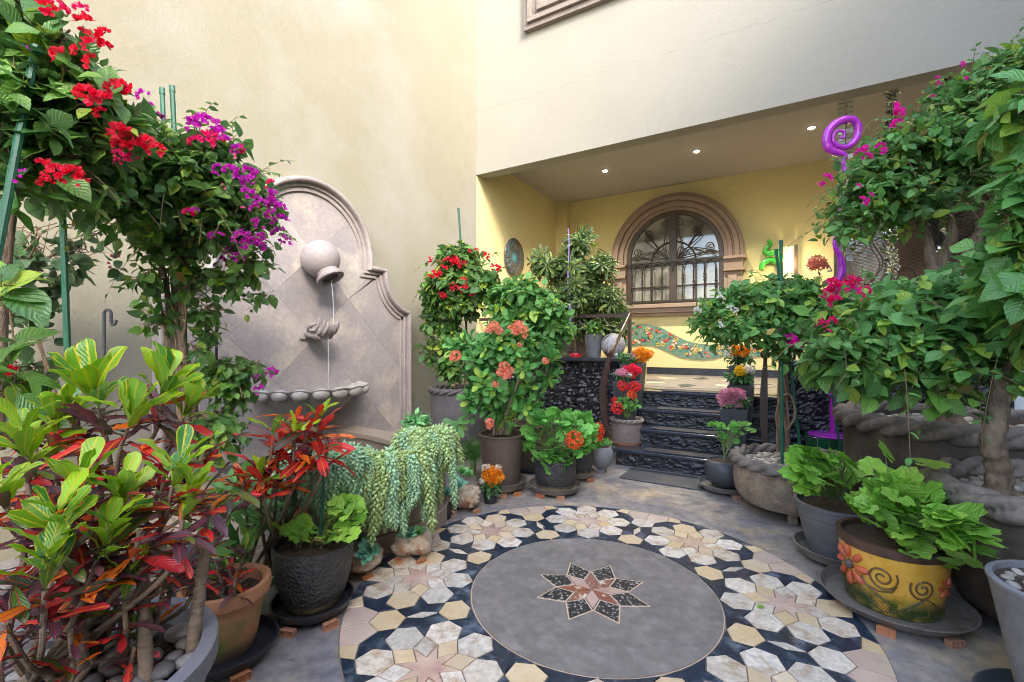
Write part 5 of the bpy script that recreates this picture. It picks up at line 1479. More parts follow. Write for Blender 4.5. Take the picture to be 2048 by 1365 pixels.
for a_, b_ in (((-0.95, 0.20), (-0.5, 0.02)), ((-0.55, 0.40), (-1.2, 0.06)), ((0.10, 0.12), (0.35, 0.02)), ((0.10, 0.12), (-0.25, 0.02)), ((0.62, 0.36), (0.2, 0.10)), ((-0.7, 0.30), (-0.15, 0.03))):
    MB().tube([on_pot(a_[0] + (b_[0] - a_[0]) * q, a_[1] + (b_[1] - a_[1]) * q, 0.001) for q in np.linspace(0, 1, 6)], 0.0026, 6).build('relief_line', M_LINE, t, True)
db = MB()
for i in range(46):
    for j in range(12):
        a = -1.35 + i * 0.06; z = 0.04 + j * 0.032
        lim = np.interp(a, [q[0] for q in zig], [q[1] for q in zig])
        if z > lim - 0.02: continue
        pnt = on_pot(a + (0.03 if j % 2 else 0), z, 0.0)
        db.sphere(pnt, 0.0028, 6, 4)
o = db.build('relief_dots', M_LINE, t); o['kind'] = 'stuff'
pots['paint'] = (c, 0.31)
# --- pot at the frame edge
c = at(2160, HOR, 1.40)[:2]
saucer(c, 0.003, 0.235, M_SLATE, 'dark slate saucer under the smooth grey pot at the frame edge', 0.05)
t = round_pot('flower_pot', 'smooth pale grey tapered pot with pebbles at the frame edge', 'pot', c, 0.02, 0.46, 0.12, 0.20, M_LTGREY, rim=0.004, rimh=0.012, soilz=0.44)
pebbles(t, c, 0.44, 0.16, 34, 0.016, 0.03)
# --- dark ball pot by the steps
c, d, s = ground_pos(1449, 988, 0.045, 50)
saucer(c, 0.028, 50 * s, M_SAUCER, 'grey saucer under the dark round bowl by the steps', 0.04)
feet(c, 45 * s, 'the saucer of the dark round bowl', (-1.55,), 0.9)
t = empty('ball_pot', (c[0], c[1], 0.036), 'dark blue-grey round bowl with a young geranium by the steps', 'pot')
MB().lathe([(0, 0), (0.07, 0.0), (0.12, 0.04), (0.155, 0.11), (0.152, 0.17), (0.125, 0.225), (0.115, 0.222), (0.12, 0.18), (0, 0.18)], (c[0], c[1], 0.036), 56).build('pot_body', M_SLATE, t, 'all')
MB().lathe([(0.0, 0.245), (0.122, 0.245)], (c[0], c[1], 0), 24).build('soil', M_SOIL, t)
pots['dball'] = (c, 0.25)
# --- tapered square planters on the steps
def sq_planter(px, ptop, z0, y, wpx, label):
    p = aty(px, ptop, y)
    d = dep(p); wd = wpx * d / F * 0.86; z1 = float(p[2])
    x, yy = float(p[0]), y
    t = empty('square_planter', (x, yy, z0), label, 'planter', 'tapered square planters on the steps')
    h = z1 - z0
    m = MB()
    a, b = wd * 0.36, wd * 0.5
    for (r0_, r1_, za, zb) in ((a, b, z0 + 0.002, z1),):
        o4 = [(-1, -1), (1, -1), (1, 1), (-1, 1)]
        vs = [(x + sx * r0_, yy + sy * r0_, za) for sx, sy in o4] + [(x + sx * r1_, yy + sy * r1_, zb) for sx, sy in o4] + \
             [(x + sx * (r1_ - 0.012), yy + sy * (r1_ - 0.012), zb) for sx, sy in o4] + [(x + sx * (r1_ - 0.02), yy + sy * (r1_ - 0.02), zb - 0.04) for sx, sy in o4]
        fs = [(3, 2, 1, 0), (12, 13, 14, 15)]
        for L in range(3):
            for j in range(4): fs.append((L * 4 + j, L * 4 + (j + 1) % 4, (L + 1) * 4 + (j + 1) % 4, (L + 1) * 4 + j))
    m.add(vs, fs).build('planter_body', M_SLATE, t, bev=0.004)
    MB().box((x, yy, zb - 0.03), (2 * b - 0.045, 2 * b - 0.045, 0.012)).build('soil', M_SOIL, t)
    return (np.array([x, yy]), zb, b)
pots['p1'] = sq_planter(1266, 727, 0.512, 5.13, 50, 'slate square planter on the third step holding orange flowers')
pots['p2'] = sq_planter(1252, 762, 0.342, 4.87, 52, 'slate square planter on the second step holding red and white flowers')
pots['p3'] = sq_planter(1469, 816, 0.172, 4.60, 58, 'slate square planter on the first step holding pink flowers')
pots['p4'] = sq_planter(1482, 771, 0.342, 4.87, 54, 'slate square planter on the second step holding yellow and white flowers')
pots['p5'] = sq_planter(1484, 732, 0.512, 5.13, 52, 'slate square planter on the third step before the mural holding orange and white flowers')

# --- things on the parapet by the steps
c = aty(1187, HOR, FY + 0.12)[:2]; d = dep((c[0], c[1])); s = d / F
round_pot('flower_pot', 'blue-grey ribbed pot on the parapet beside the stone ball', 'pot', c, 1.046, 1.046 + 45 * s, 14 * s, 18 * s, M_GREYP, rim=0.0, seg=40)
pots['par'] = (c, 1.046 + 42 * s)
c = aty(1226, HOR, FY + 0.16)[:2]; d = dep((c[0], c[1])); s = d / F
o = MB().sphere((0, 0, 0), 24 * s, 36, 24).build('stone_ball', M_SPECK, None, 'all'); o.location = (c[0], c[1], 1.046 + 24 * s); tag(o, 'large speckled granite ball on the black parapet slab', 'stone ball')
c = aty(1233, HOR, FY - 0.05)[:2]
o = MB().sphere((0, 0, 0), 0.03, 20, 14).build('stone_ball', M_SPECK, None, 'all'); o.location = (c[0], c[1], 1.076); tag(o, 'tiny granite ball in front of the large one on the slab', 'stone ball')
c = aty(1151, HOR, FY - 0.02)[:2]
o = MB().lathe([(0, 0), (0.07, 0), (0.075, 0.03), (0.068, 0.045), (0.05, 0.045), (0.045, 0.02), (0, 0.02)], (0, 0, 0), 28).build('red_dish', M_RED, None, True); o.location = (c[0], c[1], 1.047); tag(o, 'small red lacquer dish on the black parapet slab', 'dish')
# lilac rod sculpture
p = aty(1140, 712, FY - 0.04); x, y = float(p[0]), float(p[1])
t = empty('rod_sculpture', (x, y, 1.046), 'thin wavy lilac rod sculpture on a dark turned stem', 'sculpture')
ztop = float(aty(1135, 458, FY - 0.04)[2]); 
pts, rr = [], []
for s_ in np.linspace(0, 1, 60):
    z = 1.30 + (ztop - 1.30) * s_
    pts.append((x + 0.012 * math.sin(s_ * 9) - 0.03 * s_, y, z)); rr.append(0.009 + 0.012 * max(0, math.exp(-((s_ - 0.25) / 0.05) ** 2)) + 0.010 * math.exp(-((s_ - 0.45) / 0.06) ** 2) - 0.003 * s_)
MB().tube(pts, rr, 8).build('rod', M_LILAC, t, True)
MB().lathe([(0.05, 0.0), (0.05, 0.01), (0.012, 0.02), (0.012, 0.06), (0.02, 0.08), (0.012, 0.10), (0.02, 0.12), (0.01, 0.14), (0.01, 0.26)], (x, y, 1.047), 16).build('turned_stem', M_IRON2, t, True)
# green glass snake on the wall behind
sn = [(1523, 540), (1526, 527), (1540, 520), (1556, 524), (1560, 514), (1552, 505), (1538, 508), (1530, 503), (1535, 494), (1541, 488), (1536, 481)]
pts = smooth_path([aty(a, b, BY - 0.10) + np.array([0, 0.03 * math.sin(i), 0]) for i, (a, b) in enumerate(sn)], 6)
t = MB().tube(pts, [0.05 * (1 - 0.75 * abs(q - 0.35) ** 0.8) + 0.006 for q in np.linspace(0, 1, len(pts))], 12).build('glass_snake', M_SNAKE, None, True)
tag(t, 'coiled green blown glass snake on the porch wall beside the lamp', 'glass ornament')

# --- purple spiral sculpture on the tiled pedestal
p = at(1665, 872, 4.22); x, y = float(p[0]), float(p[1]); zt = float(p[2])
pd = empty('tiled_pedestal', (x, y, 0), 'low pedestal clad in dark green glazed tiles under the purple sculpture', 'pedestal')
ph = zt; hw_ = 0.215
MB().cube((x - hw_ + 0.006, y - hw_ + 0.006, 0), (x + hw_ - 0.006, y + hw_ - 0.006, ph - 0.006)).build('core', M_GROUT, pd)
n = 5; tw = 2 * hw_ / n
for k in range(n):
    zz = 0.0
    nz = int(ph / tw); th_ = ph / nz
    for q in range(nz):
        for face in range(2):
            a0, a1 = -hw_ + k * tw + 0.002, -hw_ + (k + 1) * tw - 0.002
            if face == 0: a_, b_ = (x + a0, y - hw_, q * th_ + 0.002), (x + a1, y - hw_ + 0.007, (q + 1) * th_ - 0.002)
            else: a_, b_ = (x - hw_, y + a0, q * th_ + 0.002), (x - hw_ + 0.007, y + a1, (q + 1) * th_ - 0.002)
            MB().cube(a_, b_).build('glazed_tile', M_GREENT, pd)
    for q in range(n):
        MB().cube((x - hw_ + k * tw + 0.002, y - hw_ + q * tw + 0.002, ph - 0.006), (x - hw_ + (k + 1) * tw - 0.002, y - hw_ + (q + 1) * tw - 0.002, ph)).build('glazed_tile', M_GREENT, pd)
ps = empty('spiral_sculpture', (x, y, ph), 'tall purple enamel sculpture with a coiled spiral top on a round base', 'sculpture')
MB().lathe([(0, 0), (0.19, 0), (0.195, 0.006), (0.19, 0.014), (0.03, 0.022), (0.03, 0.022)], (x, y, ph + 0.001), 40).build('round_base', M_PURP, ps, True)
MB().lathe([(0.024, 0.02), (0.024, 0.36), (0.034, 0.37), (0.034, 0.385), (0.016, 0.39)], (x, y, ph), 20).build('tube_stem', M_PURP, ps, True)
d0 = dep((x, y))
path = [(1666, 790), (1669, 774), (1662, 760), (1664, 745), (1668, 720), (1674, 700), (1678, 680), (1672, 640), (1667, 600), (1672, 572), (1684, 545), (1680, 515), (1669, 490), (1674, 462), (1682, 430), (1676, 400), (1684, 372), (1690, 345), (1686, 325), (1688, 312), (1672, 306), (1658, 298), (1652, 280), (1660, 258), (1680, 243), (1702, 240), (1716, 254), (1712, 278), (1696, 294), (1678, 294), (1667, 284), (1667, 270), (1677, 262), (1688, 266), (1687, 276), (1679, 276)]
wid = [4, 6, 4, 5, 3, 3, 3, 3, 3, 5, 9, 7, 4, 3.5, 3, 3, 3, 4, 5, 7, 8, 9, 9, 9, 9, 9, 8.5, 8, 7, 6, 5, 4, 3.5, 3.5, 3, 2.5]
P3 = smooth_path([at(a, b, d0) for a, b in path], 6)
W3 = 0.85 * np.interp(np.linspace(0, len(wid) - 1, len(P3)), range(len(wid)), wid) * d0 / F
MB().tube(P3, list(W3 * (1 + 0.05 * np.sin(np.arange(len(P3)) * 1.3))), 12).build('coiled_tube', M_PURP, ps, True)

# ------------------------------------------------------------ iron hooks in the bed
def hook(px, py0, py1, d, w_, label, sg=1):
    a = at(px, py1, d); b = at(px, py0, d); s = d / F
    tp = [a, (a + b) / 2, b - np.array([0, 0, 0.02])]
    n = 10
    for k in range(n + 1):
        q = PI * k / n
        tp.append(b + RT * sg * (w_ / 2 * s) * (1 - math.cos(q)) + np.array([0, 0, 1]) * (w_ * 0.55 * s * math.sin(q)))
    e = tp[-1]
    tp += [e - np.array([0, 0, 14 * s]), e - np.array([0, 0, 22 * s]) + RT * sg * 2 * s, e - np.array([0, 0, 20 * s]) + RT * sg * 8 * s, e - np.array([0, 0, 12 * s]) + RT * sg * 10 * s]
    o = MB().tube(smooth_path(tp, 4), 0.0075, 8).build('shepherd_hook', M_HOOK, None, True)
    return tag(o, label, 'hook', 'iron shepherd hooks')
hook(208, 628, 800, 2.35, 14, 'grey iron shepherd hook against the bare yellow wall')
hook(433, 640, 860, 2.75, -22, 'dark iron shepherd hook beside the twisted bougainvillea trunk', 1)

# ------------------------------------------------------------ canes
def cane(px0, py0, px1, py1, d0, d1, r, label):
    a, b = at(px0, py0, d0), at(px1, py1, d1)
    t = MB().tube([a + (b - a) * q for q in np.linspace(0, 1, 14)], [r * (1.0 + 0.06 * (k % 2)) for k in range(14)], 8)
    o = t.build('plant_cane', M_GREENST, None, True)
    MB().tube([b - (b - a) / np.linalg.norm(b - a) * 0.03, b + (b - a) / np.linalg.norm(b - a) * 0.004], r * 1.22, 8).build('end_cap', M_GREENST, o, True)
    return tag(o, label, 'cane', 'green plant support canes')
cane(140, 830, 124, 400, 2.25, 2.25, 0.014, 'thick green cane against the bare wall beside the grey iron hook')
cane(-8, 520, 72, 95, 1.45, 1.55, 0.012, 'slanting green cane among the nearest red bougainvillea leaves')
cane(334, 420, 324, 178, 2.45, 2.45, 0.012, 'green cane rising above the magenta crown, the shorter of the two')
cane(356, 420, 344, 174, 2.5, 2.5, 0.013, 'green cane rising above the magenta crown, the taller of the two')
cane(372, 760, 366, 470, 2.6, 2.6, 0.010, 'green cane along the twisted bougainvillea trunk')
cane(942, 800, 917, 418, 4.9, 4.9, 0.011, 'green cane rising above the red bougainvillea in the rope pot')
cane(884, 620, 880, 505, 4.8, 4.8, 0.010, 'short green cane behind the edge of the red bougainvillea')
cane(1091, 860, 1087, 760, 4.1, 4.1, 0.006, 'thin green cane behind the bushy geranium')
cane(640, 1070, 655, 868, 2.05, 2.0, 0.0065, 'thin green cane stuck in the hammered pot')
cane(1564, 928, 1562, 482, 3.2, 3.3, 0.011, 'tall green cane in the rough stone planter')
cane(1600, 895, 1552, 500, 3.35, 3.4, 0.010, 'slightly shorter slanting green cane in the rough stone planter')
cane(1684, 920, 1664, 790, 3.9, 3.95, 0.009, 'green cane leaning in front of the purple stem')

# ============================================================ plants
def blade(prof, fold=0.25, droop=0.15, wave=0.0, wn=3, cols=1, seed=0, thick=0.0):
    """leaf along +Y, face up +Z; prof = [(v, half width)]"""
    rr = random.Random(seed); ph = rr.uniform(0, 6)
    vs, uv, fs = [], [], []
    us = [-1, 0, 1] if cols == 1 else [-1, -0.5, 0, 0.5, 1]
    for v, wd in prof:
        for u in us:
            x = u * wd
            z = abs(u) * wd * fold - droop * v * v + (wave * math.sin(v * wn * 2 * PI + ph + (1.6 if u > 0 else 0)) * abs(u))
            if thick: z -= thick * (1 - abs(u)) * math.sin(PI * min(1, v))
            vs.append((x, v, z)); uv.append((0.5 + 0.5 * u, v))
    n = len(us)
    for i in range(len(prof) - 1):
        for j in range(n - 1):
            fs.append((i * n + j, i * n + j + 1, (i + 1) * n + j + 1, (i + 1) * n + j))
    return np.array(vs), fs, np.array(uv)
def combine(parts):
    V, Fs, U = [], [], []; n = 0
    for v, f, u in parts:
        V.append(v); U.append(u); Fs += [tuple(i + n for i in g) for g in f]; n += len(v)
    return np.vstack(V), Fs, np.vstack(U)
def rotm(axis, a): return np.array(Matrix.Rotation(a, 3, axis))
def xf(part, M=None, t=(0, 0, 0), s=1.0):
    v, f, u = part
    v = v * s
    if M is not None: v = v @ np.asarray(M).T
    return v + np.array(t), f, u
OV = [(0.0, 0.012), (0.10, 0.16), (0.30, 0.31), (0.52, 0.31), (0.75, 0.19), (0.92, 0.06), (1.0, 0.0)]
OVR = [(0.0, 0.02), (0.10, 0.24), (0.32, 0.42), (0.58, 0.41), (0.82, 0.24), (1.0, 0.03)]
CRO = [(0.0, 0.012), (0.10, 0.05), (0.24, 0.095), (0.42, 0.135), (0.6, 0.175), (0.76, 0.195), (0.90, 0.155), (0.97, 0.09), (1.0, 0.02)]
CRN = [(0.0, 0.012), (0.15, 0.06), (0.35, 0.10), (0.6, 0.12), (0.8, 0.11), (0.93, 0.07), (1.0, 0.015)]
CRN2 = [(0.0, 0.012), (0.12, 0.045), (0.3, 0.085), (0.5, 0.115), (0.7, 0.14), (0.86, 0.12), (0.96, 0.06), (1.0, 0.012)]
EUP = [(0.0, 0.012), (0.18, 0.08), (0.42, 0.16), (0.66, 0.22), (0.85, 0.19), (0.96, 0.10), (1.0, 0.02)]
LEAVES = {}
LEAVES['boug'] = [blade(OV, 0.28, d, 0.02, 2, 1, k) for k, d in enumerate((0.12, 0.25, 0.05))]
LEAVES['vine'] = [blade(OVR, 0.15, d, 0.03, 2, 1, k) for k, d in enumerate((0.1, 0.2))]
LEAVES['croton'] = [blade(CRO, 0.22, d, 0.035, 2.5, 2, k) for k, d in enumerate((0.05, 0.16, 0.28, -0.05))]
LEAVES['crotn'] = [blade(CRN, 0.25, d, 0.03, 2, 1, k) for k, d in enumerate((0.05, 0.2, 0.35))]
LEAVES['crotp'] = [blade(CRN2, 0.2, d, 0.03, 2.5, 2, k) for k, d in enumerate((0.08, 0.22, 0.4))]
LEAVES['euph'] = [blade(EUP, 0.2, d, 0.01, 2, 1, k) for k, d in enumerate((0.15, 0.3))]
def geran(seed, lobes=7):
    rr = random.Random(seed)
    vs = [(0, 0, 0)]; uv = [(0.5, 0.02)]; n = lobes * 4; fs = []
    for ring, q in enumerate((0.5, 1.0)):
        for i in range(n + 1):
            a = -PI / 2 + 0.28 + (2 * PI - 0.56) * i / n
            lob = 0.5 + 0.5 * math.cos(2 * PI * lobes * i / n + PI)
            r = 0.5 * q * (1 - (0.12 * (1 - lob) + 0.03 * math.cos(2 * PI * lobes * 3 * i / n)) * (1 if ring else 0.25))
            z = 0.10 * q * q - 0.05 * q + 0.018 * q * math.sin(i * 0.45 + seed) + 0.02 * q * (1 - lob)
            vs.append((r * math.cos(a), r * math.sin(a), z)); uv.append((0.5 + 0.45 * math.cos(a) * q, 0.5 + 0.45 * math.sin(a) * q))
    for i in range(n):
        fs.append((0, 1 + i, 2 + i)); fs.append((1 + i, n + 2 + i, n + 3 + i, 2 + i))
    return np.array(vs), fs, np.array(uv)
LEAVES['geran'] = [geran(k) for k in range(3)]
def palmate(seed, n=8):
    P = []
    for k in range(n):
        a = 2 * PI * k / n + 0.2
        P.append(xf(blade([(0, 0.01), (0.25, 0.06), (0.55, 0.13), (0.85, 0.11), (1.0, 0.02)], 0.1, 0.28, 0, 1, 1, seed + k), rotm('Z', a), (0.03 * -math.sin(a), 0.03 * math.cos(a), 0), 0.55))
    return combine(P)
LEAVES['schef'] = [palmate(k) for k in range(2)]
def frond(seed):
    P = [blade([(0, 0.008), (0.5, 0.008), (1, 0.002)], 0, 0.4, 0, 1, 1, seed)]
    for k in range(14):
        v = 0.1 + k * 0.063
        for sg in (-1, 1):
            P.append(xf(blade([(0, 0.02), (0.5, 0.05), (1, 0.0)], 0, 0.2, 0, 1, 1, k), rotm('Z', -sg * 1.0), (0, v, -0.4 * v * v), 0.28 * math.sin(PI * min(1, v * 0.85 + 0.12))))
    return combine(P)
LEAVES['frond'] = [frond(k) for k in range(2)]
LEAVES['small'] = [blade([(0, 0.02), (0.3, 0.16), (0.6, 0.2), (1, 0.0)], 0.2, 0.15, 0, 1, 1, 1)]

BR = [(0.0, 0.02), (0.2, 0.22), (0.5, 0.36), (0.8, 0.22), (1.0, 0.0)]
def bract_cluster(seed, n=9):
    rr = random.Random(seed); P = []
    for k in range(n):
        a = rr.uniform(0, 2 * PI); e = rr.uniform(0.15, 1.35) if k else 1.4
        c = np.array([math.cos(a) * math.cos(e), math.sin(a) * math.cos(e), math.sin(e)]) * 0.62
        q = Vector(c).to_track_quat('Z', 'Y').to_matrix()
        tw = rr.uniform(0, 2)
        for j in range(3):
            M = np.array(q) @ rotm('Z', tw + j * 2 * PI / 3) @ rotm('X', 0.75 + rr.uniform(-.25, .25))
            P.append(xf(blade(BR, 0.25, -0.25, 0.05, 1.5, 1, k * 3 + j), M, c - 0.1 * c, 0.52))
    return combine(P)
def umbel(seed, n=22, flat=0.6, ps=0.34):
    rr = random.Random(seed); P = []
    for k in range(n):
        a = k * 2.4; e = math.acos(1 - (k + 0.5) / n * 1.05)
        c = np.array([math.sin(e) * math.cos(a), math.sin(e) * math.sin(a), math.cos(e) * flat]) * 0.85
        q = Vector(c + np.array([0, 0, 0.2])).to_track_quat('Z', 'Y').to_matrix()
        tw = rr.uniform(0, 2)
        for j in range(5):
            M = np.array(q) @ rotm('Z', tw + j * 2 * PI / 5) @ rotm('X', 0.25 + rr.uniform(-.1, .3))
            P.append(xf((np.array([(0, 0, 0), (0.33, 0.55, 0.0), (0, 1, 0.05), (-0.33, 0.55, 0.0)]), [(0, 1, 2, 3)], np.array([(0.5, 0), (1, .5), (.5, 1), (0, .5)])), M, c, ps))
    return combine(P)
LEAVES['bract'] = [bract_cluster(k) for k in range(4)]
LEAVES['bractS'] = [bract_cluster(k + 9, 2) for k in range(3)]
LEAVES['umbel'] = [umbel(k) for k in range(3)]
LEAVES['umbelS'] = [umbel(k, 11, 0.5, 0.66) for k in range(2)]
def rosette(seed, n=34):
    P = []
    for k in range(n):
        q = k / n; a = k * 2.4
        tilt = 1.35 - 1.25 * q ** 0.7
        L = 0.18 + 0.82 * q
        b = blade([(0.0, 0.10), (0.35, 0.19), (0.7, 0.26), (0.9, 0.17), (1.0, 0.0)], 0.55, -0.25, 0, 1, 1, k, thick=0.06)
        M = rotm('Z', a) @ rotm('X', tilt)
        P.append(xf(b, M, (0, 0, 0.12 * (1 - q)), L * 0.62))
    return combine(P)
LEAVES['rosette'] = [rosette(0), rosette(1, 26)]
def tail(seed, L=1.0, nrow=24):
    """hanging donkey tail: path out and then down; unit = metres"""
    rr = random.Random(seed); P = []
    pts = smooth_path([(0, 0, 0), (0.025, 0, 0.012), (0.05, 0, -0.015), (0.062 + rr.uniform(-.01, .01), rr.uniform(-.012, .012), -0.07), (0.066, rr.uniform(-.015, .015), -0.07 - (L - 0.1) * 0.5), (0.06, rr.uniform(-.02, .02), -0.07 - (L - 0.1))], 8)
    tot = [0]
    for a, b in zip(pts, pts[1:]): tot.append(tot[-1] + np.linalg.norm(b - a))
    n = int(tot[-1] / 0.0135)
    for k in range(n):
        s = tot[-1] * k / n
        p = np.array([np.interp(s, tot, [q[i] for q in pts]) for i in range(3)])
        p2 = np.array([np.interp(min(s + 0.004, tot[-1]), tot, [q[i] for q in pts]) for i in range(3)])
        t = p2 - p
        if np.linalg.norm(t) < 1e-6: t = np.array([0, 0, -1.0])
        q = Vector(t).to_track_quat('Z', 'Y').to_matrix()
        f = 1.0 if k < n - 5 else (n - k) / 6 + 0.2
        for j in range(4):
            M = np.array(q) @ rotm('Z', j * PI / 2 + k * 0.79 + rr.uniform(-.1, .1)) @ rotm('X', 0.80 + rr.uniform(-.15, .15))
            w_ = 0.26
            v = np.array([(0, 0, 0), (w_, 0.5, 0.0), (0, 0.5, 0.24), (-w_, 0.5, 0), (0, 0.5, -0.2), (0, 1.05, 0)])
            P.append(xf((v, [(0, 1, 2), (0, 2, 3), (0, 3, 4), (0, 4, 1), (5, 2, 1), (5, 3, 2), (5, 4, 3), (5, 1, 4)], np.array([(.5, 0), (1, .5), (.5, .5), (0, .5), (.5, .5), (.5, 1)])), M, p, 0.033 * f))
    return combine(P)
LEAVES['tail'] = [tail(k, L) for k, L in enumerate((0.16, 0.22, 0.30, 0.37, 0.12))]

_mesh_cache = {}
def leaf_mesh(kind, var, m, name):
    key = (kind, var, m.name)
    if key in _mesh_cache: return _mesh_cache[key]
    v, f, u = LEAVES[kind][var]
    me = bpy.data.meshes.new(name)
    me.from_pydata([tuple(p) for p in v], [], f)
    uvl = me.uv_layers.new(name='UVMap')
    li = np.array([i for g in f for i in g])
    uvl.data.foreach_set('uv', u[li].astype(np.float32).ravel())
    me.polygons.foreach_set('use_smooth', [True] * len(f))
    me.materials.append(m)
    _mesh_cache[key] = me
    return me
def frames(D, Nn):
    """rotation matrices with columns X, Y(=dir), Z(=normal)"""
    D = D / (np.linalg.norm(D, axis=1, keepdims=True) + 1e-9)
    Nn = Nn - D * np.sum(D * Nn, axis=1, keepdims=True)
    bad = np.linalg.norm(Nn, axis=1) < 1e-4
    Nn[bad] = np.cross(D[bad], np.array([0.3, 0.8, 0.5]))
    Nn /= np.linalg.norm(Nn, axis=1, keepdims=True) + 1e-9
    X = np.cross(D, Nn)
    return np.stack([X, D, Nn], axis=2)
def scatter(root, kind, m, P, D, Nn, S, nobj=300, name='leaf', rest='foliage'):
    """nearest nobj as objects of their own, the others joined into one part"""
    if len(P) == 0: return
    P = np.asarray(P, float); D = np.asarray(D, float); Nn = np.asarray(Nn, float); S = np.asarray(S, float)
    Rm = frames(D, Nn)
    key = np.linalg.norm(P - CAM, axis=1) / S
    order = np.argsort(key)
    var = rng.integers(0, len(LEAVES[kind]), len(P))
    off = off_of(root)
    for i in order[:nobj]:
        o = bpy.data.objects.new(name, leaf_mesh(kind, int(var[i]), m, name))
        M4 = np.eye(4); M4[:3, :3] = Rm[i] * S[i]; M4[:3, 3] = P[i] - off
        COL.objects.link(o); o.parent = root
        o.matrix_local = Matrix(M4.tolist())
    restidx = order[nobj:]
    if len(restidx) == 0: return
    allv, alll, ls, lt, alluv = [], [], [], [], []
    nv = 0; nl = 0
    for vi in range(len(LEAVES[kind])):
        idx = restidx[var[restidx] == vi]
        if len(idx) == 0: continue
        v, f, u = LEAVES[kind][vi]
        W = np.einsum('nij,kj->nki', Rm[idx], v) * S[idx][:, None, None] + (P[idx] - off)[:, None, :]
        allv.append(W.reshape(-1, 3))
        fl = np.array([i for g in f for i in g]); cnt = np.array([len(g) for g in f])
        L = (fl[None, :] + (np.arange(len(idx)) * len(v))[:, None] + nv).ravel()
        alll.append(L); alluv.append(np.tile(u[fl], (len(idx), 1)))
        c = np.tile(cnt, len(idx)); lt.append(c)
        st = np.concatenate([[0], np.cumsum(c)[:-1]]) + nl; ls.append(st)
        nv += len(idx) * len(v); nl += len(L)
    V = np.vstack(allv); L = np.concatenate(alll); LS = np.concatenate(ls); LT = np.concatenate(lt); UVs = np.vstack(alluv)
    me = bpy.data.meshes.new(rest)
    me.vertices.add(len(V)); me.vertices.foreach_set('co', V.astype(np.float32).ravel())
    me.loops.add(len(L)); me.loops.foreach_set('vertex_index', L.astype(np.int32))
    me.polygons.add(len(LS)); me.polygons.foreach_set('loop_start', LS.astype(np.int32)); me.polygons.foreach_set('loop_total', LT.astype(np.int32))
    me.polygons.foreach_set('use_smooth', np.ones(len(LS), dtype=bool))
    uvl = me.uv_layers.new(name='UVMap'); uvl.data.foreach_set('uv', UVs.astype(np.float32).ravel())
    me.update(calc_edges=True)
    me.materials.append(m)
    o = link(rest, me, root); o['kind'] = 'stuff'
    return o
def unit(v): return v / (np.linalg.norm(v, axis=-1, keepdims=True) + 1e-9)
def blob_points(blobs, n, lo=0.5, seed=0):
    """blobs: (px, py, depth, rx px, rz px, r depth m). returns points, outward vectors, blob centres"""
    W = np.array([b[3] * b[4] * b[2] ** 2 for b in blobs], float); W /= W.sum()
    pick = rng.choice(len(blobs), n, p=W)
    u = unit(rng.normal(size=(n, 3)))
    front = rng.random(n) < 0.35
    u[front, 1] = -np.abs(u[front, 1])
    rho = lo + (1.06 - lo) * rng.random(n) ** 0.6
    C = np.array([at(b[0], b[1], b[2]) for b in blobs]); SC = np.array([[b[3] * b[2] / F, b[5], b[4] * b[2] / F] for b in blobs])
    nz = 0.75 * np.array([noise.noise(Vector(q * 2.1 + seed * 3.3 + p_ * 1.7)) for q, p_ in zip(u, pick)])
    rho = rho * (1.0 + 0.55 * nz)
    L = u * SC[pick] * rho[:, None]
    Wd = L[:, 0:1] * RT + L[:, 1:2] * FW + L[:, 2:3] * UP
    out = unit(u[:, 0:1] * RT + u[:, 1:2] * FW + u[:, 2:3] * UP)
    return C[pick] + Wd, out, C[pick]
def not_in_walls(P):
    P[:, 0] = np.maximum(P[:, 0], 0.05)
    return P
def bush(root, blobs, kind, m, size, n, k=5, sprig=0.16, up=0.35, droop=0.0, nobj=300, seed=0, flat=0.9, twig=M_TWIG, twr=0.0022, ntw=0.5, lo=0.5, svar=0.36):
    blobs = [(b[0], b[1], b[2], max(b[3] * 0.4, b[3] - (sprig * 0.75 + size * 0.5) * F / b[2]), max(b[4] * 0.4, b[4] - (sprig * 0.75 + size * 0.5) * F / b[2]), max(b[5] * 0.4, b[5] - sprig * 0.5)) for b in blobs]
    P, O, C = blob_points(blobs, n, lo, seed)
    ax = unit(O * 0.7 + UP * up + rng.normal(size=(n, 3)) * 0.45)
    LP, LD, LN = [], [], []
    for j in range(k):
        s = (j + 0.3) / k
        side = unit(np.cross(ax, unit(rng.normal(size=(n, 3)))))
        LP.append(P + ax * sprig * s - UP * droop * sprig * s * s)
        LD.append(unit(ax * (0.25 + 0.5 * (j == k - 1)) + side * 0.85 - UP * (0.08 + droop * 0.6)))
        LN.append(unit(UP * flat + O * 0.55 + rng.normal(size=(n, 3)) * 0.35))
    LP = not_in_walls(np.vstack(LP)); LD = np.vstack(LD); LN = np.vstack(LN)
    S = size * (1 + svar * rng.normal(size=len(LP))).clip(0.45, 1.7)
    scatter(root, kind, m, LP, LD, LN, S, nobj)
    if ntw:
        mb = MB(); sel = rng.random(n) < ntw
        for p, a, c in zip(P[sel], ax[sel], C[sel]):
            q0 = c + (p - c) * 0.25 + rng.normal(size=3) * 0.03
            mid = (q0 + p) / 2 + rng.normal(size=3) * 0.02 - UP * 0.01
            pts = [q0, mid, p, p + a * sprig * 0.9]
            for z in pts: z[0] = max(z[0], 0.03)
            mb.tube(pts, [twr * 1.6, twr * 1.3, twr, twr * 0.4], 4, cap=False)
        o = mb.build('twigs', twig, root, True, fix=False); o['kind'] = 'stuff'
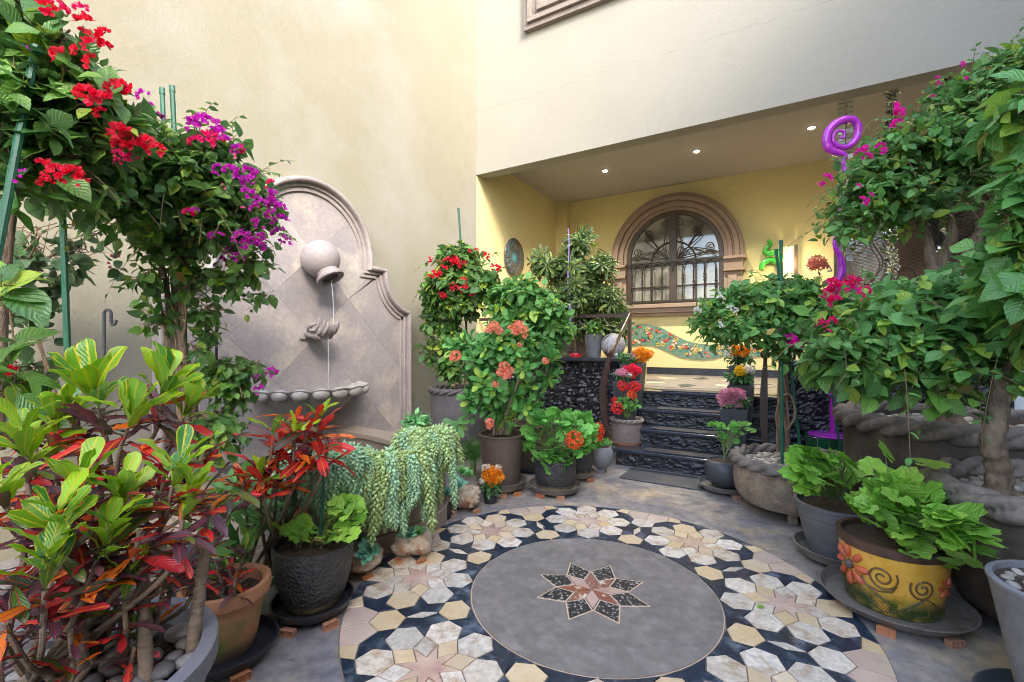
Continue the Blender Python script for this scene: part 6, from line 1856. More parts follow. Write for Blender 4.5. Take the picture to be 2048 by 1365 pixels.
def front(px, py, blobs, d0):
    """depth of the leafy surface in front of a pixel"""
    best = None; near = None
    for b in blobs:
        q = ((px - b[0]) / b[3]) ** 2 + ((py - b[1]) / b[4]) ** 2
        if q < 1:
            d = b[2] - b[5] * math.sqrt(1 - q)
            best = d if best is None else min(best, d)
        elif near is None or q < near[0]: near = (q, b[2])
    return (best if best is not None else near[1]) - 0.05
def flowers(root, items, kind, m, name='flower', blobs=None, grow=1.35):
    """items: (px, py, d, radius px)"""
    for it in items:
        px, py, d, r = it[:4]
        r *= grow
        if blobs: d = front(px, py, blobs, d)
        p = at(px, py, d) + FW * 0.0
        p[0] = max(p[0], 0.06)
        nrm = unit(-FW * 0.8 + UP * 0.55 + RT * random.uniform(-.5, .5) + rng.normal(size=3) * 0.25)
        me = leaf_mesh(kind, random.randrange(len(LEAVES[kind])), m, name)
        o = link(name, me, root)
        q = Vector(nrm).to_track_quat('Z', 'Y').to_matrix() @ Matrix.Rotation(random.uniform(0, 6), 3, 'Z')
        s = r * d / F
        M4 = q.to_4x4() @ Matrix.Diagonal((s, s, s, 1)); M4.translation = Vector(p - off_of(root))
        o.matrix_local = M4
def shoots(root, blobs, n, L, m, size, seed=0, kind='boug', up=0.3, nobj=40, tw=M_TWIG):
    """single long shoots that leave the crown, leaves set along them"""
    P, O, C = blob_points(blobs, n, 0.8, seed)
    LP, LD, LN, S = [], [], [], []; mb = MB()
    for p, o_ in zip(P, O):
        d = unit(o_ * 0.8 + UP * up + rng.normal(size=3) * 0.45); l_ = L * random.uniform(0.5, 1.3); g_ = random.uniform(0.3, 1.3)
        pts = [p + d * l_ * s - UP * g_ * l_ * s * s * 0.8 for s in np.linspace(-0.4, 1, 8)]
        for q in pts: q[0] = max(q[0], 0.04)
        mb.tube(pts, [0.0026 - 0.0016 * s for s in np.linspace(0, 1, 8)], 4, cap=False)
        nl_ = int(l_ / 0.028)
        for j in range(nl_):
            s = (j + 0.5) / nl_; i = min(6, int(s * 7)); q = pts[i] + (pts[i + 1] - pts[i]) * (s * 7 - i)
            t_ = unit(pts[i + 1] - pts[i]); side = unit(np.cross(t_, UP) + 1e-6) * (1 if j % 2 else -1)
            LP.append(q); LD.append(unit(side * 0.8 + t_ * 0.5 - UP * 0.15 + rng.normal(size=3) * 0.3)); LN.append(unit(UP + rng.normal(size=3) * 0.3)); S.append(size * (1.1 - 0.6 * s) * random.uniform(.7, 1.2))
    o = mb.build('shoots', tw, root, True, fix=False); o['kind'] = 'stuff'
    scatter(root, kind, m, np.array(LP), np.array(LD), np.array(LN), np.array(S), nobj, rest='shoot_leaves')
def trunk(root, pts, r0, r1, m=M_BARK, name='trunk', seg=10, wob=0.06, n=7):
    P = smooth_path(pts, n)
    rr = [(r0 + (r1 - r0) * (i / (len(P) - 1)) ** 0.8) * (1 + wob * math.sin(i * 1.7) + random.uniform(-wob, wob) * 0.5) for i in range(len(P))]
    if name == 'trunk': rr[0] *= 1.25; rr[1] *= 1.1
    return MB().tube(P, rr, seg).build(name, m, root, True, fix=False)
def A(px, py, d): return at(px, py, d)

# ---------------------------------------------------------------- large bougainvillea on the fountain wall side
b = at(375, 880, 2.75)
bl = empty('bougainvillea', (b[0], b[1], 0), 'largest bougainvillea with red and magenta bracts cascading over the stone fountain', 'bougainvillea')
trunk(bl, [A(395, 960, 2.7), A(385, 800, 2.65), A(368, 700, 2.6), A(352, 600, 2.6), A(345, 500, 2.55), A(330, 430, 2.5)], 0.026, 0.018, M_BARK)
trunk(bl, [A(375, 950, 2.7), A(372, 780, 2.6), A(360, 690, 2.63), A(372, 590, 2.58), A(378, 500, 2.5), A(420, 400, 2.45)], 0.02, 0.014, M_BARK, 'stem')
trunk(bl, [A(385, 920, 2.72), A(362, 790, 2.66), A(350, 720, 2.62), A(340, 640, 2.6), A(320, 520, 2.5), A(250, 430, 2.4)], 0.017, 0.011, M_BARK, 'stem')
for k in range(9):
    x = 345 + random.uniform(-20, 35)
    trunk(bl, [A(375 + random.uniform(-15, 15), 900, 2.7), A(360 + random.uniform(-15, 20), 760, 2.6), A(x, 640, 2.58), A(x + random.uniform(-15, 15), 540, 2.55), A(x + random.uniform(-60, 80), 430, 2.45)], 0.007, 0.004, M_TWIG, 'shoot', 6)
BLB = [(400, 380, 2.45, 120, 95, 0.32), (300, 350, 2.3, 130, 105, 0.30), (480, 410, 2.5, 90, 95, 0.26), (380, 455, 2.5, 120, 60, 0.24), (210, 390, 2.2, 110, 90, 0.25),
       (180, 300, 1.95, 110, 90, 0.22), (430, 300, 2.45, 60, 40, 0.15), (500, 510, 2.55, 35, 60, 0.12), (300, 280, 2.2, 70, 40, 0.15), (90, 330, 1.8, 100, 100, 0.2)]
shoots(bl, BLB, 60, 0.26, L_BOUG, 0.058, 41)
bush(bl, BLB, 'boug', L_BOUG, 0.060, 1050, 5, 0.14, 0.2, 0.25, 300, 1, ntw=0.35, twig=M_TWIGD)
trail = [(505, 545, 2.6, 14, 45, 0.05), (520, 600, 2.6, 9, 30, 0.04), (300, 560, 2.5, 30, 40, 0.08), (330, 640, 2.6, 36, 26, 0.09), (410, 620, 2.65, 26, 34, 0.08), (440, 750, 2.7, 55, 40, 0.12),
         (470, 780, 2.75, 45, 30, 0.1), (440, 860, 2.7, 60, 60, 0.14), (400, 690, 2.6, 26, 36, 0.07), (390, 560, 2.6, 40, 34, 0.09), (500, 730, 2.8, 30, 26, 0.06), (450, 560, 2.6, 46, 40, 0.1), (340, 500, 2.5, 70, 40, 0.12)]
bush(bl, trail, 'boug', L_BOUG, 0.060, 360, 4, 0.10, 0.1, 0.4, 0, 2, ntw=0.8, twig=M_TWIG)
fl = [(420, 285, 2.2, 18), (396, 290, 2.2, 14), (440, 292, 2.22, 13), (480, 300, 2.3, 9), (380, 432, 2.25, 12), (543, 372, 2.35, 10), (240, 328, 2.1, 9), (262, 322, 2.12, 12)]
flowers(bl, fl, 'bract', P_CRIM, blobs=BLB + trail)
fl = [(388, 256, 2.3, 16), (408, 252, 2.3, 18), (430, 258, 2.3, 15), (436, 272, 2.3, 14), (290, 196, 2.0, 12), (296, 214, 2.0, 9), (300, 234, 2.05, 12), (318, 240, 2.05, 11), (448, 284, 2.3, 12), (470, 298, 2.3, 11), (396, 276, 2.25, 10),
      (438, 340, 2.3, 10), (430, 352, 2.3, 7), (462, 346, 2.3, 13), (478, 352, 2.3, 12), (500, 346, 2.32, 13), (516, 358, 2.32, 13), (500, 368, 2.3, 14), (498, 395, 2.3, 15), (520, 412, 2.32, 12), (543, 396, 2.35, 14), (552, 412, 2.36, 14), (560, 420, 2.36, 12), (545, 432, 2.36, 12), (562, 447, 2.38, 15), (560, 470, 2.4, 13), (570, 485, 2.42, 12),
      (516, 450, 2.35, 11), (486, 474, 2.35, 13), (470, 482, 2.35, 9), (500, 492, 2.35, 15), (518, 498, 2.36, 13), (520, 480, 2.36, 12), (462, 505, 2.36, 10), (450, 522, 2.36, 9), (478, 518, 2.36, 12), (440, 474, 2.32, 8), (425, 474, 2.32, 8),
      (545, 748, 2.8, 11), (520, 780, 2.8, 10), (515, 755, 2.8, 6), (390, 425, 2.24, 8), (508, 420, 2.3, 8)]
flowers(bl, fl, 'bract', P_MAG, blobs=BLB + trail)
flowers(bl, [(232, 522, 2.3, 11), (226, 534, 2.3, 9), (450, 376, 2.3, 8), (482, 420, 2.32, 8), (475, 318, 2.3, 9)], 'bractS', P_PINK, blobs=BLB + trail)

# nearer red bougainvillea at the frame edge
b = at(-20, 900, 1.6)
bn_ = empty('bougainvillea', (b[0], b[1], 0), 'nearest bougainvillea with big dark leaves and scarlet bracts at the frame edge', 'bougainvillea')
trunk(bn_, [A(-10, 900, 1.6), A(5, 600, 1.6), A(25, 380, 1.6), A(40, 230, 1.6), A(30, 120, 1.65)], 0.022, 0.012, M_BARK)
trunk(bn_, [A(25, 380, 1.6), A(60, 320, 1.6), A(130, 220, 1.6), A(190, 210, 1.65)], 0.010, 0.005, M_BARK, 'branch')
trunk(bn_, [A(40, 230, 1.6), A(70, 130, 1.6), A(140, 60, 1.6)], 0.008, 0.004, M_BARK, 'branch')
BNB = [(40, 100, 1.65, 95, 90, 0.16), (120, 110, 1.65, 70, 70, 0.14), (60, 230, 1.6, 90, 80, 0.16), (160, 200, 1.7, 75, 60, 0.14), (230, 250, 1.8, 60, 50, 0.14), (60, 20, 1.65, 70, 40, 0.14), (20, 330, 1.6, 60, 90, 0.14), (140, 330, 1.7, 80, 60, 0.14)]
bush(bn_, BNB,
     'boug', L_BOUG, 0.078, 260, 4, 0.13, 0.25, 0.25, 300, 3, twig=M_TWIG, ntw=0.8)
flowers(bn_, [(92, 23, 1.5, 20), (173, 55, 1.55, 18), (198, 84, 1.55, 18), (186, 96, 1.55, 16), (212, 76, 1.55, 14), (130, 118, 1.5, 18), (160, 106, 1.5, 12), (190, 130, 1.5, 15), (185, 198, 1.5, 20), (207, 212, 1.5, 20), (170, 190, 1.5, 15), (205, 228, 1.5, 12),
              (240, 188, 1.6, 20), (262, 192, 1.6, 18), (250, 178, 1.6, 14), (245, 272, 1.6, 20), (268, 290, 1.6, 22), (290, 300, 1.6, 22), (312, 306, 1.62, 16), (240, 290, 1.6, 12), (110, 350, 1.45, 16), (125, 352, 1.45, 18), (150, 354, 1.45, 18), (168, 362, 1.46, 13), (95, 370, 1.45, 13),
              (92, 335, 1.45, 14), (10, 748, 1.4, 17), (22, 752, 1.4, 12)], 'bract', P_RED, blobs=BNB)
flowers(bn_, [(115, 8, 1.5, 14), (150, 10, 1.55, 20), (165, 22, 1.55, 12), (238, 316, 1.6, 12)], 'bract', P_CRIM, blobs=BNB)
flowers(bn_, [(52, 350, 1.45, 10), (45, 366, 1.45, 12), (50, 98, 1.5, 7)], 'bractS', P_MAG, blobs=BNB)
# leaves low at the frame edge
bush(bn_, [(20, 590, 1.45, 34, 42, 0.08), (20, 760, 1.45, 40, 40, 0.08), (10, 690, 1.5, 22, 30, 0.08)], 'boug', L_BOUG, 0.10, 16, 3, 0.08, 0.1, 0.3, 60, 4, ntw=1.0)

# sparse vine on the wall
b = at(60, 900, 2.5)
vn = empty('climbing_vine', (b[0], b[1], 0), 'sparse climber with dark round leaves against the yellow wall', 'vine')
for pth in ([(70, 880, 2.4), (95, 760, 2.4), (60, 640, 2.4), (45, 560, 2.35), (80, 470, 2.3)], [(120, 870, 2.45), (110, 780, 2.4), (85, 700, 2.4), (60, 600, 2.4)], [(20, 860, 2.3), (30, 760, 2.3), (25, 660, 2.3), (10, 560, 2.25)],
            [(45, 560, 2.35), (120, 500, 2.4), (190, 470, 2.45), (240, 440, 2.4)], [(60, 640, 2.4), (100, 590, 2.42), (150, 520, 2.45)]):
    trunk(vn, [A(*q) for q in pth], 0.007, 0.004, M_TWIGD, 'stem', 6, 0.1)
for k in range(26):
    x, y = random.uniform(20, 220), random.uniform(440, 520)
    trunk(vn, [A(x, y, 2.4), A(x + random.uniform(-40, 40), y + random.uniform(-30, 30), 2.42), A(x + random.uniform(-70, 70), y + random.uniform(-40, 50), 2.45)], 0.003, 0.002, M_TWIGD, 'runner', 5, 0.1, 4)
bush(vn, [(60, 500, 2.35, 70, 60, 0.07), (30, 620, 2.35, 45, 60, 0.07), (90, 640, 2.4, 50, 50, 0.06), (60, 740, 2.4, 60, 50, 0.07), (30, 820, 2.35, 50, 50, 0.07), (160, 500, 2.4, 50, 40, 0.06), (120, 860, 2.4, 40, 30, 0.05), (20, 540, 2.2, 40, 40, 0.06), (240, 550, 2.45, 22, 22, 0.04), (110, 560, 2.4, 50, 30, 0.05)],
     'vine', L_VINE, 0.056, 110, 4, 0.11, 0.1, 0.3, 300, 5, ntw=0.6, twig=M_TWIGD, svar=0.25, flat=0.2)

# ---------------------------------------------------------------- crotons
def croton(root, heads, base_xy, z0, L, upper, lower, nobj=300, nu=(7, 10), nl=(8, 13), leafk='croton', stems=True, mid=None):
    UPm, LO, MI = ([], [], [], []), ([], [], [], []), ([], [], [], [])
    for hd in heads:
        px, py, d = hd[:3]; sc_ = hd[3] if len(hd) > 3 else 1.0; kindh = hd[4] if len(hd) > 4 else 0
        p = at(px, py, d); p[0] = max(p[0], 0.1)
        base = np.array([base_xy[0] + random.uniform(-.1, .1), base_xy[1] + random.uniform(-.1, .1), z0])
        lean = unit(np.array([p[0] - base[0], p[1] - base[1], 0.0]) + 1e-6)
        axis = unit(UP + lean * 0.25 + rng.normal(size=3) * 0.10)
        cnt_u = random.randint(*nu) if kindh != 2 else 0
        for j in range(cnt_u):
            a = j * 2.4 + random.uniform(-.3, .3); el = random.uniform(0.55, 1.35)
            h = np.array([math.cos(a), math.sin(a), 0])
            D = unit(h * math.cos(el) + axis * math.sin(el))
            UPm[0].append(p + axis * 0.015 * j * 0.5); UPm[1].append(D); UPm[2].append(unit(axis * math.cos(el) - h * math.sin(el) + rng.normal(size=3) * 0.25)); UPm[3].append(L * sc_ * random.uniform(0.6, 1.05))
        for j in range(random.randint(*nl)):
            a = j * 2.4 + random.uniform(-.4, .4); el = random.uniform(-0.25, 1.0)
            h = np.array([math.cos(a), math.sin(a), 0])
            D = unit(h * math.cos(el) + UP * math.sin(el))
            tgt = LO
            if mid is not None and random.random() < 0.24: tgt = MI
            tgt[0].append(p - axis * random.uniform(0.0, 0.11)); tgt[1].append(D); tgt[2].append(unit(UP * math.cos(el) - h * math.sin(el) + rng.normal(size=3) * 0.3)); tgt[3].append(L * sc_ * random.uniform(0.6, 1.1))
        if stems:
            q = [base, base * 0.55 + p * 0.45 + np.array([random.uniform(-.03, .03), random.uniform(-.03, .03), -0.05]), p - axis * 0.12, p]
            trunk(root, q, 0.009 * sc_, 0.005, M_BARKC, 'stem', 8, 0.05, 5)
    ni = [len(UPm[0]), len(LO[0]), len(MI[0])]; tot = sum(ni)
    for T, mt in ((UPm, upper), (LO, lower), (MI, mid)):
        if mt is None or not T[0]: continue
        P = np.array(T[0]); P[:, 0] = np.maximum(P[:, 0], 0.06)
        scatter(root, 'crotp' if (leafk == 'croton' and mt is not upper) else leafk, mt, P, np.array(T[1]), np.array(T[2]), np.array(T[3]), int(nobj * len(T[0]) / tot) if tot > nobj else nobj)
cbig, zb_ = pots['big']
cr1 = empty('croton', (cbig[0], cbig[1], zb_), 'nearest croton with lime green tops over dark purple leaves in the large smooth grey pot', 'croton')
heads = [(50, 915, 1.15), (10, 1010, 0.95), (150, 1015, 1.05), (235, 1030, 1.1, 1.0), (345, 975, 1.12, 1.1), (365, 1040, 1.1, 0.9), (290, 960, 1.15, 0.9, 2), (120, 1075, 0.95), (90, 1180, 0.9, 0.9, 0), (250, 1200, 1.05, 0.8), (195, 1120, 1.0, 0.9), (30, 1150, 0.9, 0.9, 2), (310, 1090, 1.1, 0.9, 2), (270, 1290, 1.1, 0.55, 0),
         (150, 960, 1.1, 1.0, 2), (90, 1000, 1.1, 1, 2), (200, 1060, 1.1, 1, 2), (330, 1160, 1.15, .9, 2), (60, 1200, 1.0, .9, 2), (230, 1150, 1.15, .9, 2), (380, 1120, 1.25, .9, 2), (130, 1170, 1.1, .9, 2), (280, 1060, 1.05, 1, 2), (420, 1010, 1.2, 0.9, 2), (60, 1060, 1.0, 1, 2), (140, 1260, 0.95, 0.6, 2), (10, 1250, 0.9, 0.9, 2)]
croton(cr1, heads, cbig, zb_, 0.115, L_CROTG, L_CROTP, 300, nu=(9, 13), nl=(11, 16), mid=L_CROTR)
# visible bare trunks
for pth in ([(292, 1370, 1.08), (290, 1260, 1.1), (285, 1150, 1.12), (268, 1090, 1.12)], [(385, 1300, 1.18), (395, 1220, 1.18), (410, 1110, 1.2), (440, 1050, 1.22)], [(160, 1340, 1.0), (158, 1240, 1.02), (150, 1120, 1.04)], [(250, 1345, 1.12), (246, 1290, 1.12), (252, 1220, 1.1)]):
    trunk(cr1, [A(*q) for q in pth], 0.017, 0.012, M_BARKC, 'stem', 10, 0.05)
# second croton behind, reaching higher
cb = at(170, HOR, 1.62)[:2]
round_pot('flower_pot', 'grey clay pot hidden among the tall croton stems', 'pot', cb, 0.002, 0.38, 0.17, 0.22, M_CLAYG, rim=0.01, rimh=0.03)
cr2 = empty('croton', (cb[0], cb[1], 0.36), 'tall croton with the highest lime leaves standing against the wall vine', 'croton')
heads = [(195, 815, 1.45, 1.15), (320, 805, 1.5, 1.1), (110, 870, 1.45, 0.95), (255, 860, 1.4, 1.0), (365, 840, 1.55, 0.95), (150, 850, 1.5, 0.9), (60, 860, 1.5, 0.9), (60, 950, 1.4, 1.0, 0), (160, 950, 1.45, 1.0, 2), (330, 930, 1.5, 1.0, 2), (240, 960, 1.4, 1.0, 2), (410, 900, 1.55, 0.95, 2), (100, 1000, 1.5, 1, 2), (390, 960, 1.5, 1, 2), (200, 900, 1.5, 1.0, 2), (300, 1010, 1.5, 1, 2), (450, 980, 1.6, 1, 2), (180, 1040, 1.5, 1, 2), (360, 1080, 1.55, 1, 2)]
croton(cr2, heads, cb, 0.36, 0.15, L_CROTG, L_CROTP, 300, nu=(8, 12), nl=(9, 13), mid=L_CROTR)
# red croton
cb = at(520, HOR, 2.4)[:2]
cr3 = empty('croton', (cb[0], cb[1], 0.0), 'croton with scarlet, orange and yellow leaves before the shell basin', 'croton')
heads = [(560, 885, 1.9, 1.0, 2), (610, 860, 1.9, 1.0, 2), (650, 870, 1.95, 1.1, 2), (590, 830, 1.95, 1.0, 2), (525, 915, 1.85, 1.0, 2), (605, 920, 1.9, 1.0, 2), (550, 950, 1.85, 0.9, 2), (490, 945, 1.85, 0.8, 2), (640, 905, 1.88, 1.0, 2)]
croton(cr3, heads, cb, 0.02, 0.155, L_CROTG, L_CROTR, 300, nl=(12, 16), leafk='crotn', mid=L_CROTP)
croton(cr3, [(545, 870, 1.88, 1.1), (635, 840, 1.93, 1.0), (590, 880, 1.86, 1.0), (525, 965, 1.8, 0.9)], cb, 0.02, 0.15, L_CROTG, L_CROTR, 300, nu=(4, 6), nl=(5, 7), leafk='crotn')
# small dark croton in the terracotta pot
cc, z = pots['terra']
cr4 = empty('croton', (cc[0], cc[1], z), 'small croton with drooping dark red leaves in the mossy terracotta pot', 'croton')
croton(cr4, [(455, 1135, 1.68, 0.7, 0), (470, 1160, 1.66, 0.7, 2), (430, 1120, 1.7, 0.8, 2), (490, 1100, 1.75, 0.7, 0), (440, 1060, 1.75, 0.8, 2), (395, 1080, 1.7, 0.8, 2)], cc, z, 0.11, L_CROTG, L_CROTP, 200, nu=(2, 4), nl=(7, 10), leafk='crotn', mid=L_CROTR)
# green bush filling behind the terracotta pot
cb = at(480, HOR, 2.1)[:2]
gb = empty('green_shrub', (cb[0], cb[1], 0), 'plain green leafy shrub between the crotons and the hammered pot', 'shrub')
bush(gb, [(500, 1060, 2.0, 50, 40, 0.10), (450, 1020, 2.1, 60, 50, 0.12), (400, 1130, 1.9, 50, 60, 0.12), (300, 1150, 1.9, 80, 70, 0.14)], 'crotn', L_BOUGL, 0.13, 60, 4, 0.08, 0.5, 0.1, 150, 6)
trunk(gb, [A(470, 1290, 2.1), A(470, 1150, 2.1), A(460, 1050, 2.1)], 0.012, 0.008, M_BARK)

# ---------------------------------------------------------------- donkey tails on the pool rim
def donkey(px, py, d, rpx, n, label, m, zr=None, tall=0.05, vmin=0, vmax=4, arc0=-3.0, arc1=0.4, s=1.0, pot=True, potm=M_TERRA):
    c = at(px, py, d); z = c[2] if zr is None else zr
    if pot:
        round_pot('clay_pot', 'terracotta pot under the ' + ' '.join(label.split()[:11]), 'pot', (c[0], c[1]), z - 0.10, z, rpx * d / F * 0.55, rpx * d / F * 0.7, potm, rim=0.008, rimh=0.02, seg=32)
    t = empty('donkey_tail', (c[0], c[1], z), label, 'succulent')
    P, D, Nn, S = [], [], [], []
    R0 = rpx * d / F
    off = off_of(t)
    for k in range(n):
        th = YAW + random.uniform(arc0, arc1); q = R0 * 0.72 * math.sqrt(random.uniform(0.15, 1))
        ctr = np.array([c[0] + q * math.cos(th), c[1] + q * math.sin(th), z + tall * (1 - (q / R0) ** 2) + random.uniform(0, 0.025)])
        v = random.randint(vmin, vmax)
        if v == 4 and random.random() < 0.3: v = 1
        me = leaf_mesh('tail', v, m if random.random() < 0.7 else L_SEDUMD, 'strand')
        if k < 290:
            o = link('strand', me, t); o.location = ctr - off
            o.rotation_euler = (random.uniform(-.12, .12), random.uniform(-.12, .22), th + random.uniform(-.3, .3)); ss = s * random.uniform(0.65, 1.35); o.scale = (ss, ss, ss)
    return t
donkey(775, 925, 2.55, 88, 120, 'widest pale green donkey tail hanging over the pool wall', L_SEDUM, vmin=0, vmax=3)
donkey(848, 890, 2.85, 58, 85, 'yellow-green donkey tail nearest the brown pot end of the pool wall', L_SEDUM, vmin=0, vmax=3, tall=0.09)
donkey(650, 925, 2.3, 85, 110, 'thin bluish donkey tail behind the green cane of the hammered pot', L_SEDUMD, vmin=0, vmax=2, s=0.9)
donkey(700, 940, 2.62, 34, 34, 'small bluish donkey tail spilling from a clay pot between the two larger ones', L_SEDUMD, vmin=0, vmax=2, s=0.8)
donkey(590, 945, 2.42, 60, 60, 'bluish donkey tail at the end of the pool wall under the red croton', L_SEDUMD, vmin=0, vmax=2)
c = at(836, 850, 3.15)
t = empty('jade_succulent', (c[0], c[1], c[2] - 0.1), 'bushy green jade-like succulent behind the yellow-green donkey tail', 'succulent')
bush(t, [(836, 850, 3.15, 30, 26, 0.09)], 'small', L_ECHEG, 0.045, 90, 6, 0.03, 0.6, 0, 300, 7, ntw=0.2)
round_pot('clay_pot', 'clay pot under the bushy jade-like succulent', 'pot', (c[0], c[1]), float(c[2]) - 0.24, float(c[2]) - 0.07, 0.07, 0.09, M_TERRA, rim=0.006, rimh=0.02, seg=32)

# ---------------------------------------------------------------- rock planters with echeverias
def rock(name, label, px, py, d, sx, sy, sz, rz, z0, seed, holl=True, boxy=0.0):
    c = at(px, HOR, d)[:2]
    t = empty(name, (c[0], c[1], 0), label, 'planter')
    b = MB(); n = 34; rings = 24
    b.sphere((0, 0, 0), 1.0, n, rings)
    vs = []
    for x, y, z in b.v:
        v = Vector((x, y, z))
        if boxy: 
            mx = max(abs(x), abs(y), abs(z)); v = v * (1 + boxy * (1 / max(mx, 0.3) - 1))
        h = noise.noise(v * 1.5 + Vector((seed, 0, 0))) * 0.28 + noise.noise(v * 3.7 + Vector((seed, 3, 0))) * 0.12 + noise.noise(v * 9 + Vector((seed, 3, 5))) * 0.05
        v = v * (1 + h)
        x, y, z = v.x * sx, v.y * sy, v.z * sz
        rr_ = math.hypot(v.x, v.y)
        if holl and v.z > 0.25 and rr_ < 0.62: z = sz * (0.62 - 0.28 * (1 - rr_ / 0.62)) * 1.0
        xx = x * math.cos(rz) - y * math.sin(rz); yy = x * math.sin(rz) + y * math.cos(rz)
        vs.append((c[0] + xx, c[1] + yy, z0 + sz + z))
    b.v = vs
    b.build('rock_body', M_ROCKP, t, 'all', fix=True)
    return t, c, z0 + 1.6 * sz
def eche(px, py, d, r, m, label, group=None, tilt=0.3):
    p = at(px, py, d)
    me = leaf_mesh('rosette', random.randrange(2), m, 'echeveria')
    o = link('echeveria', me); s = r * d / F * 2.5; p = p + UP * 0.02 - FW * 0.03
    nrm = unit(UP - FW * tilt + rng.normal(size=3) * 0.15)
    q = Vector(nrm).to_track_quat('Z', 'Y').to_matrix() @ Matrix.Rotation(random.uniform(0, 6), 3, 'Z')
    M4 = q.to_4x4() @ Matrix.Diagonal((s, s, s, 1)); M4.translation = Vector(p)
    o.matrix_local = M4
    return tag(o, label, 'succulent', group)
c, d, s = ground_pos(825, 1122, 0.03, 30)
rock('rock_planter', 'rounded ochre and white rock planter beside the mosaic edge with two echeverias', 825, 0, d + 0.02, 0.115, 0.10, 0.074, 0.4, 0.022, 1.3)
feet(c, 30 * s, 'the rounded ochre rock planter', (-2.4, -0.8), 0.9)
eche(817, 1078, d - 0.02, 16, L_ECHE, 'blue-green echeveria in the hollow of the rounded ochre rock')
eche(838, 1072, d + 0.02, 13, L_ECHEG, 'greener small echeveria behind its neighbour in the rounded ochre rock')
c, d, s = ground_pos(722, 1158, 0.02, 36)
rock('rock_planter', 'pale low rock planter beside the hammered pot with echeverias', 722, 0, d + 0.02, 0.13, 0.11, 0.066, -0.3, 0.02, 4.1)
feet(c, 34 * s, 'the pale low rock planter', (-0.9,), 0.9)
eche(744, 1105, d - 0.04, 20, L_ECHE, 'large blue-green echeveria leaning over the pale low rock', tilt=0.7)
eche(720, 1085, d + 0.02, 11, L_ECHEG, 'small green echeveria at the back of the pale low rock')
c, d, s = ground_pos(928, 1022, 0.03, 30)
rock('rock_planter', 'squarish carved cream stone trough with echeverias beside the small black pots', 928, 0, d + 0.02, 0.11, 0.09, 0.066, 0.25, 0.022, 7.7, boxy=0.7)
feet(c, 32 * s, 'the carved cream stone trough', (-2.3, -0.6), 0.9)
eche(914, 976, d - 0.02, 17, L_ECHE, 'large blue echeveria on the carved cream stone trough')
eche(905, 946, d + 0.12, 11, L_ECHEG, 'green echeveria at the far corner of the stone trough')
eche(925, 950, d + 0.14, 12, L_ECHEG, 'green echeveria rising above the middle of the stone trough')
eche(938, 955, d + 0.10, 10, L_ECHEG, 'green echeveria at the rear of the stone trough next to the orange kalanchoe')
cc, z = pots['smallb']
eche(893, 992, dep(cc) + 0.03, 12, L_ECHE, 'small blue echeveria behind the small black cylindrical pot')
cc, z = pots['white']
eche(548, 1172, 2.22, 14, L_ECHEG, 'dark green succulent in the small white pot')
# tray of stones with yellow rim fern
c = at(950, 885, 4.2)
t = empty('fern', (c[0], c[1], 0.0), 'feathery green fern behind the tall brown pot', 'fern')
n = 70
P = np.tile(np.array([c[0], c[1], 0.22]), (n, 1)) + rng.normal(size=(n, 3)) * 0.03
D = unit(rng.normal(size=(n, 3)) * np.array([1, 1, 0.5]) + UP * 0.25)
scatter(t, 'frond', L_FERN, P, D, np.tile(UP, (n, 1)) + rng.normal(size=(n, 3)) * 0.2, rng.uniform(0.14, 0.24, n), 60)
MB().tube([(c[0], c[1], 0), (c[0], c[1], 0.24)], 0.01, 6).build('stem', M_GSTEM, t)

# ---------------------------------------------------------------- middle: red bougainvillea in the rope pot
cc, z = pots['wall']
rb2 = empty('bougainvillea', (cc[0], cc[1], z), 'bougainvillea with red bracts trained on canes in the wall-side rope pot', 'bougainvillea')
for dx in (-6, 4, 12):
    trunk(rb2, [A(918 + dx, 790, 4.9), A(912 + dx * 1.5, 740, 4.88), A(906 + dx * 2, 670, 4.85), A(900 + dx * 3, 600, 4.8)], 0.010, 0.006, M_TWIG, 'stem', 7)
RBB = [(920, 520, 4.85, 48, 40, 0.26), (895, 570, 4.75, 55, 40, 0.26), (955, 570, 4.7, 50, 42, 0.24), (870, 590, 4.8, 36, 30, 0.2), (925, 610, 4.7, 50, 26, 0.22), (985, 580, 4.7, 30, 30, 0.16), (862, 640, 4.85, 16, 40, 0.12), (862, 700, 4.85, 18, 30, 0.1), (900, 690, 4.75, 26, 30, 0.12), (895, 650, 4.8, 22, 30, 0.1), (900, 740, 4.7, 22, 26, 0.1)]
shoots(rb2, RBB, 30, 0.25, L_BOUG, 0.07, 42)
bush(rb2, RBB,
     'boug', L_BOUG, 0.078, 700, 5, 0.10, 0.2, 0.25, 300, 8, ntw=0.25)
flowers(rb2, [(858, 521, 4.6, 6), (896, 528, 4.5, 10), (905, 524, 4.5, 11), (913, 529, 4.5, 10), (928, 528, 4.5, 6), (887, 540, 4.5, 8), (870, 552, 4.5, 9), (878, 553, 4.5, 8), (858, 556, 4.6, 6), (926, 562, 4.45, 7), (905, 574, 4.45, 8), (912, 577, 4.45, 6), (926, 577, 4.45, 8),
               (884, 594, 4.5, 8), (890, 599, 4.5, 6), (972, 514, 4.5, 8), (988, 537, 4.45, 8), (996, 540, 4.45, 7), (943, 592, 4.45, 7), (938, 505, 4.6, 5), (952, 502, 4.6, 5), (918, 534, 4.5, 6)], 'bract', P_RED, blobs=RBB)
